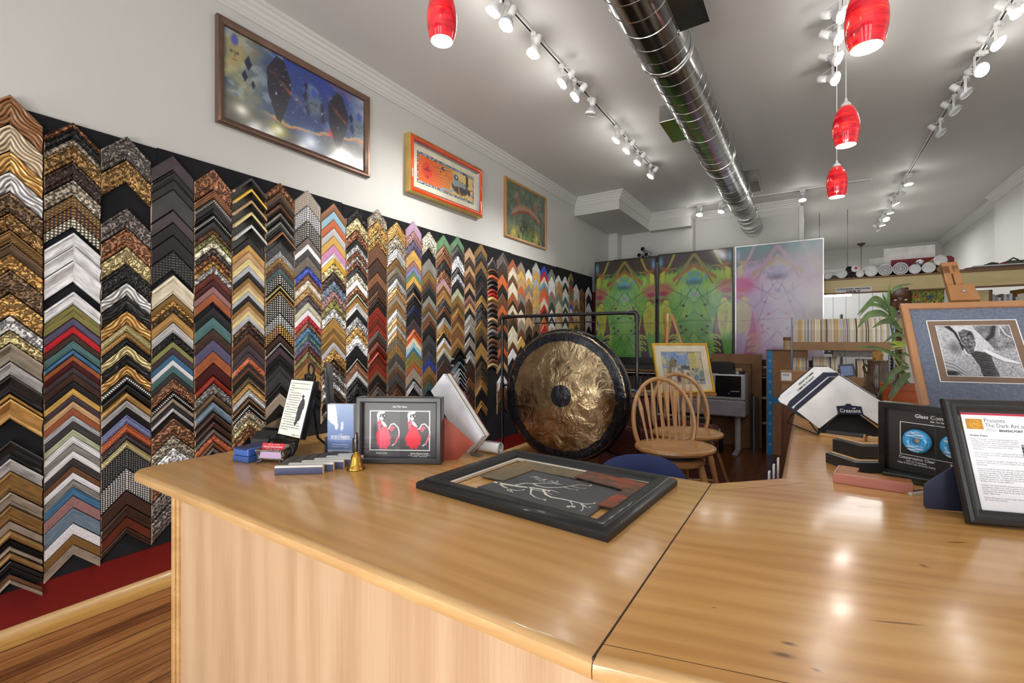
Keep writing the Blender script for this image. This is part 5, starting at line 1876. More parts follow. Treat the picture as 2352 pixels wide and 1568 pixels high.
# --- business card holder
PEW = plain('antiqued pewter', (132, 126, 116), 0.32, 0.85, bump=.003, bs=130)
x, y, z = on_top(618, 1064)
t = thing('card_holder', 'ornate pewter business card holder on little feet, filled with red cards', 'card holder', (x, y + .012, z), (0, 0, R(22)))
for sx in (-1, 1):
    mb = MB()
    mb.path([(sx * .046, -.012, .045), (sx * .050, -.010, .030), (sx * .040, -.006, .016), (sx * .036, -.010, .008), (sx * .046, -.022, .0035)], [.004, .005, .005, .004, .0035], 8)
    mb.path([(sx * .046, .05, .055), (sx * .050, .04, .036), (sx * .040, .03, .018), (sx * .046, .048, .0035)], [.004, .005, .005, .0035], 8)
    mb.build('foot', PEW, t, smooth=True)
for sx in (-1, 1):
    MB().prism([(-.010, .014), (.042, .022), (.062, .058), (-.022, .046)], sx * .047 - .002, sx * .047 + .002, plane='yz').build('side_plate', PEW, t, bevel=.001)
mb = MB()
for k in range(15):
    xx = -.047 + .094 * k / 14
    mb.lathe([(.0001, -.0036), (.0026, -.0026), (.0036, 0), (.0026, .0026), (.0001, .0036)], 8)
    mb.v[-40:] = [(vx + xx, vy - .020, vz + .044) for vx, vy, vz in mb.v[-40:]]
    mb.lathe([(.0001, -.0036), (.0026, -.0026), (.0036, 0), (.0026, .0026), (.0001, .0036)], 8)
    mb.v[-40:] = [(vx + xx, vy - .010, vz + .015) for vx, vy, vz in mb.v[-40:]]
mb.build('beaded_rim', PEW, t, smooth=True)
MB().prism([(-.011, .012), (.045, .018), (.045, .0215), (-.011, .0155)], -.048, .048, plane='yz').build('tray', PEW, t)
REDC = plain('red card', (196, 34, 48), 0.55)
WCARD = plain('white card edges', (226, 218, 232), 0.6)
PINKC = plain('lilac card faces', (206, 176, 214), 0.6)
cards = thing('business_cards', 'block of red business cards leaning in the pewter holder', 'business cards', (x, y + .012, z), (0, 0, R(22)))
lean = Matrix.Translation((0, -.012, .017)) @ Matrix.Rotation(R(-24), 4, 'X')
mb = MB()
mb.M = lean
mb.box((-.0435, 0, 0), (.0435, .034, .050))
o_ = mb.build('card_block', WCARD, cards)
mb = MB()
mb.M = lean
mb.box((-.0437, -.0008, .024), (.0437, -.0001, .0505))
mb.build('front_card', REDC, o_)
mb = MB()
mb.M = lean
mb.box((-.0437, -.0008, .001), (.0437, -.0001, .023))
mb.build('front_card', PINKC, o_)
for body, sz, zz in (('MIDDLETOWN FRAMING', .0078, .0355), ('Custom Framing  .  Fine Art  .  Gifts', .0042, .0300), ('Marilyn & Gary Simmons     860.347.7966', .0036, .0262), ('Gallery Framing      Est. of 1980', .0040, .0450)):
    tx = text('lettering', body, sz, WTXT, o_, (0, 0, 0), (R(90), 0, 0), 'CENTER', sx=.84)
    tx.matrix_local = lean @ Matrix.Translation((0, -.0012, zz))

# --- quote plaque on a wrought iron easel
x, y, z = on_top(668, 1040)
PL = thing('quote_plaque', 'tilted black framed quote plaque with a cloaked man silhouette, on black scrolled easel', 'plaque', (at(662, 1003, 1.60)), (R(-15), 0, R(-2)))
PW_, PH_ = .150, .205
MB().box((-PW_ / 2, 0, 0), (PW_ / 2, .022, PH_)).build('board', plain('gloss black board', (18, 18, 22), .2, coat=.6), PL, bevel=.0015)
IV = plain('ivory paper', (236, 232, 218), 0.7)
MB().box((-PW_ / 2 + .004, -.0006, .004), (PW_ / 2 - .004, -.0001, PH_ - .004)).build('paper', IV, PL)
quote = ["  t's unwise to pay too much. But, it's worse to pay", "   too little.", "     When you pay too much, you lose a little money,", "that is all.", "     When you pay too little, you", "sometimes lose everything, because",
         "the thing you bought was incapable", "of doing the thing it was bought to do.", "     The common law of business", "balance prohibits paying a little", "and getting a lot. It can't be done.", "     If you deal with the lowest",
         "bidder, it is well to add something", "for the risk you run.", "     And if you do that, you will have", "enough to pay for something better.", "     There is hardly anything in the world that", "someone can't make a little worse and sell a little",
         "cheaper - and people who consider price alone are", "this man's lawful prey."]
qt = text('lettering', '\n'.join(quote), .0064, KTXT, PL, (-PW_ / 2 + .012, -.0009, PH_ - .0185), spacing=1.395, bold=.00006)
fit(qt, PW_ - .026, PH_ - .034)
qt.data.transform(Matrix.Translation((-min(v.co.x for v in qt.data.vertices) - PW_ / 2 + .012, 0, PH_ - .0125 - max(v.co.z for v in qt.data.vertices))))
text('lettering', 'I', .015, KTXT, PL, (-PW_ / 2 + .0095, -.0009, PH_ - .0215), sx=.9, bold=.0003)
text('lettering', 'John Ruskin  1819-1900', .0058, KTXT, PL, (PW_ / 2 - .010, -.0009, .0085), align='RIGHT', sx=.85, bold=.00008)
SIL = plain('charcoal silhouette', (58, 58, 62), .7)
sil = [(.50, 1.0), (.60, .985), (.62, .955), (.72, .945), (.70, .93), (.62, .92), (.60, .885), (.70, .86), (.80, .80), (.86, .70), (.86, .56), (.78, .52), (.76, .38), (.74, .24), (.66, .17), (.56, .16), (.50, .07), (.42, .02), (.30, .035),
       (.22, .09), (.30, .13), (.28, .30), (.26, .48), (.30, .53), (.24, .56), (.30, .66), (.40, .78), (.50, .86), (.46, .90), (.40, .93), (.34, .94), (.44, .96)]
MB().add([(.000 + sx * .062, -.0010, .040 + sz * .112) for sx, sz in sil], [tuple(range(len(sil)))]).build('silhouette', SIL, PL, fix=False)
E = thing('tabletop_easel', 'black wrought iron tabletop easel with scrolls under and above the quote plaque', 'easel', (x - .005, y - .005, z), (0, 0, R(-2)))
pl0 = PL.location - E.location
zb = pl0.z
ox = pl0.x


def spiral(cx, cz, r0, turns, a0, yy, dirn=1, n=26):
    return [(cx + r0 * (1 - .72 * i / n) * math.cos(a0 + dirn * turns * 2 * math.pi * i / n), yy, cz + r0 * (1 - .72 * i / n) * math.sin(a0 + dirn * turns * 2 * math.pi * i / n)) for i in range(n + 1)]


yb = pl0.y + .026
tl15 = math.tan(R(15))
for sx in (-1, 1):
    MB().path([(ox + sx * .058, yb - zb * tl15 - .03, .004), (ox + sx * .045, yb - .02, zb * .55), (ox + sx * .035, yb + .002, zb + .02), (ox + sx * .012, yb + .21 * tl15 + .002, zb + .207)], .0045, 8).build('leg', IRON, E, smooth=True)
    MB().path(spiral(ox + sx * .060, zb * .5, .026, 1.1, R(90), yb - .05, -sx), .0042, 8).build('scroll', IRON, E, smooth=True)
    MB().path([(ox + sx * .05, yb - .03, zb - .008), (ox + sx * .05, yb - .062, zb - .008), (ox + sx * .05, yb - .066, zb + .010)], .004, 8).build('hook', IRON, E, smooth=True)
    MB().path(spiral(ox + sx * .022, zb + .205, .016, 1.1, R(0 if sx < 0 else 180), yb + .22 * tl15, sx), .0036, 8).build('scroll', IRON, E, smooth=True)
MB().path([(ox - .06, yb - .03, zb - .008), (ox + .06, yb - .03, zb - .008)], .004, 8).build('cross_bar', IRON, E, smooth=True)
MB().path([(ox + .018 * math.cos(R(k * 30)), yb + .235 * tl15, zb + .232 + .022 * math.sin(R(k * 30))) for k in range(12)], .004, 8, closed=True).build('finial_loop', IRON, E, smooth=True)
MB().path([(ox, yb + .21 * tl15, zb + .205), (ox, yb + .09, zb * .7), (ox, yb + .14, .005)], .0045, 8).build('rear_leg', IRON, E, smooth=True)

# --- tall dark frame side behind the plaque
TR_ = R(-31.0)
nb_ = at(774, 1030, 1.72)
t = thing('standing_picture', 'tall thin black frame seen almost edge on behind the quote plaque', 'picture frame', (nb_.x - .105 * math.cos(TR_), nb_.y - .105 * math.sin(TR_), CT + .0004), (R(3), 0, TR_))
MB().frame(.21, .325, [(0, 0), (0, .014), (.002, .017), (.020, .016), (.022, .010), (.022, 0)]).build('moulding', BLKG, t)
MB().box((-.095, -.008, .012), (.095, -.002, .313)).build('backing', BLKF, t)

# --- leaflet stand
x, y, z = on_top(778, 1055)
LS = thing('leaflet_holder', 'clear acrylic leaflet holder between the plaque and the dancer frame', 'leaflet holder', (x, y, z), (0, 0, R(26)))
ACR = glassm('clear acrylic', .03)
mb = MB().box((-.052, .034, 0), (.052, .037, .185)).box((-.052, 0, 0), (.052, .037, .003))
mb.box((-.052, 0, 0), (-.0495, .037, .075)).box((.0495, 0, 0), (.052, .037, .075))
mb.prism([(-.052, 0), (.052, 0), (.052, .072), (.030, .072), (.026, .060), (-.026, .060), (-.030, .072), (-.052, .072)], 0, .0025, plane='xz')
mb.build('holder_shell', ACR, LS)
a = Art(60, 120, .5, (120, 140, 182))
a.mix(np.clip((a.y - .5) * 1.4, 0, 1), (176, 190, 214))
a.poly([(0, .72), (0, .98), (.30, 1.0), (.36, .84), (.40, .66), (.42, .56), (.36, .52), (.28, .60), (.14, .64)], (214, 216, 226), .95)
a.ell(.34, .57, .05, .05, (224, 222, 228), .3)
a.poly([(.50, .52), (.52, .66), (.62, .68), (.62, .54), (.56, .50)], (206, 210, 222), .9)
a.poly([(.30, 1), (.42, .80), (.55, 1)], (160, 178, 206), .7)
a.mix((a.y < .30) * 1., (112, 132, 176))
a.mix((np.abs(a.y - .345) < .006) * 1., (222, 226, 236))
a.mix((np.abs(a.y - .24) < .004) * (np.abs(a.x - .5) < .3) * 1., (222, 226, 236))
a.mix((a.y < .15) * 1., (214, 216, 222))
LF = thing('leaflets', 'stack of blue and white spa leaflets standing in the clear holder', 'leaflets', LS.location, LS.rotation_euler)
o_ = MB().box((-.048, .012, .0035), (.048, .033, .190)).build('leaflet_block', plain('pale paper', (214, 218, 230), .7), LF)
a.build('cover_print', .095, .186, PAPER, o_, (0, .0115, .004))
text('lettering', 'BODY  NEEDS', .0135, WTXT, o_, (0, .0110, .071), align='CENTER', sx=.82, bold=.0002)
text('lettering', 'Massage & Body Treatments', .006, WTXT, o_, (0, .0110, .040), align='CENTER', sx=.9)
MB().path([(-.004, .0108, .072), (.004, .0108, .076), (.006, .0108, .084), (.001, .0108, .088), (-.004, .0108, .082), (.001, .0108, .078)], .0011, 5).build('leaf_emblem', WTXT, o_)

# --- dancer shadow box
x, y, z = on_top(913, 1065.5)
p0, p1 = onz(817, 1063.5, CT), onz(1013, 1066.6, CT)
yaw = math.atan2(p1.y - p0.y, p1.x - p0.x)
W, H = (p1 - p0).length, .222
DB = thing('dancer_frame', 'dark grey shadow box comparing acrylics with two white dancers in red feather skirts', 'display frame', (*(p0 + p1).xy / 2, CT + .0004), (R(-1.5), 0, yaw))
MB().frame(W, H, [(0, -.045), (0, .0), (.003, .004), (.014, .005), (.019, .001), (.020, -.016)]).build('moulding', BLKG, DB, smooth=20)
a = Art(170, 128, (W - .04) / (H - .04), (62, 60, 64))
a.mix(np.clip((a.y - .35) * 1.2, 0, .5), (84, 80, 84))
a.mix((a.x < .5) * .22, (130, 126, 124))  # grey reflection veil of the left acrylic, painted into the print
wv_ = np.sin((a.y * 60 + a.noise(6, 20, 4, 3) * 9)) * .5 + .5
a.mix((a.x < .5) * (a.y < .44) * wv_ * .25, (150, 146, 150))
rx = (a.x > .085) & (a.x < .915) & (a.y > .115) & (a.y < .855)
rin = (a.x > .096) & (a.x < .904) & (a.y > .13) & (a.y < .842)
a.mix((rx & ~rin) * 1., (236, 236, 236))
for ox_, k in ((0, 0), (.42, 1)):
    def S(pts):
        return [(ox_ + .10 + px * .40, .13 + py * .71) for px, py in pts]
    white, red, pink = (236, 234, 230), (222, 24, 54), (206, 84, 108)
    a.poly(S([(.21, .92), (.25, .98), (.42, 1.0), (.50, .97), (.44, .94), (.34, .92), (.28, .80), (.30, .72), (.24, .72)]), white)
    a.ell(ox_ + .10 + .40 * .40, .13 + .71 * .86, .040, .045, (40, 34, 36), .1)
    a.ell(ox_ + .10 + .40 * .37, .13 + .71 * .81, .026, .032, white, .1)
    for q_ in range(5):
        a.ell(ox_ + .10 + .40 * (.32 + .05 * q_), .13 + .71 * (.89 - .01 * (q_ % 2)), .008, .012, white if q_ % 2 else (40, 34, 36), .3)
    a.poly(S([(.22, .74), (.34, .76), (.42, .74), (.36, .64), (.32, .56), (.36, .52), (.26, .50), (.24, .62)]), pink)
    a.poly(S([(.36, .76), (.46, .72), (.56, .60), (.44, .53), (.34, .52), (.35, .55), (.46, .60), (.38, .68)]), white)
    a.line(S([(.30, .52), (.46, .53), (.62, .55), (.70, .66), (.80, .68), (.94, .58), (.98, .46), (.97, .34), (.90, .28), (.84, .16), (.74, .11)]), .010, white)
    a.poly(S([(.62, .55), (.76, .62), (.84, .58), (.72, .46)]), pink)
    a.poly(S([(.96, .44), (.88, .30), (.80, .12), (.86, .14), (.98, .34)]), pink, .8)
    dx, dy = (a.x - (ox_ + .10 + .40 * .44)) / .105, (a.y - (.13 + .71 * .30)) / .215
    ang = np.arctan2(dy, dx)
    rr = np.hypot(dx, dy)
    edge = 1.0 + (.015 + .03 * k) * np.sin(ang * 33) * (dy < .3) + .34 * (a.noise(9, 8, 60 + k, 3) - .5) + .14 * (k * np.cos(ang - 3.3)) + .16 * np.clip(-dy, 0, 1) * np.sin(ang * 9)
    skirt = np.clip((edge - rr) * 14, 0, 1) * (a.y > .145)
    a.mix(skirt, red)
    a.mix(skirt * (np.sin(ang * 40 + rr * 5) > .2) * .28, (160, 10, 36) if k else (240, 140, 160))
    if k == 0:
        a.mix(skirt * (a.x > ox_ + .10 + .40 * .30) * .55, (214, 110, 134))
a.build('dancer_print', W - .04, H - .04, attr_mat('museum acrylic print', .5, coat=.06, coatr=.1), DB, (0, .015, .02))
text('lettering', 'See The Value', .0085, WTXT, DB, (0, .0145, H - .036), align='CENTER', bold=.0002)
text('lettering', 'Regular Acrylic', .0062, WTXT, DB, (-.062, .0145, .030), align='CENTER', bold=.0002)
text('lettering', 'Optium Museum Acrylic', .0068, WTXT, DB, (.068, .0145, .0295), align='CENTER', sx=.94, bold=.0002)
text('lettering', 'Anti-Static  .  Anti-Reflective  .  Abrasion Resistance\nUV Protection  .  Shatter Resistance', .0036, WTXT, DB, (.068, .0145, .0245), align='CENTER', bold=.0001)
MB().box((-W / 2 + .01, .020, .01), (W / 2 - .01, .044, H - .01)).build('backing', BLKF, DB)
ES = wood('red stained easel back', (150, 62, 40), (176, 80, 56), axis=2, rough=.5)
MB().add([(W / 2 + .003, .010, .0), (W / 2 + .010, .010, .0), (W / 2 + .010, .012, .12), (W / 2 + .003, .012, .13)], [(0, 1, 2, 3)])
mb = MB()
mb.M = Matrix.Translation((W / 2 - .03, .046, 0)) @ Matrix.Rotation(R(14), 4, 'Z')
mb.prism([(0.0, 0.0), (.075, 0.0), (.135, .055), (.03, .150), (0.0, .16)], 0, .005, plane='xz')
mb.build('easel_back', ES, DB, bevel=.001)

# --- mat board samples leaning behind the dancer frame
bt = [('white front', (232, 232, 238), .015), ('dark green edged', (34, 62, 54), .0035), ('off-white', (226, 222, 212), .0055), ('cream', (214, 206, 190), .0045), ('white', (234, 234, 236), .0055), ('grey cored', (170, 166, 160), .004),
      ('dark red', (150, 28, 58), .0035)]
base = onz(1066, 1046, CT)
yy = 0.0
for nm, c, th in bt:
    t = thing('mat_board_sample', '%s mat board sample leaning askew in the pile right of the dancer frame' % nm, 'mat sample', (base.x + .0, base.y + .012, CT + .0006 + (yy + th + .013) * .106), (R(-6), 0, R(-6)), 'mat boards leaning behind the dancer frame')
    mb = MB()
    an = R(43)
    mb.M = Matrix.Translation((-.04, .028 + yy, 0)) @ Matrix.Rotation(an, 4, 'Y')
    L_, B_ = .31, .098
    mb.M = Matrix.Translation((0, .012 + yy, .0)) @ Matrix.Rotation(an, 4, 'Y')
    # long side runs up to the left; the low corner touches the counter
    e0 = Matrix.Rotation(an, 4, 'Y')
    mb.box((-L_, 0, 0), (0, th - .0006, B_))
    zs = min(v[2] for v in mb.v)
    mb.v = [(vx - .005, vy, vz - zs) for vx, vy, vz in mb.v]
    mb.build('board', plain('%s mat board' % nm, c, .75), t)
    yy += th

# --- roll of white paper and a grey tag
PAPW = plain('white paper roll', (228, 228, 226), 0.65)
p0, p1 = onz(1092, 1040, CT), onz(1148, 1047, CT)
t = thing('paper_roll', 'short roll of white paper lying on the counter near the gong', 'paper roll', (p1.x - .01, p1.y + .018, CT + .0225), (0, 0, math.atan2(p1.y - p0.y, p1.x - p0.x) - R(6)))
pts = []
mb = MB()
n = 70
rin_, rout = .008, .0218
vv, ff = [], []
for i in range(n + 1):
    an = i / n * 2 * math.pi * 3.2
    r_ = rin_ + (rout - rin_) * i / n
    vv += [(-.13, r_ * math.cos(an), r_ * math.sin(an)), (.0, r_ * math.cos(an), r_ * math.sin(an))]
for i in range(n):
    ff.append((2 * i, 2 * i + 1, 2 * i + 3, 2 * i + 2))
mb.add(vv, ff).build('sheet', PAPW, t, smooth=60, fix=False)
x, y, z = on_top(1095, 1046)
o_ = MB().box((-.022, -.012, 0), (.022, .012, .002)).build('swatch_tag', plain('grey swatch', (90, 90, 96), .5))
o_.location, o_.rotation_euler = (x, y, z), (0, 0, R(-8))
tag(o_, 'small flat grey swatch tag beside the white paper roll', 'swatch')

# --- row of white topped corner samples
WTOP = plain('white moulding face', (230, 228, 222), 0.4, coat=0.2)
BSIDE = plain('slate blue moulding side', (86, 92, 128), 0.45)
RAW = wood('raw pale wood', (206, 168, 116), (226, 192, 144), axis=1, rough=.6)
DGR = plain('dark grey moulding face', (78, 74, 70), .5)
pA, pB = onz(630, 1091, CT), onz(741, 1088, CT)
ex = (pB - pA).normalized()
ya = math.atan2(ex.y, ex.x)
L0 = (pB - pA).length
for k, (lab, n_) in enumerate((('nearest of six white faced corner samples lined up on the counter, with blue side', 0), ('second white faced corner sample behind the nearest one, with cut wood end', 1),
                               ('third white faced corner sample from the front of the row', 2), ('fourth white faced corner sample from the front of the row', 3),
                               ('fifth white faced corner sample from the front of the row', 4), ('rearmost white faced corner sample by the leaflet holder', 5))):
    off = (pA.x + ex.x * .030 * k - ex.y * .0275 * k, pA.y + ex.y * .030 * k + ex.x * .0275 * k)
    t = thing('frame_corner_sample', lab, 'frame sample', (off[0], off[1], CT + .0004), (0, 0, ya), 'white faced corner samples on the counter')
    L_ = L0 - .006 * k
    MB().box((0, 0, .0), (L_, .012, .020)).build('front_rail', BSIDE, t, bevel=.001)
    MB().box((0, 0, .0202), (L_, .014, .0265)).build('front_face', WTOP, t, bevel=.0015)
    MB().box((L_ + .0001, .0003, .0), (L_ + .0022, .0118, .0262)).build('cut_end', RAW, t)
    MB().box((.0, .0146, .001), (.0275, .135 - .0275 * k * .5, .0245)).build('side_rail', DGR, t)

# --- hand bell
BRASS = plain('polished brass', (206, 162, 74), 0.14, 1.0, var=.03)
BELLW = plain('dark bell handle', (44, 36, 32), 0.3, coat=.5)
x, y, z = on_top(818, 1077)
t = thing('hand_bell', 'small polished brass hand bell with a dark wooden handle', 'bell', (x, y, z))
MB().lathe([(.0265, .0), (.0285, .001), (.0285, .004), (.0255, .008), (.0205, .018), (.0175, .030), (.0155, .040), (.012, .047), (.007, .051), (.005, .054), (.0049, .058), (.0001, .058)], 40, cap=False).lathe(
    [(.026, .0005), (.0235, .006), (.018, .018), (.013, .040), (.0001, .045)], 32, cap=False).build('bell_cup', BRASS, t, smooth=60)
MB().lathe([(.005, .056), (.0072, .062), (.0062, .070), (.0078, .086), (.0068, .100), (.0052, .108), (.0060, .112), (.0045, .117), (.0001, .1185)], 24).build('handle', BELLW, t, smooth=True)
MB().lathe([(.0001, .002), (.0045, .004), (.006, .009), (.004, .014), (.001, .020), (.001, .044)], 12).build('clapper', BRASS, t, smooth=True)
# --- loose stack of blue grey tags behind the easel
for k in range(3):
    x, y, z = on_top(737 + 4 * k, 1036 - 2 * k)
    o_ = MB().box((-.028, -.016, 0), (.028, .016, .006)).build('swatch_book', plain('blue grey swatch', (150, 166, 196), .5), bevel=.001)
    o_.location, o_.rotation_euler = (x + .004, y + .036, z + .0065 * k), (0, 0, R(-30 + 6 * k))
    tag(o_, ('lowest', 'middle', 'topmost')[k] + ' of three little blue grey swatch books behind the iron easel', 'swatch book', 'swatch books behind the easel')

# ================================================================== ON THE RIGHT COUNTER
# --- certificate style frame with printed page
PRB = Vector((.297, 1.418, CT + .0004))
PYAW = R(16.3)
ex = Vector((math.cos(PYAW), math.sin(PYAW), 0))
PWD, PHT = .372, .284
t = thing('printed_page_frame', 'black beaded frame with a printed page and photo, at the right edge of the counter', 'picture frame', PRB + ex * (PWD / 2), (R(-20), 0, PYAW))
BLKB = plain('black beaded moulding', (36, 35, 36), .38, coat=.2)
MB().frame(PWD, PHT, [(0, 0), (0, .012), (.003, .017), (.009, .019), (.0130, .0165)]).build('moulding', BLKB, t)
MB().frame(PWD, PHT, [(.0175, .0165), (.021, .017), (.027, .012), (.031, .010), (.031, .004)]).build('moulding', BLKB, t)
bm_ = MB()
nb = 0
hx, lo, hi = PWD / 2 - .0152, .0152, PHT - .0152


def bead(mb, x, z, y, r=.0016):
    b = len(mb.v)
    mb.add([(x - r, y, z), (x + r, y, z), (x, y, z - r), (x, y, z + r), (x, y - r * 1.1, z)], [(0, 2, 4), (2, 1, 4), (1, 3, 4), (3, 0, 4)])


k = 0
while k * .0038 < 2 * hx:
    for z in (lo, hi):
        bead(bm_, -hx + k * .0038, z, -.0166)
    k += 1
k = 1
while k * .0038 < hi - lo:
    for x in (-hx, hx):
        bead(bm_, x, lo + k * .0038, -.0166)
    k += 1
MB().frame(PWD, PHT, [(.0130, .0164), (.0175, .0164)]).build('bead_channel', plain('black channel', (24, 24, 25), .5), t)
bm_.build('beading', plain('dark grey beads', (88, 86, 86), .3, coat=.4), t, smooth=60, fix=False)
page = plain('white page', (232, 232, 236), .7)
pw, ph = PWD - .076, PHT - .076
MB().box((-PWD / 2 + .028, -.0045, .028), (PWD / 2 - .028, -.002, PHT - .028)).build('page', page, t)
MB().box((-pw / 2, -.0052, PHT - .0435), (pw / 2, -.0046, PHT - .0385)).build('page_band', plain('crimson band', (186, 52, 74), .7), t)
x0 = -pw / 2 + .009
zt = PHT - .038
MB().box((x0, -.0052, zt - .042), (x0 + .034, -.0046, zt - .016)).build('logo_block', plain('gold logo block', (190, 132, 44), .5), t)
YTX = plain('pale gold lettering', (230, 190, 90), .5)
MB().path([(x0 + .017 + .0105 * math.cos(R(22.5 + 45 * q)), -.0055, zt - .029 + .0105 * math.sin(R(22.5 + 45 * q))) for q in range(8)], .0009, 4, closed=True).build('logo_emblem', YTX, t)
text('logo_emblem', 'm', .017, YTX, t, (x0 + .017, -.0056, zt - .034), align='CENTER')
text('lettering', 'Presents', .0145, GTXT, t, (x0 + .038, -.0050, zt - .0235), sx=.84)
text('lettering', 'The Dark Art of Kristen Patino', .0145, GTXT, t, (x0 + .038, -.0050, zt - .036), sx=.84)
text('lettering', 'Founder &\nArtist behind', .0040, GTXT, t, (x0 + .038, -.0050, zt - .0415))
text('lettering', 'BREAKING POINT APPAREL', .0080, KTXT, t, (x0 + .064, -.0050, zt - .0465), sx=.74, bold=.0002)
text('lettering', 'Kristen Patino', .0062, KTXT, t, (x0 + .003, -.0050, zt - .060), bold=.0001)
paras = ['Artist | Founder of BreakingPointApparel.com', 'Kristen is a 39-year-old artist, graphic designer,', 'and life-long artist. What started as a love for', 'drawing horses, unicorns and anything fantasy,', 'evolved into a lifelong passion for visual', 'expression.', '',
         'Over the years, her artistic journey led her from', 'pencil sketches to acrylic painting, and eventually,', 'to tattooing.', '', 'Kristen worked as a graphic designer for 16 years,', 'and later returned to school to acquire her BA in', 'marketing.', '',
         'More recently, Kristen has left the corporate world', 'behind and is focusing her energy on her art. She is', 'now the founding artist behind Breaking Point', 'Apparel, where she combines her love for visual', 'storytelling with her unique style by selling not', 'only art prints but also apparel that resonates',
         'deeply with her target audience.', '', 'Kristen has been heavily influenced by pop, horror,', 'and tattoo culture as well as artists such as M.C.', 'Escher, Frank Frazetta, and Salvador Dali. Kristen', 'attributes her dark style to an early fascination with', 'Edgar Allan Poe.', '', 'Follow Kristen on social to get the latest news on', 'her work and events!']
text('lettering', '\n'.join(paras), .0050, plain('pale grey lettering', (136, 138, 150), .7), t, (x0 + .003, -.0050, zt - .0685), sx=1.0, spacing=.975)
a = Art(60, 90, .66, (60, 54, 52))
a.mix(np.clip((a.noise(6, 8, 71, 3) - .5) * 5, 0, 1), (96, 88, 82))
a.mix((a.y > .93) * 1., (150, 140, 128))
for q in range(4):
    a.mix((np.abs(a.y - (.60 + .09 * q)) < .006) * (a.x < .6) * 1., (200, 196, 190))
a.ell(.78, .80, .10, .075, (206, 170, 110), .2)
a.ell(.79, .78, .06, .055, (214, 170, 146), .2)
a.poly([(.50, .42), (.56, .66), (.70, .71), (.90, .71), (1, .66), (1, .36), (.60, .36)], (34, 32, 34))
a.poly([(.46, .56), (.54, .60), (.62, .42), (.56, .38)], (206, 164, 140))
a.poly([(.12, .02), (.62, .06), (.58, .36), (.06, .34)], (222, 220, 214))
a.ell(.36, .19, .10, .075, (90, 92, 96), .3)
ph_ = a.build('page_photo', .052, .094, PAPER, t, (x0 + .126, -.0050, .076))
MB().box((x0 + .126, -.0050, .040), (x0 + .176, -.0046, .070)).build('page_box', plain('pale page box', (222, 222, 230), .7), t)
text('lettering', 'breaking\npoint\napparel', .0062, KTXT, t, (x0 + .142, -.0054, .062), spacing=1.3)
mb = MB()
for q in range(3):
    mb = MB().lathe([(.0001, -.0056), (.0032, -.0056), (.0032, -.0050)], 14, axis='y')
    mb.build('page_icon', KTXT, t, loc=(x0 + .136, 0, .064 - .0085 * q))
# navy easel back standing out at the left
mb = MB()
mb.M = Matrix.Rotation(R(20), 4, 'X')
mb.prism([(-PWD / 2 - .036, .003), (-PWD / 2 - .040, .01), (-PWD / 2 - .040, .060), (-PWD / 2 - .028, .072), (-PWD / 2 + .03, .12), (-PWD / 2 + .06, .12), (-PWD / 2 + .06, .003)], .075, .080, plane='xz')
mb.build('easel_back', plain('navy easel back', (34, 38, 62), .5), t, bevel=.001)
mb = MB().box((-PWD / 2 + .02, -.0015, .02), (PWD / 2 - .02, .004, PHT - .02))
mb.build('backing', BLKF, t)
for ch in t.children:
    if ch.name.split('.')[0] in ('page_band', 'logo_block', 'logo_emblem', 'lettering', 'page_photo', 'page_box', 'page_icon'):
        k_ = .93
        ch.data.transform(Matrix.Translation((-pw / 2 * (1 - k_) - .006, 0, (PHT - .031) * 1.0 - (PHT - .038) * k_)) @ Matrix.Diagonal((k_, 1, k_, 1)))
        ch.location.x *= k_
        ch.location.z *= k_

# --- donut display frame
DL = Vector((.184, 1.822, CT + .0004))
DYAW = R(-32)
ex = Vector((math.cos(DYAW), math.sin(DYAW), 0))
W, H = .285, .222
t = thing('donut_frame', 'black shadow box with a blue iced donut comparing glass, behind the printed page frame', 'display frame', DL + ex * (W / 2), (0, 0, DYAW))
BLKS = plain('black satin moulding', (24, 23, 25), .25, coat=.5)
MB().frame(W, H, [(0, -.045), (0, 0), (.003, .003), (.018, .003), (.020, -.004), (.020, -.018)]).build('moulding', BLKS, t)
DBG = plain('dark brown backing card', (50, 44, 42), .5)
DBK = plain('black window', (26, 25, 27), .5)
MB().box((-W / 2 + .018, .017, .018), (W / 2 - .018, .020, H - .018)).build('backing', DBG, t)
x0, x1, z0, z1 = -W / 2 + .052, W / 2 - .052, .070, .165
MB().box((x0, .0155, z0), (x1, .0168, z1)).build('window_card', DBK, t)
MB().frame(x1 - x0 + .004, z1 - z0 + .004, [(0, -.0155), (.0018, -.0155)], z0=z0 - .002).build('white_line', WTXT, t)
text('lettering', 'Glass Comparison', .0150, WTXT, t, (0, .0160, H - .0385), align='CENTER', bold=.0003)
text('lettering', 'See The Value', .0066, WTXT, t, (.0, .0160, H - .0475), align='CENTER', bold=.0002)
text('lettering', 'Conservation Clear', .0115, WTXT, t, (-.052, .0160, .0565), align='CENTER', sx=.95, bold=.0003)
text('lettering', '99% UV Protection,\nHelps Protect Your Art from Fading.', .0068, WTXT, t, (-.052, .0160, .0480), align='CENTER', sx=.92, bold=.0002)
text('lettering', 'Museum Glass', .0115, WTXT, t, (.058, .0160, .0565), align='CENTER', sx=.95, bold=.0003)
ICE = plain('blue icing', (66, 170, 232), .22, coat=.6)
DOU = plain('donut dough', (214, 196, 176), .7)
WIC = plain('white icing', (244, 244, 246), .4)
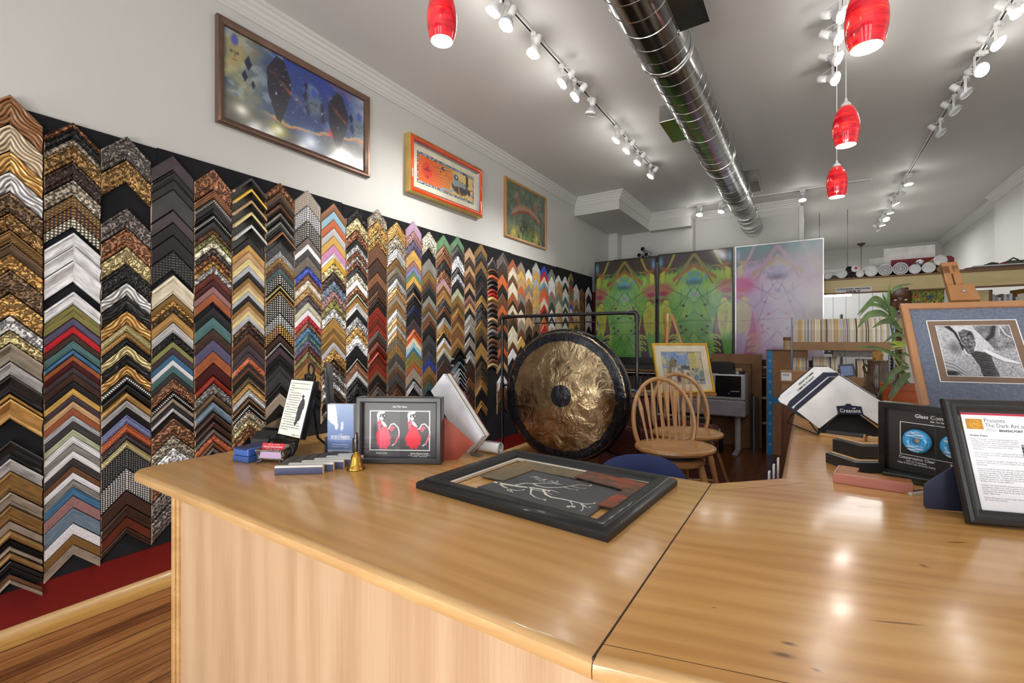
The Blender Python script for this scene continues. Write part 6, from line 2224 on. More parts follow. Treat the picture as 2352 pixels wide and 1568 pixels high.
for sx, ok in ((-1, 1), (1, 1)):
    cx, cz, R0, r0 = sx * .044, .1165, .0215, .0135
    mb = MB()
    nn, mm = 32, 14
    vv, ff = [], []
    for i in range(nn):
        for j in range(mm):
            u, v = 2 * math.pi * i / nn, 2 * math.pi * j / mm
            r_ = R0 + r0 * math.cos(v)
            vv.append((cx + r_ * math.cos(u), -.001 + .015 - r0 * math.sin(v) - r0, cz + r_ * math.sin(u)))
    for i in range(nn):
        for j in range(mm):
            ff.append((i * mm + j, ((i + 1) % nn) * mm + j, ((i + 1) % nn) * mm + (j + 1) % mm, i * mm + (j + 1) % mm))
    mb.add(vv, ff)
    mb.mi = [0 if math.sin(2 * math.pi * ((q % mm) + .5) / mm) > -.15 else 1 for q in range(len(ff))]
    dn = mb.build('donut', [ICE, DOU], t, smooth=True)
    mb = MB()
    pts = []

    def dsurf(x, z):
        rr = math.hypot(x, z)
        q = max(-1, min(1, (rr - R0) / r0))
        return .0145 - r0 - r0 * math.sqrt(max(0, 1 - q * q)) - .0008
    for zz in ((.0275, .0225, .0180, .0135), (-.0135, -.0180, -.0230, -.0275)):
        pts = []
        for q, z in enumerate(zz):
            hw_ = (.010, .018, .021, .019)[q if zz[0] > 0 else 3 - q]
            for f in range(7):
                x = (hw_ - 2 * hw_ * f / 6) * (1 if q % 2 == 0 else -1)
                z2 = z + .0014 * math.sin(f * 1.05)
                pts.append((cx + x, dsurf(x, z2), cz + z2))
        mb.path(pts, .0009, 6)
    mb.build('icing_swirl', WIC, dn, smooth=True)
    MB().lathe([(.0001, .0135), (.012, .0135)], 16, axis='y', cap=False).build('donut_hole', DOU, dn, loc=(cx, 0, cz))
    rnd = random.Random(5)
    mb = MB()
    for q in range(22):
        an, r_ = rnd.uniform(0, 6.28), rnd.uniform(.013, .031)
        x, z = r_ * math.cos(an), r_ * math.sin(an)
        b2 = rnd.uniform(0, 6.28)
        y = dsurf(x, z)
        mb.path([(cx + x, y, cz + z), (cx + x + .003 * math.cos(b2), y, cz + z + .003 * math.sin(b2))], .0007, 5)
    o_ = mb.build('sprinkles', plain('dark sprinkles', (86, 40, 110), .4), dn)
    o_['kind'] = 'stuff'
MB().box((-.0006, -.0005, .02), (.0006, .0005, H - .02)).build('divider_line', plain('smoky edge', (70, 66, 66), .3), t)

# --- framed elephant photograph on a wooden tabletop easel
EYAW, ELE = R(8.5), R(29)
ED = Vector((.512, 2.092, 1.088))
CHER = wood('cherry frame side', (152, 106, 70), (182, 134, 94), axis=2, rough=.35, coat=.3, stretch=7, contrast=.3)
CHERX = wood('cherry frame rail', (152, 106, 70), (182, 134, 94), axis=0, rough=.35, coat=.3, stretch=7, contrast=.3)
W, H = .378, .455
t = thing('elephant_photo_frame', 'black and white elephant photograph, blue grey mat, cherry wood frame on a tabletop easel', 'picture', ED, (-ELE, 0, EYAW))
mb = MB().frame(W, H, [(0, 0), (0, .018), (.003, .022), (.020, .022), (.024, .018), (.024, .008)])
mb.mi = [1 if (q % 4) in (0, 2) else 0 for q in range(len(mb.f))]
mb.build('moulding', [CHER, CHERX], t)
tt = NT('blue grey flecked mat')
co_ = tt.objco()
n1 = tt.noise(co_, 420, 3, .7)
n2 = tt.noise(co_, 90, 3, .6)
MATB = tt.set(color=tt.ramp(tt.math('ADD', tt.math('MULTIPLY', n1, .6), tt.math('MULTIPLY', n2, .4)), [(.34, (84, 92, 110)), (.55, (106, 114, 132)), (.72, (150, 158, 174))]), rough=.9)
MB().box((-W / 2 + .022, -.010, .022), (W / 2 - .022, -.006, H - .022)).build('outer_mat', MATB, t)
pz0, pz1 = .158, .358
px0 = -.098
px1 = .098
BRM = plain('taupe brown inner mat', (122, 100, 84), .85)
MB().frame(px1 - px0 + .048, pz1 - pz0 + .048, [(0, .0108), (.0026, .0106)], z0=pz0 - .024).build('white_bevel', WTXT, t)
MB().box((px0 - .0215, -.0104, pz0 - .0215), (px1 + .0215, -.0100, pz1 + .0215)).build('inner_mat', BRM, t)
a = Art(170, 170, 1.0, (150, 152, 158))
n1, n2, n3 = a.noise(10, 10, 91, 4), a.noise(40, 40, 92, 3), a.noise(80, 80, 93, 2)
g = lambda v: (v, v, min(255, int(v * 1.03)))
a.mix(np.clip((n2 - .40) * 4, 0, 1) * (a.y < .55), g(206))
a.mix(np.clip((n2 - .62) * 6, 0, 1), g(84))
a.mix((a.y > .50) * np.clip((n1 - .40) * 4, 0, 1) * .8, g(92))
a.mix((a.y > .5) * np.clip((n3 - .60) * 6, 0, 1) * .6, g(200))
a.line([(.80, 1.0), (.74, .80), (.64, .70)], .032, g(48))
a.line([(.88, .98), (.92, .82), (.98, .76)], .010, g(214))
a.line([(.86, .96), (.84, .80)], .006, g(200))
ear = [(0, 1), (.12, 1.0), (.22, .86), (.28, .62), (.26, .42), (.14, .50), (.05, .36), (0, .22)]
a.poly(ear, g(186))
a.mix(a.inside(ear) * np.clip((n2 - .46) * 4, 0, 1) * .7, g(126))
a.ell(.19, .55, .075, .10, g(92), .6, .8)
a.poly([(.08, 1.0), (.20, 1.0), (.28, .86), (.315, .62), (.30, .48), (.27, .62), (.24, .82), (.16, .94)], g(36))
a.line([(.10, 1.0), (.22, .86), (.27, .66)], .007, g(150))
face = [(.20, 1.0), (.50, 1.0), (.56, .86), (.66, .66), (.72, .52), (.66, .46), (.50, .47), (.40, .42), (.32, .50), (.30, .66), (.27, .86)]
a.poly(face, g(206))
patch = [(.29, .88), (.38, .93), (.48, .88), (.50, .74), (.49, .62), (.45, .52), (.42, .43), (.35, .43), (.31, .56)]
a.mix(a.inside(patch) * np.clip(.55 + (n2 - .4) * 2.4, 0, 1), g(74))
a.mix(a.inside(patch) * (np.sin(a.x * 150 + n2 * 14) > .5) * (a.y < .66) * .55, g(34))
a.mix(a.inside(face) * np.clip((n3 - .55) * 5, 0, 1) * .45, g(96))
a.ell(.445, .835, .030, .026, g(30), .3)
a.ell(.450, .842, .006, .007, g(230), .4)
for q in range(4):
    a.line([(.40, .87 - .028 * q + .02 * (q > 1)), (.445, .875 - .030 * q), (.50, .86 - .028 * q)], .004, g(28), .8)
a.line([(.315, .52), (.33, .44), (.38, .40)], .008, g(226))
trunk = [(.38, .44), (.46, .49), (.55, .47), (.65, .41), (.66, .22), (.69, 0), (.47, 0), (.46, .20)]
a.poly(trunk, g(46))
a.mix(a.inside(trunk) * np.clip(np.sin(a.y * 130 + a.x * 22 + n2 * 6) * .9, 0, 1) * .55, g(128))
a.mix(a.inside(trunk) * np.clip((a.x - .58) * 8, 0, 1) * .4, g(150))
a.poly([(.55, .50), (.61, .52), (.69, .46), (.82, .36), (.98, .285), (1.0, .26), (.92, .25), (.80, .285), (.68, .37)], g(226))
a.line([(.57, .475), (.68, .37), (.80, .285), (.94, .25)], .006, g(96))
a.poly([(0, .34), (.10, .30), (.24, .18), (.36, 0), (0, 0)], g(158))
for q in range(9):
    a.line([(0, .30 - .035 * q), (.13, .25 - .035 * q), (.26, .10 - .035 * q)], .004, g(48 if q % 2 else 220), .8)
a.ell(.05, .05, .12, .045, g(40), .4)
a.build('photograph', px1 - px0, pz1 - pz0, PRINT, t, (0, -.0110, pz0))
MB().frame(px1 - px0 + .003, pz1 - pz0 + .003, [(0, .0112), (.0016, .0112)], z0=pz0 - .0015).build('white_bevel', WTXT, t)
MB().box((-W / 2 + .006, -.005, .006), (W / 2 - .006, -.001, H - .006)).build('backing', plain('brown backing', (120, 96, 70)), t)
OAKE = wood('oiled oak easel', (142, 96, 56), (170, 122, 76), axis=2, rough=.4, coat=.2, contrast=.3)
E = thing('tabletop_easel', 'oiled wooden tabletop easel with slotted mast and clamp block behind the elephant frame', 'easel', ED, (0, 0, EYAW))
ML = Matrix.Rotation(-ELE, 4, 'X')


def leaned(name, fn, m, bevel=0.0):
    mb = MB()
    mb.M = ML
    fn(mb)
    return mb.build(name, m, E, bevel=bevel)


def mast(mb):
    for lo, hi in (((-.030, .004, -.10), (-.0085, .022, .638)), ((-.0035, .004, -.10), (.018, .022, .638)), ((-.030, .004, .600), (.018, .022, .655)), ((-.030, .004, -.10), (.018, .022, .50))):
        mb.box(lo, hi)


leaned('mast', mast, OAKE, .0015)
leaned('clamp_block', lambda mb: mb.prism([(-.040, .462), (.044, .462), (.034, .530), (-.040, .530)], -.022, .003, plane='xz'), OAKE, .002)
kn = MB()
kn.M = ML @ Matrix.Translation((.002, -.022, .500))
kn.lathe([(.0001, -.006), (.006, -.0045), (.008, -.001), (.008, 0)], 20, axis='y').build('clamp_knob', plain('polished steel knob', (214, 214, 216), .15, 1.), E, smooth=True)
leaned('ledge', lambda mb: mb.box((-.20, -.045, -.022), (.20, .022, -.002)), OAKE, .002)
bz = CT + .0006 - ED.z
sn, cs = math.sin(ELE), math.cos(ELE)
yb0 = -.12 * sn
MB().box((-.16, yb0 - .20, bz), (-.125, yb0 + .36, bz + .028)).build('base_rail', OAKE, E, bevel=.002)
MB().box((.125, yb0 - .20, bz), (.16, yb0 + .36, bz + .028)).build('base_rail', OAKE, E, bevel=.002)
MB().box((-.124, yb0 - .03, bz), (.124, yb0 + .02, bz + .030)).build('base_cross', OAKE, E, bevel=.002)
MB().path([(0, .40 * sn + .03, .40 * cs), (0, yb0 + .34, bz + .02)], .011, 4).build('rear_leg', OAKE, E)

# --- mat sample stand
NAVY = plain('navy mat board', (44, 48, 68), .8)
WMAT = plain('white mat board', (228, 228, 236), .8)
CMAT = plain('cream mat board', (222, 212, 186), .8)
BMAT = plain('black mat board', (30, 30, 34), .8)
b0 = at(1932, 984, 2.03)
SY, SL = R(24), R(24)
apex = at(1931.5, 864, 2.06)
e_ = Vector((math.cos(SY), math.sin(SY), 0))
up_ = Vector((-math.sin(SY) * math.sin(SL), math.cos(SY) * math.sin(SL), math.cos(SL)))
out_ = e_.cross(up_)
ST = thing('mat_sample_stand', 'black wire counter stand with a navy name plate holding chevron mat samples', 'sample stand', (apex.x, apex.y, CT + .0006), (0, 0, SY))
zap = apex.z - CT


def sloped(mb):
    mb.M = Matrix.Translation((0, 0, zap)) @ Matrix.Rotation(-SL, 4, 'X')
    return mb


sl_ = .84
sheets = [('white', WMAT, 0, 0.0, 0, 'front sheet of the chevron mat samples, plain white, on the wire stand'),
          ('white', WMAT, 0.004, .0035, -0.003, 'white chevron mat sample just behind the front white sheet'),
          ('cream', CMAT, 0.008, .0075, -0.004, 'cream chevron mat sample showing as a thin edge behind the white sheets'),
          ('navy', NAVY, 0.023, .012, -0.0154, 'navy chevron mat sample, nearer of two, behind the cream edge'),
          ('white', WMAT, 0.0265, .0165, -0.0185, 'white chevron mat sample showing as a thin line between the two navy ones'),
          ('navy', NAVY, 0.049, .021, -0.031, 'navy chevron mat sample, farther of two, with clipped top corner'),
          ('white', WMAT, 0.078, .0255, -0.058, 'white printed chevron card with slogan behind the navy mat samples'),
          ('white', WMAT, 0.08, .030, -0.061, 'rear white chevron card with rounded end behind the slogan card'),
          ('black', BMAT, 0.086, .0345, -0.06, 'rearmost black chevron mat sample with clipped top on the wire stand')]
for k, (nm, m, dz, dy, dx, lab) in enumerate(sheets):
    hw, band = .205, .135
    bw = band if k < 3 else band * .9
    cl = 0.0 if k < 3 else .028
    nx_, nz_ = .64, .77
    outer = [(-hw, -hw * sl_), (-cl, -cl * sl_), (cl, -cl * sl_), (hw, -hw * sl_)] if cl else [(-hw, -hw * sl_), (0, 0), (hw, -hw * sl_)]
    inner = [(hw - bw * .52, -hw * sl_ - bw * .52), (0, -bw * 1.02), (-hw + bw * .52, -hw * sl_ - bw * .52)]
    if k in (3, 5, 6, 7):
        r_ = .018
        outer = [(-hw + .012, -hw * sl_ + .012 * sl_)] + outer[1:-1] + [(hw - .012, -hw * sl_ + .012 * sl_)]
        inner = [(hw + .003, -hw * sl_ - .012), (hw - .002, -hw * sl_ - .026)] + inner + [(-hw + .002, -hw * sl_ - .026), (-hw - .003, -hw * sl_ - .012)]
    t = thing('mat_chevron_sample', lab, 'mat sample', (apex.x, apex.y, CT + .0006), (0, 0, SY), 'chevron mat samples on the wire stand')
    mb = sloped(MB())
    mb.prism([(x + dx, z + dz) for x, z in reversed(outer + inner)], dy, dy + .0022, plane='xz')
    mb.build('board', m, t)
    if k == 6:
        for body, sz, off in (('DESIGNS THAT INSPIRE', .0105, .0215), ('COMMITTED TO QUALITY', .0105, .0420)):
            tx = text('lettering', body, sz, KTXT, t, (0, 0, 0), (R(90), 0, 0), 'RIGHT', sx=.86, bold=.0004)
            tx.matrix_local = Matrix.Translation((0, 0, zap)) @ Matrix.Rotation(-SL, 4, 'X') @ Matrix.Translation((dx - .040, dy - .0008, dz - .040 * sl_ - off)) @ Matrix.Rotation(-math.atan(sl_), 4, 'Y') @ Matrix.Translation((0, 0, 0))
        tx = text('lettering', 'Crescent', .010, plain('pale blue lettering', (170, 180, 226), .7), t, (0, 0, 0), (R(90), 0, 0), 'LEFT')
        tx.matrix_local = Matrix.Translation((0, 0, zap)) @ Matrix.Rotation(-SL, 4, 'X') @ Matrix.Translation((dx - hw + .026, dy - .0008, dz - hw * sl_ + .000)) @ Matrix.Rotation(-math.atan(sl_), 4, 'Y')
mb = sloped(MB())
mb.prism([(-.050, -.178), (.050, -.178), (.050, -.142), (.014, -.138), (.008, -.130), (-.008, -.130), (-.014, -.138), (-.050, -.142)], -.006, -.003, plane='xz')
npl = mb.build('name_plate', plain('navy name plate', (38, 40, 66), .35, coat=.3), ST, bevel=.001)
tx = text('lettering', 'Crescent', .0235, WTXT, npl, (0, 0, 0), (R(90), 0, 0), 'CENTER', sx=.96, bold=.0003)
tx.matrix_local = Matrix.Translation((0, 0, zap)) @ Matrix.Rotation(-SL, 4, 'X') @ Matrix.Translation((0, -.0066, -.170))
mb = sloped(MB())
mb.path([(.017 + .006 * math.cos(R(q * 20 - 160)), -.0068, -.1465 + .006 * math.sin(R(q * 20 - 160))) for q in range(9)], [.0003, .001, .0016, .002, .0022, .002, .0016, .001, .0003], 5)
mb.build('moon_emblem', WTXT, npl)
mb = sloped(MB())
mb.prism([(-.125, -.262), (.125, -.262), (.125, -.235), (.04, -.15), (-.04, -.15), (-.125, -.235)], .036, .039, plane='xz')
mb.build('back_tray', BLKP, ST)
for sx in (-1, 1):
    mb = sloped(MB())
    mb.path([(sx * .046, -.004, -.176), (sx * .150, -.004, -.176 - .104 * .92), (sx * .153, -.012, -.174 - .104 * .92)], .003, 8)
    mb.build('front_wire', IRON, ST, smooth=True)
    MB().path([(sx * .13, .03, .10), (sx * .14, .16, .05), (sx * .14, .20, .003), (sx * .14, -.10, .003), (sx * .15, -.12, .02)], .003, 8).build('base_wire', IRON, ST, smooth=True)
    mb = sloped(MB())
    mb.path([(sx * .15, .044, -.02), (sx * .15, .044, -.20), (sx * .13, .03, -.26)], .003, 8)
    mb.build('back_wire', IRON, ST, smooth=True)
MB().path([(-.15, .02, .085), (.15, .02, .085)], .003, 8).build('cross_wire', IRON, ST, smooth=True)

# --- moulding samples below the stand


def lcorner(name, label, corner, a1, l1, a2, l2, w, mats, z0=0.0):
    """flat L-shaped frame corner; outer corner at the given point, arms along two world angles"""
    c = Vector(corner)
    t = thing(name, label, 'frame sample', (c.x, c.y, CT + .0004 + z0))
    d1, d2 = Vector((math.cos(a1), math.sin(a1))), Vector((math.cos(a2), math.sin(a2)))
    n1 = Vector((-d1.y, d1.x))
    n1 = n1 if n1.dot(d2) > 0 else -n1
    n2 = Vector((-d2.y, d2.x))
    n2 = n2 if n2.dot(d1) > 0 else -n2

    def corner_in(k):
        det = n1.x * n2.y - n1.y * n2.x
        return Vector(((k * n2.y - k * n1.y) / det, (n1.x * k - n2.x * k) / det))
    for nm, (k0, k1, zz0, zz1, m) in mats.items():
        p0, p1 = corner_in(k0 + 1e-6), corner_in(k1)
        q = [d2 * l2 + n2 * k0, p0, d1 * l1 + n1 * k0, d1 * l1 + n1 * k1, p1, d2 * l2 + n2 * k1]
        ar = sum(q[i].x * q[(i + 1) % 6].y - q[(i + 1) % 6].x * q[i].y for i in range(6))
        if ar < 0:
            q.reverse()
        MB().prism([(v.x, v.y) for v in q], zz0, zz1).build(nm, m, t, bevel=.0012)
    return t


DKB = plain('black distressed moulding', (44, 44, 48), .4, bump=.001, bs=150, coat=.2)
RAWX = wood('raw pine edge', (196, 154, 98), (222, 186, 132), axis=0, rough=.6)
REDW = wood('redwood moulding', (168, 96, 82), (204, 134, 116), axis=0, rough=.45, stretch=8, coat=.15)
ORW = wood('orange brown moulding', (160, 96, 44), (180, 114, 58), axis=1, rough=.55)
c = onz(1979, 1055, CT)
l = onz(1912, 1036, CT)
a1 = math.atan2((l - c).y, (l - c).x)
r_ = onz(2040, 1055.5, CT)
a2 = math.atan2((r_ - c).y, (r_ - c).x)
lcorner('frame_corner_sample', 'black frame corner with raw pine inner edge, farther one left of the donut frame', c, a1, (l - c).length, a2, .10, .05, {'outer_face': (0, .012, 0, .046, DKB), 'top_step': (.0125, .019, 0, .050, plain('grey step', (110, 108, 108), .5)), 'inner_edge': (.0195, .034, 0, .052, RAWX), 'rabbet': (.0345, .048, 0, .040, BLKF)})
c = onz(1966, 1086, CT)
l = onz(1896, 1061, CT)
a1 = math.atan2((l - c).y, (l - c).x)
r_ = onz(2030, 1087, CT)
a2 = math.atan2((r_ - c).y, (r_ - c).x)
lcorner('frame_corner_sample', 'black frame corner with thin pine inner edge, nearer one left of the donut frame', c, a1, (l - c).length, a2, .09, .04, {'outer_face': (0, .012, 0, .032, DKB), 'top_step': (.0125, .017, 0, .034, plain('grey step', (110, 108, 108), .5)), 'inner_edge': (.0175, .026, 0, .036, RAWX)})
c = onz(1913, 1108, CT)
r_ = onz(2098, 1136, CT)
a1 = math.atan2((r_ - c).y, (r_ - c).x)
b_ = onz(1962, 1077, CT)
a2 = math.atan2((b_ - c).y, (b_ - c).x) + R(8)
lcorner('frame_corner_sample', 'redwood corner moulding lying on the counter in front of the donut frame', c, a1, (r_ - c).length, a2, .115, .05, {'outer_face': (0, .006, 0, .028, REDW), 'top_face': (.0062, .052, .004, .0285, ORW)})
p0, p1 = onz(1876, 1000, CT), onz(1983, 1014, CT)
an = math.atan2((p1 - p0).y, (p1 - p0).x)
L_ = (p1 - p0).length
t = thing('moulding_length', 'short pale wood moulding with raised black back, in front of the wire sample stand', 'frame sample', (p0.x, p0.y, CT + .0004), (0, 0, an))
MB().box((0, 0, 0), (L_, .016, .012)).build('front_lip', RAWX, t, bevel=.001)
MB().box((.03, .0162, 0), (L_, .032, .026)).build('raised_back', BLKF, t, bevel=.001)
MB().box((L_ + .0002, .0005, 0), (L_ + .003, .0315, .0255)).build('cut_end', RAW, t)
p0 = onz(1990, 1014, CT)
t = thing('moulding_offcut', 'small offcut with a white stepped edge at the end of the pale wood moulding', 'frame sample', (p0.x + .004, p0.y + .002, CT + .0004), (0, 0, an))
MB().prism([(0, 0), (.06, 0), (.06, .010), (.045, .010), (.038, .016), (.026, .019), (.014, .017), (.006, .020), (0, .020)], 0, .03, plane='xz').build('body', RAWX, t)
MB().path([(0, .0, .0205), (.006, 0, .0205), (.014, 0, .0175), (.026, 0, .0195), (.038, 0, .0165), (.045, 0, .0105), (.06, 0, .0105)], .0008, 4).build('gesso_edge', WTXT, t)
p0 = onz(2070, 1104, CT)
o_ = MB().prism([(-.055, -.016), (.062, -.022), (.070, .0), (.060, .016), (-.05, .018)], 0, .022).build('marbled_moulding', plain('dark green marbled moulding', (40, 50, 44), .25, coat=.5, var=.3, vs=60), bevel=.003)
o_.location, o_.rotation_euler = (p0.x + .012, p0.y - .004, CT + .0004), (0, 0, an)
tag(o_, 'dark green marbled moulding chunk lying at the foot of the donut frame', 'frame sample')
p0 = onz(2028, 1087, CT)
t = thing('moulding_offcut', 'little striped brown offcut between the redwood corner and the donut frame', 'frame sample', (p0.x - .012, p0.y + .002, CT + .0004), (0, 0, an + R(60)))
for q in range(5):
    MB().box((0, .007 * q, 0), (.03, .007 * q + .0062, .016 + .002 * (q % 2))).build('strip', plain('brown strip %d' % (q % 3), [(120, 92, 66), (70, 60, 52), (160, 130, 96)][q % 3], .4), t)
p0, p1 = onz(2094, 1138, CT), onz(2146, 1134, CT)
t = thing('beaded_moulding', 'thin gold and white beaded moulding strip beside the end of the redwood corner', 'frame sample', (p0.x, p0.y, CT + .0004), (0, 0, math.atan2((p1 - p0).y, (p1 - p0).x)))
L_ = (p1 - p0).length
MB().box((0, .0, 0), (L_, .010, .006)).build('base_strip', plain('white gesso', (222, 214, 206), .5), t)
mb = MB()
for q in range(12):
    mb.lathe([(.0001, -.0028), (.0028, 0), (.0001, .0028)], 8)
    mb.v[-24:] = [(vx + .005 + (L_ - .01) * q / 11, vy + .016, vz + .0085) for vx, vy, vz in mb.v[-24:]]
mb.box((0, .011, 0), (L_, .021, .0065))
mb.build('bead_row', plain('rose gold beads', (206, 160, 120), .3, .5), t, smooth=60)

# --- vase with cork figure
VB = plain('dark glazed stoneware', (74, 58, 46), .28, coat=.5, var=.25, vs=18, bump=.004, bs=22)
p = at(2016, 960, 2.62)
t = thing('vase', 'lumpy dark brown stoneware jug with small lug handle, behind the chevron mat samples', 'vase', (p.x, p.y, CT + .0004))
MB().lathe([(.0001, 0), (.046, 0), (.056, .02), (.061, .07), (.066, .13), (.064, .17), (.054, .21), (.047, .25), (.046, .28), (.050, .30), (.047, .302), (.042, .285), (.0001, .28)], 36).build('body', VB, t, smooth=True)
MB().path([(-.046, -.01, .262), (-.060, -.014, .280), (-.066, -.014, .262), (-.060, -.012, .235), (-.052, -.01, .225)], .007, 8).build('lug_handle', VB, t, smooth=True)
CORK = plain('ochre carved stopper', (150, 112, 56), .7, bump=.004, bs=60, var=.3, vs=60)
MB().lathe([(.020, .284), (.026, .305), (.022, .318), (.027, .330), (.024, .345), (.017, .352), (.022, .362), (.015, .374), (.0001, .378)], 16).build('stopper', CORK, t, smooth=True)

# --- potted plant
TERR = plain('terracotta glaze', (170, 88, 52), .45, coat=.2)
LEAF = NT('strap leaf green')
co_ = LEAF.objco()
LEAF.set(color=LEAF.ramp(LEAF.noise(co_, 14, 3), [(.3, (58, 88, 44)), (.7, (104, 138, 68))]), rough=.42, coat=.2)
LEAFY = plain('yellow green leaf', (164, 186, 60), .45)
STEM = plain('pale twig', (206, 194, 170), .6)
pt = at(2072, 905, 2.36)
t = thing('potted_plant', 'potted plant with long strap leaves in a terracotta planter between jug and elephant frame', 'potted plant', (pt.x, pt.y + .03, CT + .0004))
PL0 = t.location.copy()
zt_ = at(2072, 882, 2.36).z - CT
MB().lathe([(.0001, 0), (.062, 0), (.068, .01), (.082, zt_ - .03), (.088, zt_ - .028), (.090, zt_), (.082, zt_), (.078, zt_ - .015), (.0001, zt_ - .018)], 32).build('planter', TERR, t, smooth=35)


def leafpx(pts, w, tt_, m=None, depth=0.0):
    n = len(pts)
    P = [at(1940 + x / 5.406, 640 + y / 5.406, tt_ + depth * i / max(1, n - 1)) - PL0 for i, (x, y) in enumerate(pts)]
    # smooth through the points
    C_ = []
    for i in range(n - 1):
        p0, p1, p2, p3 = P[max(i - 1, 0)], P[i], P[i + 1], P[min(i + 2, n - 1)]
        for s_ in range(5):
            u = s_ / 5
            C_.append(.5 * ((2 * p1) + (p2 - p0) * u + (2 * p0 - 5 * p1 + 4 * p2 - p3) * u * u + (3 * p1 - p0 - 3 * p2 + p3) * u ** 3))
    C_.append(P[-1])
    m_ = len(C_)
    vd = Vector((-SA, CA, 0))
    vv, ff = [], []
    for i, q in enumerate(C_):
        d_ = (C_[min(i + 1, m_ - 1)] - C_[max(i - 1, 0)]).normalized()
        s_ = d_.cross(vd).normalized()
        f = i / (m_ - 1)
        ww = w * (min(1, .35 + 2.2 * f)) * max(0.02, (1 - f ** 3.0))
        fold = vd * ww * .35
        vv += [q - s_ * ww - fold, q, q + s_ * ww - fold]
    for i in range(m_ - 1):
        ff += [(3 * i, 3 * i + 1, 3 * i + 4, 3 * i + 3), (3 * i + 1, 3 * i + 2, 3 * i + 5, 3 * i + 4)]
    MB().add(vv, ff).build('leaf', m or LEAF.m, t, smooth=70, fix=False)


for pts, w, dep, m in (([(545, 380), (540, 250), (545, 150), (560, 60)], .009, .05, None), ([(575, 180), (620, 120), (720, 85), (860, 60)], .009, .05, None),
                       ([(540, 370), (470, 300), (380, 250), (330, 270), (230, 370), (155, 450)], .016, -.1, None), ([(545, 420), (450, 345), (320, 320), (250, 380), (180, 470)], .010, -.1, None),
                       ([(550, 480), (440, 430), (300, 445), (220, 520), (160, 615)], .018, -.1, None), ([(610, 555), (540, 525), (450, 540), (340, 612)], .015, -.1, None),
                       ([(560, 340), (590, 400), (605, 460), (595, 520)], .017, 0, None), ([(560, 460), (600, 540), (650, 600), (720, 665)], .016, 0, None),
                       ([(740, 715), (660, 690), (590, 715), (480, 795)], .012, -.05, None), ([(620, 680), (610, 730), (590, 790), (575, 850)], .012, -.05, None),
                       ([(760, 800), (680, 800), (620, 790), (555, 790)], .012, -.05, LEAFY), ([(760, 810), (700, 820), (640, 835), (570, 860)], .012, -.05, LEAFY),
                       ([(790, 1080), (680, 1000), (540, 910), (400, 862), (240, 848), (85, 856)], .010, -.15, None), ([(800, 1110), (700, 1105), (600, 1160), (520, 1270), (430, 1410), (380, 1495)], .016, -.2, None),
                       ([(815, 1190), (730, 1220), (670, 1290), (610, 1400), (555, 1515)], .024, -.25, None), ([(800, 1300), (700, 1250), (600, 1300), (535, 1340)], .014, -.1, None),
                       ([(760, 1310), (680, 1280), (590, 1380), (540, 1480)], .012, -.1, None), ([(780, 1250), (720, 1170), (640, 1130), (560, 1215)], .011, -.05, None), ([(800, 960), (740, 930), (690, 950), (660, 930)], .008, 0, None),
                       ([(535, 330), (500, 260), (480, 220), (470, 170)], .007, 0, None)):
    leafpx(pts, w, 2.30, m, dep)


def stempx(pts, r, m):
    MB().path([at(1940 + x / 5.406, 640 + y / 5.406, 2.33) - PL0 for x, y in pts], r, 7).build('stem', m, t, smooth=True)


stempx([(760, 1300), (690, 1100), (640, 900), (600, 700), (560, 500), (545, 330)], [.006, .006, .005, .005, .004, .003], LEAF.m)
stempx([(700, 1150), (640, 1050), (560, 900), (500, 1020)], .003, STEM)
stempx([(560, 900), (620, 880), (750, 860)], .003, STEM)

# ================================================================== MAT SAMPLE RACK BEHIND THE RIGHT COUNTER
STEELB = plain('blue grey steel', (96, 108, 126), .4, .4)
RX0, RX1, RY = -.118, .585, 4.82
t = thing('mat_rack', 'open metal rack with brown fronted shelves packed with mat board samples', 'rack', (0, RY, 0))
for x in (RX0 - .012, RX1):
    for y in (0, .28):
        MB().box((x, y, 0), (x + .012, y + .02, 1.565 if y == 0 else 1.50)).build('upright', STEELB, t, bevel=.001)
    MB().box((x, .0005, 1.46), (x + .0115, .0, 1.565)).build('upright_cap', BLKP, t) if False else None
BRSH = plain('brown shelf front', (146, 112, 76), .6)
ZU, ZL = 1.345, 1.045
for z in (ZU, ZL, .70, .35):
    MB().box((RX0, .004, z - .012), (RX1, .29, z)).build('shelf', STEELB, t)
    MB().box((RX0, .0, z - .072), (RX1, .0035, z - .0005)).build('shelf_front', BRSH, t)
MB().box((RX0, .285, .30), (RX1, .288, 1.10)).build('back_panel', plain('grey back panel', (176, 176, 178), .6), t)
cols = [('pale cream', (224, 214, 190)), ('ivory', (214, 200, 166)), ('tan', (196, 172, 136)), ('grey', (166, 164, 160)), ('pink beige', (214, 186, 168)), ('warm white', (232, 226, 214)), ('dark grey', (66, 62, 64)), ('honey', (206, 168, 108)), ('pale blue', (186, 192, 206))]
cmt = []
for nm, c in cols:
    cmt.append(plain('mat %s' % nm, c, .8))
rnd = random.Random(11)
seq = [0, 5, 1, 3, 6, 0, 5, 1, 2, 4, 0, 3, 6, 2, 8, 1, 4, 4, 0, 2, 3, 2, 7, 7, 1, 0, 8, 2, 3, 8, 2, 6, 8, 2, 3, 3, 0, 2]
G = 'mat samples in the rack rows'
protos = {}


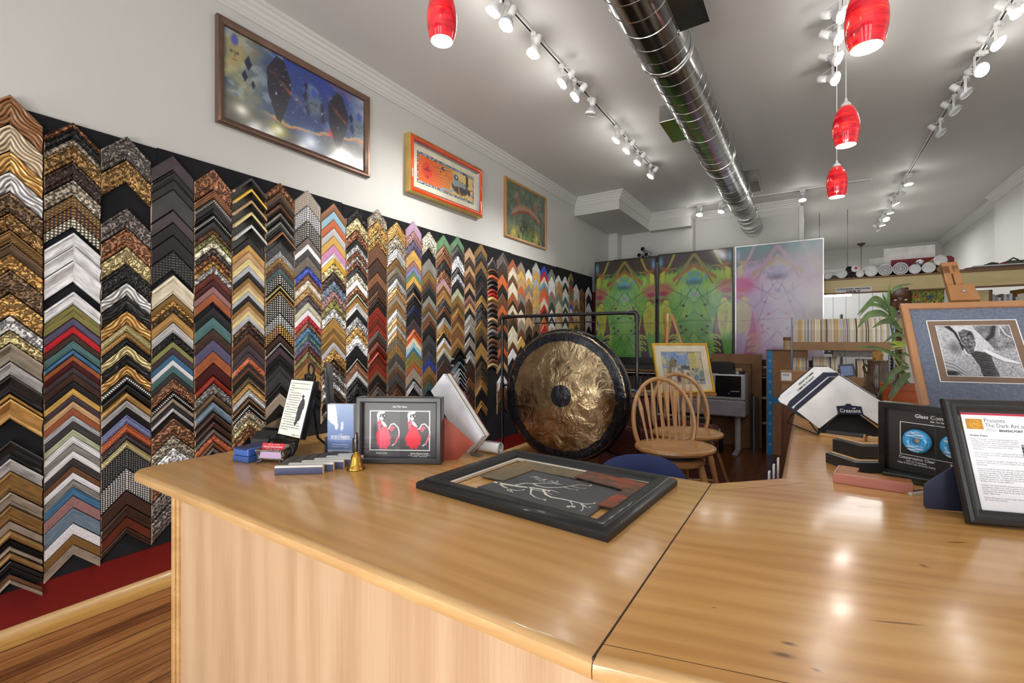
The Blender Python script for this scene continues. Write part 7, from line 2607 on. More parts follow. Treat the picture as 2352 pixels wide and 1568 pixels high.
def mat_card(kind, lean, th, hh):
    """file card seen on edge: upright front, sloping shoulder behind"""
    m = MB()
    sh = math.tan(lean)
    prof = [(0, 0), (0, hh * .52), (.10, hh), (.24, hh), (.24, 0)]
    a_ = [(0 + sh * (z if z > hh * .52 else 0), y, z) for y, z in prof]
    b_ = [(x + th, y, z) for x, y, z in a_]
    n = 5
    m.add(a_ + b_, [tuple(range(n)), tuple(reversed(range(n, 2 * n)))] + [(i, n + i, n + (i + 1) % n, (i + 1) % n) for i in range(n)])
    return m


def row(x0, x1, z, hh, rowname, pitch=.0072):
    x = x0
    i = rnd.randint(0, 20)
    while x < x1 - .01:
        w = pitch * rnd.choice((.7, 1, 1, 1.3))
        k = seq[i % len(seq)] if rnd.random() < .75 else rnd.randint(0, 8)
        if x > x1 - .14 and rowname == 'upper' and i % 4 == 2:
            k = 5
            w = pitch * 2
        i += 1
        key = (k, round(w, 4), hh)
        if key not in protos:
            m = mat_card(k, 0, w - .0007, hh)
            o = m.build('mat_sample', cmt[k])
            protos[key] = o
        else:
            o = protos[key].copy()
            COL.objects.link(o)
        o.location = (x, RY + .006 + rnd.uniform(0, .003), z + .0004)
        tag(o, 'thin %s mat board sample filed in the %s row of the metal rack' % (cols[k][0], rowname), 'mat sample', G)
        x += w


row(RX0 + .003, RX1 - .004, ZU, .205, 'upper')
row(RX0 + .003, RX0 + .13, ZL, .150, 'lower', .0068)
row(RX0 + .15, RX0 + .34, ZL, .165, 'lower', .0068)
row(RX0 + .47, RX0 + .60, ZL, .15, 'lower', .0068)
t = thing('picture_sample', 'small black framed blue picture tilted in the lower rack row', 'picture', (RX0 + .405, RY + .03, ZL + .0005), (R(-10), R(-8), 0))
MB().frame(.11, .11, [(0, 0), (0, .010), (.012, .010), (.012, .004)]).build('frame', BLKF, t)
MB().box((-.045, -.004, .01), (.045, -.001, .10)).build('print', plain('blue print', (120, 140, 190), .4), t)
o_ = MB().box((-.16, 0, 0), (.16, .20, .055)).build('printed_carton', plain('grey printed carton', (120, 116, 112), .6, var=.25, vs=60), bevel=.002)
o_.location = (RX0 + .46, RY + .05, ZL + .172)
tag(o_, 'flat grey printed carton lying over the lower row of mat samples', 'box')

# wooden cabinet with two small cartons
CABW = wood('red brown cabinet wood', (98, 56, 36), (130, 80, 54), axis=2, rough=.4, coat=.25, stretch=7)
t = thing('wood_cabinet', 'red brown wooden cabinet standing past the far end of the right counter', 'cabinet', (.18, 4.0, 0))
MB().box((-.345, -.165, 0), (.55, .40, .945)).build('carcass', CABW, t, bevel=.003)
MB().box((-.360, -.18, .9455), (.56, .41, .968)).build('cabinet_top', CABW, t, bevel=.006)
for x in (-.33, .11):
    d_ = MB().box((x, -.178, .06), (x + .42, -.1655, .90)).build('door', CABW, t, bevel=.003)
    MB().lathe([(.010, 0), (.006, -.008), (.011, -.020), (.0001, -.024)], 14, axis='y').build('knob', IRON, d_, smooth=True, loc=(x + (.38 if x < 0 else .04), -.1785, .5))
KRAFT = plain('brown cardboard', (158, 118, 84), .75, bump=.0003, bs=200)
KRAFT2 = plain('darker brown cardboard', (134, 98, 70), .75, bump=.0003, bs=200)
LBL = plain('white label', (230, 230, 232), .6)
for k, (z0, hh, dx, lab) in enumerate(((.9685, .083, 0, 'lower of two small cardboard boxes on the wooden cabinet'), (1.052, .080, .0, 'upper small cardboard box with white printed label on the wooden cabinet'))):
    p = at(1803 - 3 * k, 900, 3.95)
    t = thing('cardboard_box', lab, 'box', (p.x + .10, 3.98, z0), (0, 0, R(3)), 'small cartons on the cabinet')
    MB().box((-.10, -.08, 0), (.14, .08, hh)).build('carton', KRAFT, t, bevel=.002)
    MB().box((-.101, -.081, hh - .016), (.141, .081, hh - .0005)).build('lid_rim', KRAFT2, t, bevel=.001) if k == 0 else None
    if k:
        l_ = MB().box((-.092, -.0812, .012), (-.028, -.0803, .070)).build('label', LBL, t)
        mb = MB()
        for q in range(9):
            mb.box((-.084 + .0045 * q, -.0816, .045), (-.084 + .0045 * q + (.0022 if q % 3 else .0011), -.0813, .062))
        mb.build('barcode', KTXT, l_)

# ================================================================== TALL CARTONS AND BOARDS
def onfloor(px, t_):
    p = at(px, 784, t_)
    return p


p = ony(1760, 784, 6.25)
t = thing('cardboard_box', 'tall cardboard box sealed with bright blue tape, standing right of the printer', 'box', (p.x, 6.25, 0))
MB().box((-.0, 0, 0), (.42, .34, 1.245)).build('carton', KRAFT, t, bevel=.004)
TAPE = plain('blue parcel tape', (40, 132, 200), .4)
MB().box((.012, -.0016, 0), (.068, -.0002, 1.24)).build('blue_tape', TAPE, t)
MB().box((.0683, -.0017, .62), (.30, -.0003, .69)).build('blue_tape', TAPE, t)
for q in range(9):
    o_ = MB().path([(.040 + .011 * math.cos(R(a_)), -.0022, .12 + .125 * q + .014 * math.sin(R(a_))) for a_ in range(0, 360, 45)], .0022, 4, closed=True).build('tape_print', WTXT, t)
MB().box((-.004, -.02, 1.2455), (.425, .345, 1.250)).build('top_flap', KRAFT2, t)
p = ony(1797, 800, 6.35)
t = thing('kraft_roll', 'short roll of beige kraft paper standing on the blue taped box', 'paper roll', (p.x + .05, 6.40, 1.2505))
MB().lathe([(.015, 0), (.042, 0), (.042, .150), (.015, .150), (.015, 0)], 24, cap=False).build('roll', plain('beige kraft', (206, 180, 140), .7), t, smooth=50)
o_ = MB().lathe([(.0425, .11), (.0432, .112), (.0432, .151), (.015, .1515)], 24, cap=False).build('wrapper_end', plain('brown wrapper', (140, 104, 70), .7), t, smooth=50)
t = thing('wedge_block', 'small beige wooden wedge leaning beside the kraft roll', 'wedge', (p.x + .115, 6.40, 1.2505))
MB().prism([(0, 0), (.05, 0), (.0, .11), (-.012, .11)], -.02, .02, plane='xz').build('block', plain('beige wood', (206, 180, 140), .7), t, bevel=.002)
KL = plain('pale brown cardboard sheet', (150, 112, 82), .8)
p0, p1 = ony(1634, 812, 6.56), ony(1750, 812, 6.56)
o_ = MB().box((0, 0, 0), (p1.x - p0.x, .03, p0.z)).build('cardboard_sheet', KL, bevel=.002)
o_.location, o_.rotation_euler = (p0.x, 6.555, .0005), (0, 0, 0)
tag(o_, 'big flat brown cardboard sheet standing behind the printer under the pink poster', 'cardboard sheet')
p = ony(1686, 829, 6.42)
t = thing('cardboard_carton', 'tall narrow cardboard carton between the printer and the blue taped box', 'box', (p.x, 6.44, 0))
MB().box((0, 0, 0), (.19, .09, 1.06)).build('carton', plain('mid brown carton', (128, 94, 66), .8), t, bevel=.003)
MB().box((-.004, -.004, 1.0605), (.194, .094, 1.068)).build('top_flap', KRAFT2, t)
p = ony(1723, 896, 6.42)
for k, (dx, hh, c, lab) in enumerate(((.0, .70, (34, 30, 30), 'dark picture frame length leaning by the tall narrow carton'), (.05, .66, (74, 58, 48), 'brown picture frame length leaning by the tall narrow carton'))):
    t = thing('frame_length', lab, 'frame length', (p.x + dx + .005, 6.40, .0005))
    MB().box((0, 0, 0), (.034, .03, hh)).build('moulding', plain('stick %d' % k, c, .4), t, bevel=.002)
    MB().box((.0345, .002, 0), (.040, .028, hh - .03)).build('fillet_strip', LBL if k == 0 else BLKP, t)

# ================================================================== LARGE FORMAT PRINTER
GREYP = plain('lilac grey plastic', (150, 148, 160), .45)
SILP = plain('silver plastic', (196, 198, 202), .3, .4)
DKPN = plain('black glossy panel', (22, 22, 26), .2, coat=.6)
PXR = ony(1712, 850, 6.05).x
t = thing('large_printer', 'wide grey and black large format printer on tube legs behind the easel', 'printer', (PXR, 6.05, 0))
MB().box((-.86, 0, .44), (0, .34, .64)).build('lower_body', GREYP, t, bevel=.02, seg=3)
MB().box((-.86, 0, .6405), (0, .36, .955)).build('upper_body', SILP, t, bevel=.018, seg=3)
MB().box((-.33, -.006, .68), (-.045, .001, .935)).build('control_panel', DKPN, t, bevel=.003)
MB().box((-.82, -.004, .70), (-.36, .001, .92)).build('paper_door', DKPN, t, bevel=.003)
text('lettering', 'imagePROGRAF', .018, WTXT, t, (-.16, -.0066, .745), sx=.8)
o_ = MB().box((-.19, -.0066, .718), (-.165, -.0061, .724)).build('status_light', plain('blue indicator', (150, 180, 255), .3), t)
for x in (-.78, -.10):
    MB().cyl((x, .16, .02), (x, .16, .45), .034, n=18).build('leg', plain('grey tube leg', (176, 172, 168), .4), t, smooth=True)
    MB().box((x - .03, -.10, .0), (x + .03, .35, .022)).build('foot', GREYP, t, bevel=.004)
o_ = MB().prism([(-.14, 0), (.14, 0), (.13, .12), (.10, .14), (-.12, .14), (-.14, .12)], -.09, .09, plane='xz').build('tape_dispenser', BLKP, bevel=.004)
o_.location = (PXR - .28, 6.25, .9555)
tag(o_, 'black box shaped device standing on the printer beside the gilt framed watercolour', 'device')
t = thing('label_printer', 'flat black gadget with a silver badge lying on the printer', 'device', (PXR - .16, 6.14, .9555))
MB().box((-.14, -.06, 0), (.14, .06, .035)).build('body', BLKP, t, bevel=.004)
MB().lathe([(.0001, -.002), (.02, -.002), (.02, 0)], 18, axis='y').build('badge', SILP, t, loc=(.07, -.0605, .018))
o_ = MB().box((0, 0, 0), (.07, .05, .06)).build('wood_block', RAWX, bevel=.002)
o_.location = (PXR - .13, 6.25, .9555)
tag(o_, 'small pale wood block on the printer in front of the cardboard sheet', 'block')
# dark boxes on the floor under the printer
for k, (dx, s_, lab) in enumerate(((-.35, .16, 'small black plastic crate on the floor under the printer'), (-.62, .22, 'dark storage crate on the floor further under the printer'))):
    t = thing('storage_crate', lab, 'crate', (PXR + dx, 6.00, .0005))
    MB().box((-s_ / 2, 0, 0), (s_ / 2, .24, .012)).box((-s_ / 2, 0, .0), (-s_ / 2 + .01, .24, .22)).box((s_ / 2 - .01, 0, 0), (s_ / 2, .24, .22)).box((-s_ / 2, 0, 0), (s_ / 2, .01, .22)).box((-s_ / 2, .23, 0), (s_ / 2, .24, .22)).build('bin', BLKP, t)
    MB().box((-s_ / 2 + .02, .03, .013), (s_ / 2 - .02, .20, .26)).build('papers', LBL, t)

# white strips standing at the inner side of the right counter
for k in range(3):
    o_ = MB().box((0, 0, 0), (.006, .03, .955 - .012 * k)).build('white_strip', plain('white plastic strip', (222, 220, 226), .4), bevel=.001)
    o_.location = (-.088 - .010 * k, 1.665 + .05 * (2 - k), .0005)
    tag(o_, ['white plastic strip standing closest against the inner edge of the right counter', 'middle white plastic strip at the inner edge of the right counter', 'white plastic strip farthest from the inner edge of the right counter'][k], 'strip', 'white strips by the counter')

# ================================================================== WORKSHOP PARTITION: SIGN, TUBES, BOARDS
s0, s1 = ony(1919, 675, 7.298), ony(2002, 657, 7.298)
t = thing('authorized_personnel_sign', 'small white sign reading authorized personnel only on the pine beam', 'sign', ((s0.x + s1.x) / 2, 7.2985, s0.z))
W, H = s1.x - s0.x, s1.z - s0.z
MB().box((-W / 2, -.006, 0), (W / 2, 0, H)).build('plate', plain('white sign plate', (226, 222, 222), .5), t, bevel=.001)
NVT = plain('navy sign lettering', (40, 40, 70), .6)
fit(text('lettering', 'AUTHORIZED PERSONNEL', H * .30, NVT, t, (0, -.0066, H * .60), align='CENTER', bold=.0012), W * .94, H * .25)
fit(text('lettering', 'ONLY', H * .46, NVT, t, (0, -.0066, H * .14), align='CENTER', bold=.002), W * .42, H * .36)

KTUBE = plain('brown postal tube', (150, 118, 86), .7)
WTUBE = plain('white tube cap', (228, 228, 230), .4)
SHINY = plain('clear wrapped roll', (200, 204, 212), .2, .3, coat=.8)
DTUBE = plain('dark tube', (52, 44, 40), .5)
ZS = 2.1725


def tube(px, d, label, kind, row, Lt=.85):
    """postal tube lying on the shelf board, end toward the shop"""
    Y = 7.31 + (.06 if row else 0)
    c = ony(px, 640, Y)
    r_ = d / 4.112 / 2 * Y / ((CA + (px - 1176) / FPX * SA) * FPX) / 1.02
    return c.x, Y, r_


TB = [(1900.8, 60, 'white capped tube at the left end of the row, touching the pink poster', 'w', 0), (1911, 36, 'thin dark tube second from the left end of the row', 'd', 0), (1927, 88, 'tube with crinkled white wrapped end, third from left', 'c', 0),
      (1949, 62, 'open brown tube with dark blue inside, lower of a stacked pair', 'o', 0), (1965.5, 66, 'small tube with plain frosted cap below the red stickered one', 'w', 0), (1992.8, 102, 'wide brown tube with white cap right of the red stickered one', 'w', 0),
      (2018.3, 108, 'black and white rosette end tube, left one of two', 'r', 0), (2049.5, 116, 'black and white rosette end tube, right one of two', 'r', 0), (2073.5, 92, 'pale capped tube right of the rosette tubes', 'w', 0),
      (2103, 104, 'brown tube with big white cap beneath the top white one', 'w', 0), (2126, 62, 'small brown tube with brown end near the easel mast', 'b', 0), (2153, 86, 'brown tube with white cap just left of the easel mast', 'w', 0)]
xprev = None
pos = {}
for px, d, lab, kind, row in TB:
    x, Y, r_ = tube(px, d, lab, kind, row)
    if xprev is not None and x - r_ < xprev + .001:
        x = xprev + r_ + .0012
    xprev = x + r_
    pos[px] = (x, r_, ZS + r_)
upper = [(1941.7, 54, 'open dark tube, upper of the stacked pair', 'o', 1949, 1927), (1969, 62, 'small tube with a red sticker on its white cap', 's', 1965.5, 1949), (2118, 100, 'white capped tube lying on top of the others', 'w', 2126, 2103),
         (2079, 58, 'clear plastic wrapped roll lying on top of the tubes', 'p', 2073.5, 2103)]
allt = [(lab, kind, *pos[px]) for px, d, lab, kind, row in TB]
for px, d, lab, kind, a_, b_ in upper:
    _, _, r_ = tube(px, d, lab, kind, 1)
    x1, r1, z1 = pos[a_]
    x2, r2, z2 = pos[b_]
    # rest on the two below
    D = math.hypot(x2 - x1, z2 - z1)
    ra, rb = r1 + r_ + .0008, r2 + r_ + .0008
    if D > ra + rb - .002:
        r_ = (D - r1 - r2) / 2 + .012
        ra, rb = r1 + r_ + .0008, r2 + r_ + .0008
    aa = (ra * ra - rb * rb + D * D) / (2 * D)
    hh = math.sqrt(max(0, ra * ra - aa * aa))
    ux, uz = (x2 - x1) / D, (z2 - z1) / D
    nx, nz = -uz, ux
    if nz < 0:
        nx, nz = -nx, -nz
    allt.append((lab, kind, x1 + ux * aa + nx * hh, r_, z1 + uz * aa + nz * hh))
for lab, kind, x, r_, z in allt:
    t = thing('postal_tube', lab, 'tube', (x, 7.312 + (.03 if kind in 'os' else 0), z), group='postal tubes on the beam shelf')
    if kind == 'p':
        MB().lathe([(.0001, 0), (r_ * .5, 0), (r_ * .94, .02), (r_, .06), (r_, .45), (.0001, 0.46)], 24, axis='y').build('roll', SHINY, t, smooth=True)
        continue
    body = {'w': KTUBE, 'c': WTUBE, 'd': DTUBE, 'o': KTUBE if 'lower' in lab else DTUBE, 'r': DTUBE, 's': KTUBE, 'b': KTUBE}[kind]
    MB().lathe([(r_ * .90, .004), (r_ - .0004, .004), (r_ - .0004, 0.46), (r_ * .9, 0.46)], 28, axis='y', cap=False).build('tube_body', body, t, smooth=40)
    if kind == 'o':
        MB().lathe([(r_ * .9, .006), (r_ * .88, .10), (.0001, .11)], 24, axis='y', cap=False).build('inside', plain('dark tube inside', (28, 30, 44), .6), t, smooth=40)
        continue
    cm = {'w': WTUBE, 's': WTUBE, 'c': plain('crinkled white wrap', (224, 224, 228), .35, bump=.012, bs=40), 'd': DTUBE, 'b': KTUBE, 'r': WTUBE}[kind]
    cp = MB().lathe([(.0001, .002), (r_ * .80, .002), (r_ * .86, -.004), (r_ * .97, -.004), (r_ - .0002, .003)], 28, axis='y', cap=False).build('end_cap', cm, t, smooth=40)
    if kind == 's':
        MB().lathe([(.0001, .0008), (r_ * .42, .0008), (r_ * .42, .0016)], 16, axis='y', cap=False).build('red_sticker', plain('red sticker', (206, 40, 50), .5), cp, loc=(r_ * .2, 0, r_ * .2))
    if kind == 'r':
        INK = plain('black ink', (30, 30, 34), .6)
        for f in (.30, .52, .78):
            MB().path([(r_ * f * math.cos(R(q * 15)), .0012, r_ * f * math.sin(R(q * 15))) for q in range(24)], r_ * .035, 4, closed=True).build('ring_print', INK, cp)
        mb = MB()
        for q in range(18):
            a_ = R(q * 20)
            for f, s_ in ((.65, .055), (.90, .06), (.16, .04)):
                mb.cbox((r_ * f * math.cos(a_), .0008, r_ * f * math.sin(a_)), (r_ * s_, .001, r_ * s_))
        mb.build('petal_print', INK, cp)
        mb = MB()
        for q in range(24):
            a_ = R(q * 15)
            mb.cbox((r_ * .99 * math.cos(a_), .01, r_ * .99 * math.sin(a_)), (r_ * .1, .03, r_ * .1))
        mb.build('edge_print', WTUBE, cp)

MAROON = plain('maroon board', (132, 36, 46), .6)
p0, p1 = ony(2052, 640, 7.62), ony(2201, 581, 7.62)
o_ = MB().prism([(0, 0), (p1.x - p0.x, 0), (p1.x - p0.x, p1.z - ZS - .03), (p1.x - p0.x - .03, p1.z - ZS), (0, p1.z - ZS)], 0, .012, plane='xz').build('maroon_board', MAROON, bevel=.002)
o_.location = (p0.x, 7.80, ZS)
tag(o_, 'maroon board standing on the beam shelf behind the postal tubes', 'board')
p0, p1 = ony(2030, 640, 7.86), ony(2147, 562, 7.86)
o_ = MB().box((0, 0, 0), (p1.x - p0.x, .025, p1.z - ZS)).build('white_foam_board', plain('white foam board', (236, 236, 234), .6), bevel=.001)
o_.location = (p0.x, 7.84, ZS)
tag(o_, 'big white foam board standing behind the maroon board on the beam shelf', 'board')
p0, p1 = ony(1997, 640, 7.88), ony(2029, 592, 7.88)
o_ = MB().box((0, 0, 0), (p1.x - p0.x, .012, p1.z - ZS)).build('white_foam_board', plain('off-white panel', (214, 214, 210), .6), bevel=.001)
o_.location = (p0.x, 7.87, ZS)
tag(o_, 'smaller off-white panel left of the big white foam board', 'board')
# sheets and odds on the right part of the shelf
p0 = ony(2190, 640, 7.30)
for k, (dz, dy, c, lab) in enumerate(((0, .0, (120, 84, 52), 'lowest brown panel of the flat pile at the right end of the beam shelf'), (.0165, .02, (92, 66, 46), 'second dark brown panel of the flat pile on the beam shelf'), (.033, .0, (190, 192, 196), 'silver grey panel topping the flat pile on the beam shelf'))):
    o_ = MB().box((0, 0, 0), (XR - p0.x - .08 - .1 * k, .55, .016)).build('flat_panel', plain('flat panel %d' % k, c, .4), bevel=.001)
    o_.location = (p0.x + .05 + .06 * k, 7.295 + dy, ZS + dz)
    tag(o_, lab, 'panel', 'flat panels on the beam shelf')
zt2 = ZS + .0495
for px, w_, h_, c, lab in ((2277, .14, .035, (36, 34, 36), 'black clamp lying at the left of the panel pile top'), (2305, .10, .03, (150, 50, 46), 'reddish papers on top of the panel pile'), (2325, .12, .075, (70, 64, 52), 'olive metal tool standing on top of the panel pile'), (2348, .08, .04, (40, 38, 40), 'black clamp at the right end of the panel pile')):
    x = ony(px, 590, 7.45).x
    t = thing('workshop_item', lab, 'tool', (x, 7.42, zt2))
    MB().box((-w_ / 2, -.03, 0), (w_ / 2, .03, h_ * .6)).build('body', plain('tool %s' % str(c), c, .5), t, bevel=.004)
    MB().path([(-w_ * .3, 0, h_ * .6), (0, 0, h_), (w_ * .35, 0, h_ * .65)], .009, 6).build('arm', plain('tool %s' % str(c), c, .5), t, smooth=True)

# silver tubes behind the green posters, lying on a tall rack
STL = plain('chrome silver tube', (176, 178, 182), .25, .8)
o0 = ony(1463, 578, 7.40)
t = thing('tall_storage_rack', 'tall dark storage rack hidden behind the green posters', 'rack', (o0.x - .10, 7.36, 0))
for x in (-.28, .62):
    for y in (0, .44):
        MB().box((x, y, 0), (x + .03, y + .03, o0.z - .10)).build('upright', BLKW, t)
for z in (.6, 1.3, 2.0, o0.z - .13):
    MB().box((-.28, 0, z), (.65, .47, z + .025)).build('shelf', BLKW, t)
zt3 = o0.z - .105
G = 'silver tubes above the posters'
for k, (dx, dz, lab) in enumerate(((-.055, .042, 'left lower silver tube peeking over the leftmost green poster'), (.085, .042, 'right lower silver tube peeking over the green posters'), (.015, .158, 'top silver tube of three stacked above the green posters'))):
    t = thing('silver_tube', lab, 'tube', (o0.x + .09 + dx * .82, 7.38, zt3 + dz * .8 + .006), group=G)
    MB().lathe([(.032, 0), (.044, .0), (.044, .42), (.032, .42)], 24, axis='y', cap=False).build('tube_body', STL, t, smooth=40)
    MB().lathe([(.033, .001), (.030, .08), (.0001, .09)], 20, axis='y', cap=False).build('inside', plain('dark tube inside', (28, 30, 44), .6), t, smooth=40)

# ================================================================== UNDER THE BEAM: MASKS, PAINTING, FRAMES, FITTINGS
TIKI = wood('dark carved mask wood', (72, 40, 22), (110, 66, 36), axis=2, rough=.35, coat=.4)
mp = ony(2069, 694, 7.27)
t = thing('carved_mask', 'tall dark carved wooden face mask with white eyes hung on the pine post', 'mask', (mp.x, 7.34, mp.z))
mb = MB()
vv, ff = [], []
nu, nv = 12, 18
for j in range(nv + 1):
    for i in range(nu + 1):
        u, v = i / nu * 2 - 1, j / nv * 2 - 1
        w_ = .108 * (1 - .10 * max(0, -v) ** 2)
        d = .055 * math.sqrt(max(0, 1 - (u * .96) ** 2))
        nose = .028 * math.exp(-(u / .2) ** 2) * (1 if -.45 < v < .25 else 0) * (1 - (v + .45) / .9 * .6 if v > -.45 else 1)
        brow = .016 * math.exp(-((v - .32) / .10) ** 2)
        mouth = -.012 * math.exp(-((v + .62) / .08) ** 2) * (abs(u) < .5)
        vv.append((u * w_, -d - nose - brow - mouth, v * .18))
for j in range(nv):
    for i in range(nu):
        ff.append((j * (nu + 1) + i, j * (nu + 1) + i + 1, (j + 1) * (nu + 1) + i + 1, (j + 1) * (nu + 1) + i))
b = len(vv)
vv += [(x, 0, z) for x, y, z in vv]
rim = [(i, i + 1) for i in range(nu)] + [(j * (nu + 1) + nu, (j + 1) * (nu + 1) + nu) for j in range(nv)] + [(nv * (nu + 1) + i + 1, nv * (nu + 1) + i) for i in range(nu)] + [((j + 1) * (nu + 1), j * (nu + 1)) for j in range(nv)]
ff += [(q, p_, p_ + b, q + b) for p_, q in rim]
mb.add(vv, ff).build('face', TIKI, t, smooth=True)
for sx in (-1, 1):
    MB().prism([(sx * .05 - .020, .030), (sx * .05, .020), (sx * .05 + .020, .030), (sx * .05, .040)], -.062, -.050, plane='xz').build('eye', LBL, t)
MB().prism([(-.03, -.100), (.03, -.100), (.024, -.116), (-.024, -.116)], -.066, -.056, plane='xz').build('teeth', LBL, t)
m2 = ony(2061, 805, 7.22)
t = thing('carved_totem', 'ribbed dark carved wooden totem below the mask', 'carving', (m2.x, 7.31, m2.z - .28))
MB().lathe([q for k in range(14) for q in ((.050, .04 * k), (.062, .04 * k + .012), (.062, .04 * k + .024), (.050, .04 * k + .036))], 16).build('shaft', TIKI, t, smooth=60)
MB().cyl((0, 0, -.01), (0, 0, -(m2.z - .28)), .03, n=10).build('stand_pole', TIKI, t, smooth=True)
p0, p1 = ony(2089, 705, 7.38), ony(2169, 664, 7.38)
W, H = p1.x - p0.x, .36
t = thing('abstract_painting', 'bright lime and orange swirling abstract painting beside the carved mask', 'painting', ((p0.x + p1.x) / 2, 7.40, 1.972 - H))
a = Art(110, 90, W / H, (150, 156, 40))
n1, n2 = a.noise(9, 8, 201, 4), a.noise(16, 14, 202, 3)
for k, (c, th) in enumerate((((196, 110, 40), .55), ((110, 160, 50), .5), ((60, 70, 30), .58), ((206, 190, 60), .6), ((180, 70, 40), .66))):
    f = a.noise(10 + k * 3, 9 + k * 2, 210 + k, 3)
    a.mix(np.clip((f - th) * 12, 0, 1), c)
    a.mix((np.abs(f - th) < .012) * .8, (50, 50, 24))
for (x, y, c) in ((.18, .86, (210, 100, 60)), (.40, .80, (120, 150, 60)), (.60, .78, (70, 110, 140)), (.30, .55, (60, 90, 130)), (.72, .6, (140, 170, 70))):
    a.ell(x, y, .06, .08, c, .2)
    a.ell(x, y, .028, .035, (40, 44, 30), .2)
a.build('canvas_print', W, H, PRINT, t, (0, -.022, 0))
MB().box((-W / 2, -.0215, 0), (W / 2, 0, H)).build('canvas', plain('canvas edge', (180, 170, 150), .8), t)
t = thing('wall_panel', 'pale pine panel leaning under the beam right of the abstract painting', 'panel', (1.50, 7.45, 0))
MB().box((0, 0, 0), (.26, .02, 1.95)).build('board', PINE, t)
MB().box((.262, 0, 0), (.29, .03, 1.95)).build('edge_board', plain('brown edge board', (120, 76, 46), .5), t)
x = 1.80
G = 'upright mat boards under the beam'
for k in range(9):
    c = [(200, 200, 204), (150, 150, 156), (222, 222, 224), (110, 110, 116), (214, 214, 214), (176, 176, 182), (228, 228, 230), (90, 90, 96), (205, 205, 208)][k]
    o_ = MB().box((0, 0, 0), (.022, .5, 1.90 - .02 * (k % 3))).build('upright_board', plain('upright board %d' % k, c, .6))
    o_.location = (x, 7.50, .0005)
    tag(o_, '%s upright mat board in the rack under the beam, %s from its left' % ('pale' if sum(c) > 500 else 'dark', ORD[k]), 'mat board', G)
    x += .0235
t = thing('gold_picture', 'small dark gold picture frame hanging tilted under the beam at the far right', 'picture frame', (2.15, 7.56, 1.62), (0, R(-8), 0))
MB().frame(.30, .34, [(0, 0), (0, .03), (.01, .04), (.05, .02), (.05, .004)]).build('moulding', plain('old gold moulding', (150, 112, 50), .4, .5), t)
MB().box((-.11, -.008, .04), (.11, -.002, .30)).build('mat', CREAM, t)
o_ = MB().box((0, 0, 0), (.42, .02, 1.93)).build('white_sheet', plain('white wall panel', (220, 220, 218), .6))
o_.location = (1.98, 8.03, .0005)
tag(o_, 'white panel standing behind the gold frame under the beam', 'panel')

f0, f1 = ony(1891, 681, 9.6), ony(1937, 681, 9.6)
FLU = emis('fluorescent tube', (250, 250, 255), 9.0)
t = thing('fluorescent_light', 'white fluorescent tube fitting hanging in the workshop under the beam', 'ceiling light', ((f0.x + f1.x) / 2, 9.6, f0.z))
MB().box((-.26, -.08, .03), (.26, .08, .08)).build('housing', WHITE, t, bevel=.004)
for y in (-.04, .04):
    MB().cyl((-.25, y, .010), (.25, y, .010), .017, n=12).build('tube', FLU, t, smooth=True)
for x in (-.2, .2):
    MB().cyl((x, 0, .08), (x, 0, CEIL - f0.z), .004, n=6).build('hanger', IRON, t)
t = thing('workbench_shelf', 'dark workshop shelf with white papers and black rollers seen under the beam', 'shelf', ((f0.x + f1.x) / 2 - .1, 9.3, 0))
for z in (1.14, 1.38, 1.66):
    MB().box((-.30, 0, z), (.22, .30, z + .03)).build('shelf_board', BLKW, t)
for x in (-.30, .19):
    MB().box((x, 0, 0), (x + .03, .30, 1.80)).build('upright', BLKW, t)
MB().box((-.22, .02, 1.4105), (.12, .20, 1.52)).build('paper_stack', LBL, t)
for k in range(6):
    o_ = MB().lathe([(.0001, 0), (.036, 0), (.036, .24), (.0001, .24)], 14, axis='y').build('black_roll', BLKP, smooth=40)
    o_.location = ((f0.x + f1.x) / 2 - .1 - .225 + .075 * k, 9.32, 1.1705 + .0365)
    tag(o_, 'black roll lying on the dark workshop shelf under the beam', 'roll', 'black rolls on the workshop shelf')
c0 = at(1978, 558, 10.45)
ANT = plain('antique brass', (92, 78, 56), .35, .6)
t = thing('chain_lamp', 'lamp hanging from the far workshop ceiling on a dark chain', 'pendant lamp', (c0.x, c0.y, CEIL))
MB().lathe([(.0001, -.075), (.012, -.075), (.03, -.06), (.07, -.03), (.085, -.0005)], 20).build('canopy', ANT, t, smooth=True)
mb = MB()
for k in range(15):
    z = -.09 - .042 * k
    r_ = .010
    ring = [(r_ * math.cos(R(q * 45)) * (1 if k % 2 else 0), r_ * math.cos(R(q * 45)) * (0 if k % 2 else 1), z + .026 * math.sin(R(q * 45))) for q in range(8)]
    mb.path(ring, .0034, 5, closed=True)
mb.build('chain', ANT, t, smooth=True)
MB().lathe([(.02, -.70), (.05, -.72), (.16, -.86), (.17, -.88), (.15, -.87), (.04, -.73)], 24, cap=False).build('lamp_shade', WHITE, t, smooth=True)
mb = MB().box((-.09, 13.70, 3.05), (2.45, 13.75, 3.13))
struct('trim_far_rail', mb, TRIMP)

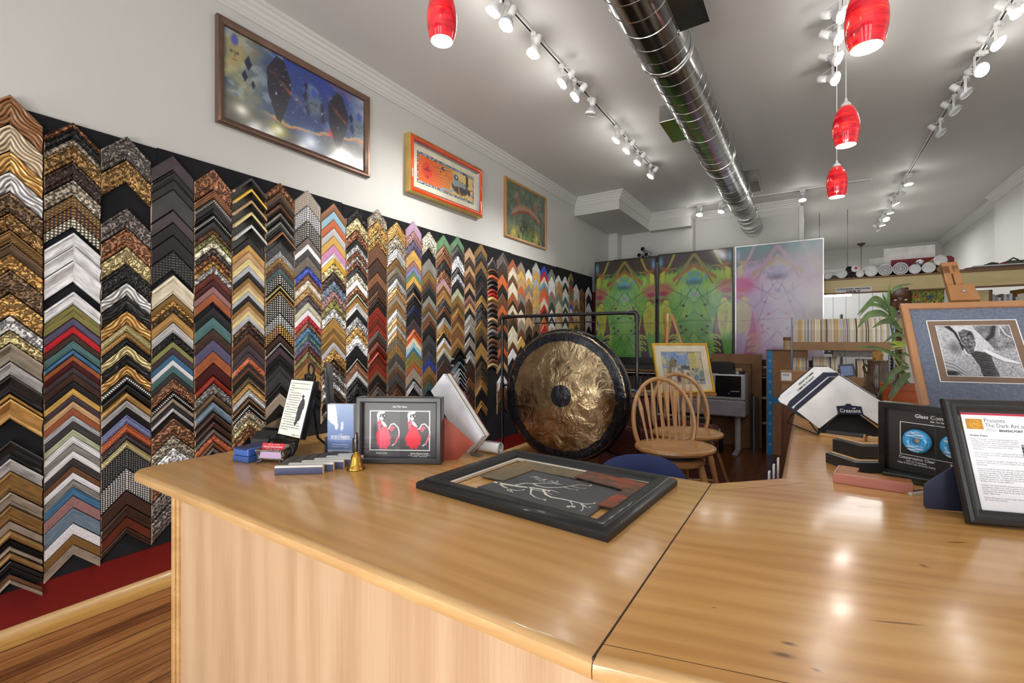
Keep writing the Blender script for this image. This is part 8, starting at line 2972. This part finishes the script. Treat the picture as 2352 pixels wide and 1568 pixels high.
# ================================================================== LIGHT AND CAMERA
w = bpy.data.worlds.new('World')
SC.world = w
w.use_nodes = True
bg = w.node_tree.nodes['Background']
bg.inputs[0].default_value = (0.86, 0.93, 1.0, 1)
bg.inputs[1].default_value = 0.6


def area(name, loc, d, sx, sy, power, col):
    l = bpy.data.lights.new(name, 'AREA')
    l.shape = 'RECTANGLE'
    l.size, l.size_y = sx, sy
    l.energy = power
    l.color = col
    o = bpy.data.objects.new(name, l)
    COL.objects.link(o)
    o.location = loc
    o.rotation_euler = Vector(d).to_track_quat('-Z', 'Z').to_euler()
    return o


# daylight entering through the three glazed openings of the shop front; upward lamps are added to brighten the ceiling
DAY = (0.94, 0.97, 1.0)
for x, z, sx, sy, pw in ((-2.32, 1.87, 1.1, 2.8, 15), (-0.32, 1.65, 1.2, 3.2, 20), (1.47, 1.87, 1.4, 2.8, 26)):
    area('window_daylight', (x, YF - 0.15, z), (0, 1, 0.05), sx, sy, pw, DAY)
    area('ceiling_uplight', (x, YF - 0.35, 0.5), (0, 0.80, 0.60), sx, 1.0, pw * 3.4, (1.0, 0.98, 0.95))
# fluorescent fittings of the workshop behind the partition
area('workshop_fluorescent', (0.9, 11.5, 3.4), (0, 0, -1), 1.6, 0.4, 34, (1, 1, 0.98))
area('workshop_fluorescent', (0.7, 9.2, 3.4), (0, 0, -1), 1.4, 0.4, 20, (1, 1, 0.98))

cam = bpy.data.cameras.new('camera')
cam.lens = 16.0
cam.sensor_width = 36.0
cam.clip_start = 0.05
co = bpy.data.objects.new('camera', cam)
COL.objects.link(co)
co.location = (0, 0, CZ)
co.rotation_euler = (R(90), 0, A)
SC.camera = co

SC.view_settings.view_transform = 'Standard'
SC.view_settings.look = 'None'
SC.view_settings.exposure = 0.5
SC.view_settings.gamma = 1.0
SC.view_settings.use_curve_mapping = False
cy = SC.cycles
cy.max_bounces = 6
cy.diffuse_bounces = 3
cy.adaptive_threshold = 0.05
cy.adaptive_min_samples = 16
cy.glossy_bounces = 2
cy.transmission_bounces = 4
cy.transparent_max_bounces = 6
cy.sample_clamp_indirect = 6.0
cy.caustics_reflective = False
cy.caustics_refractive = False
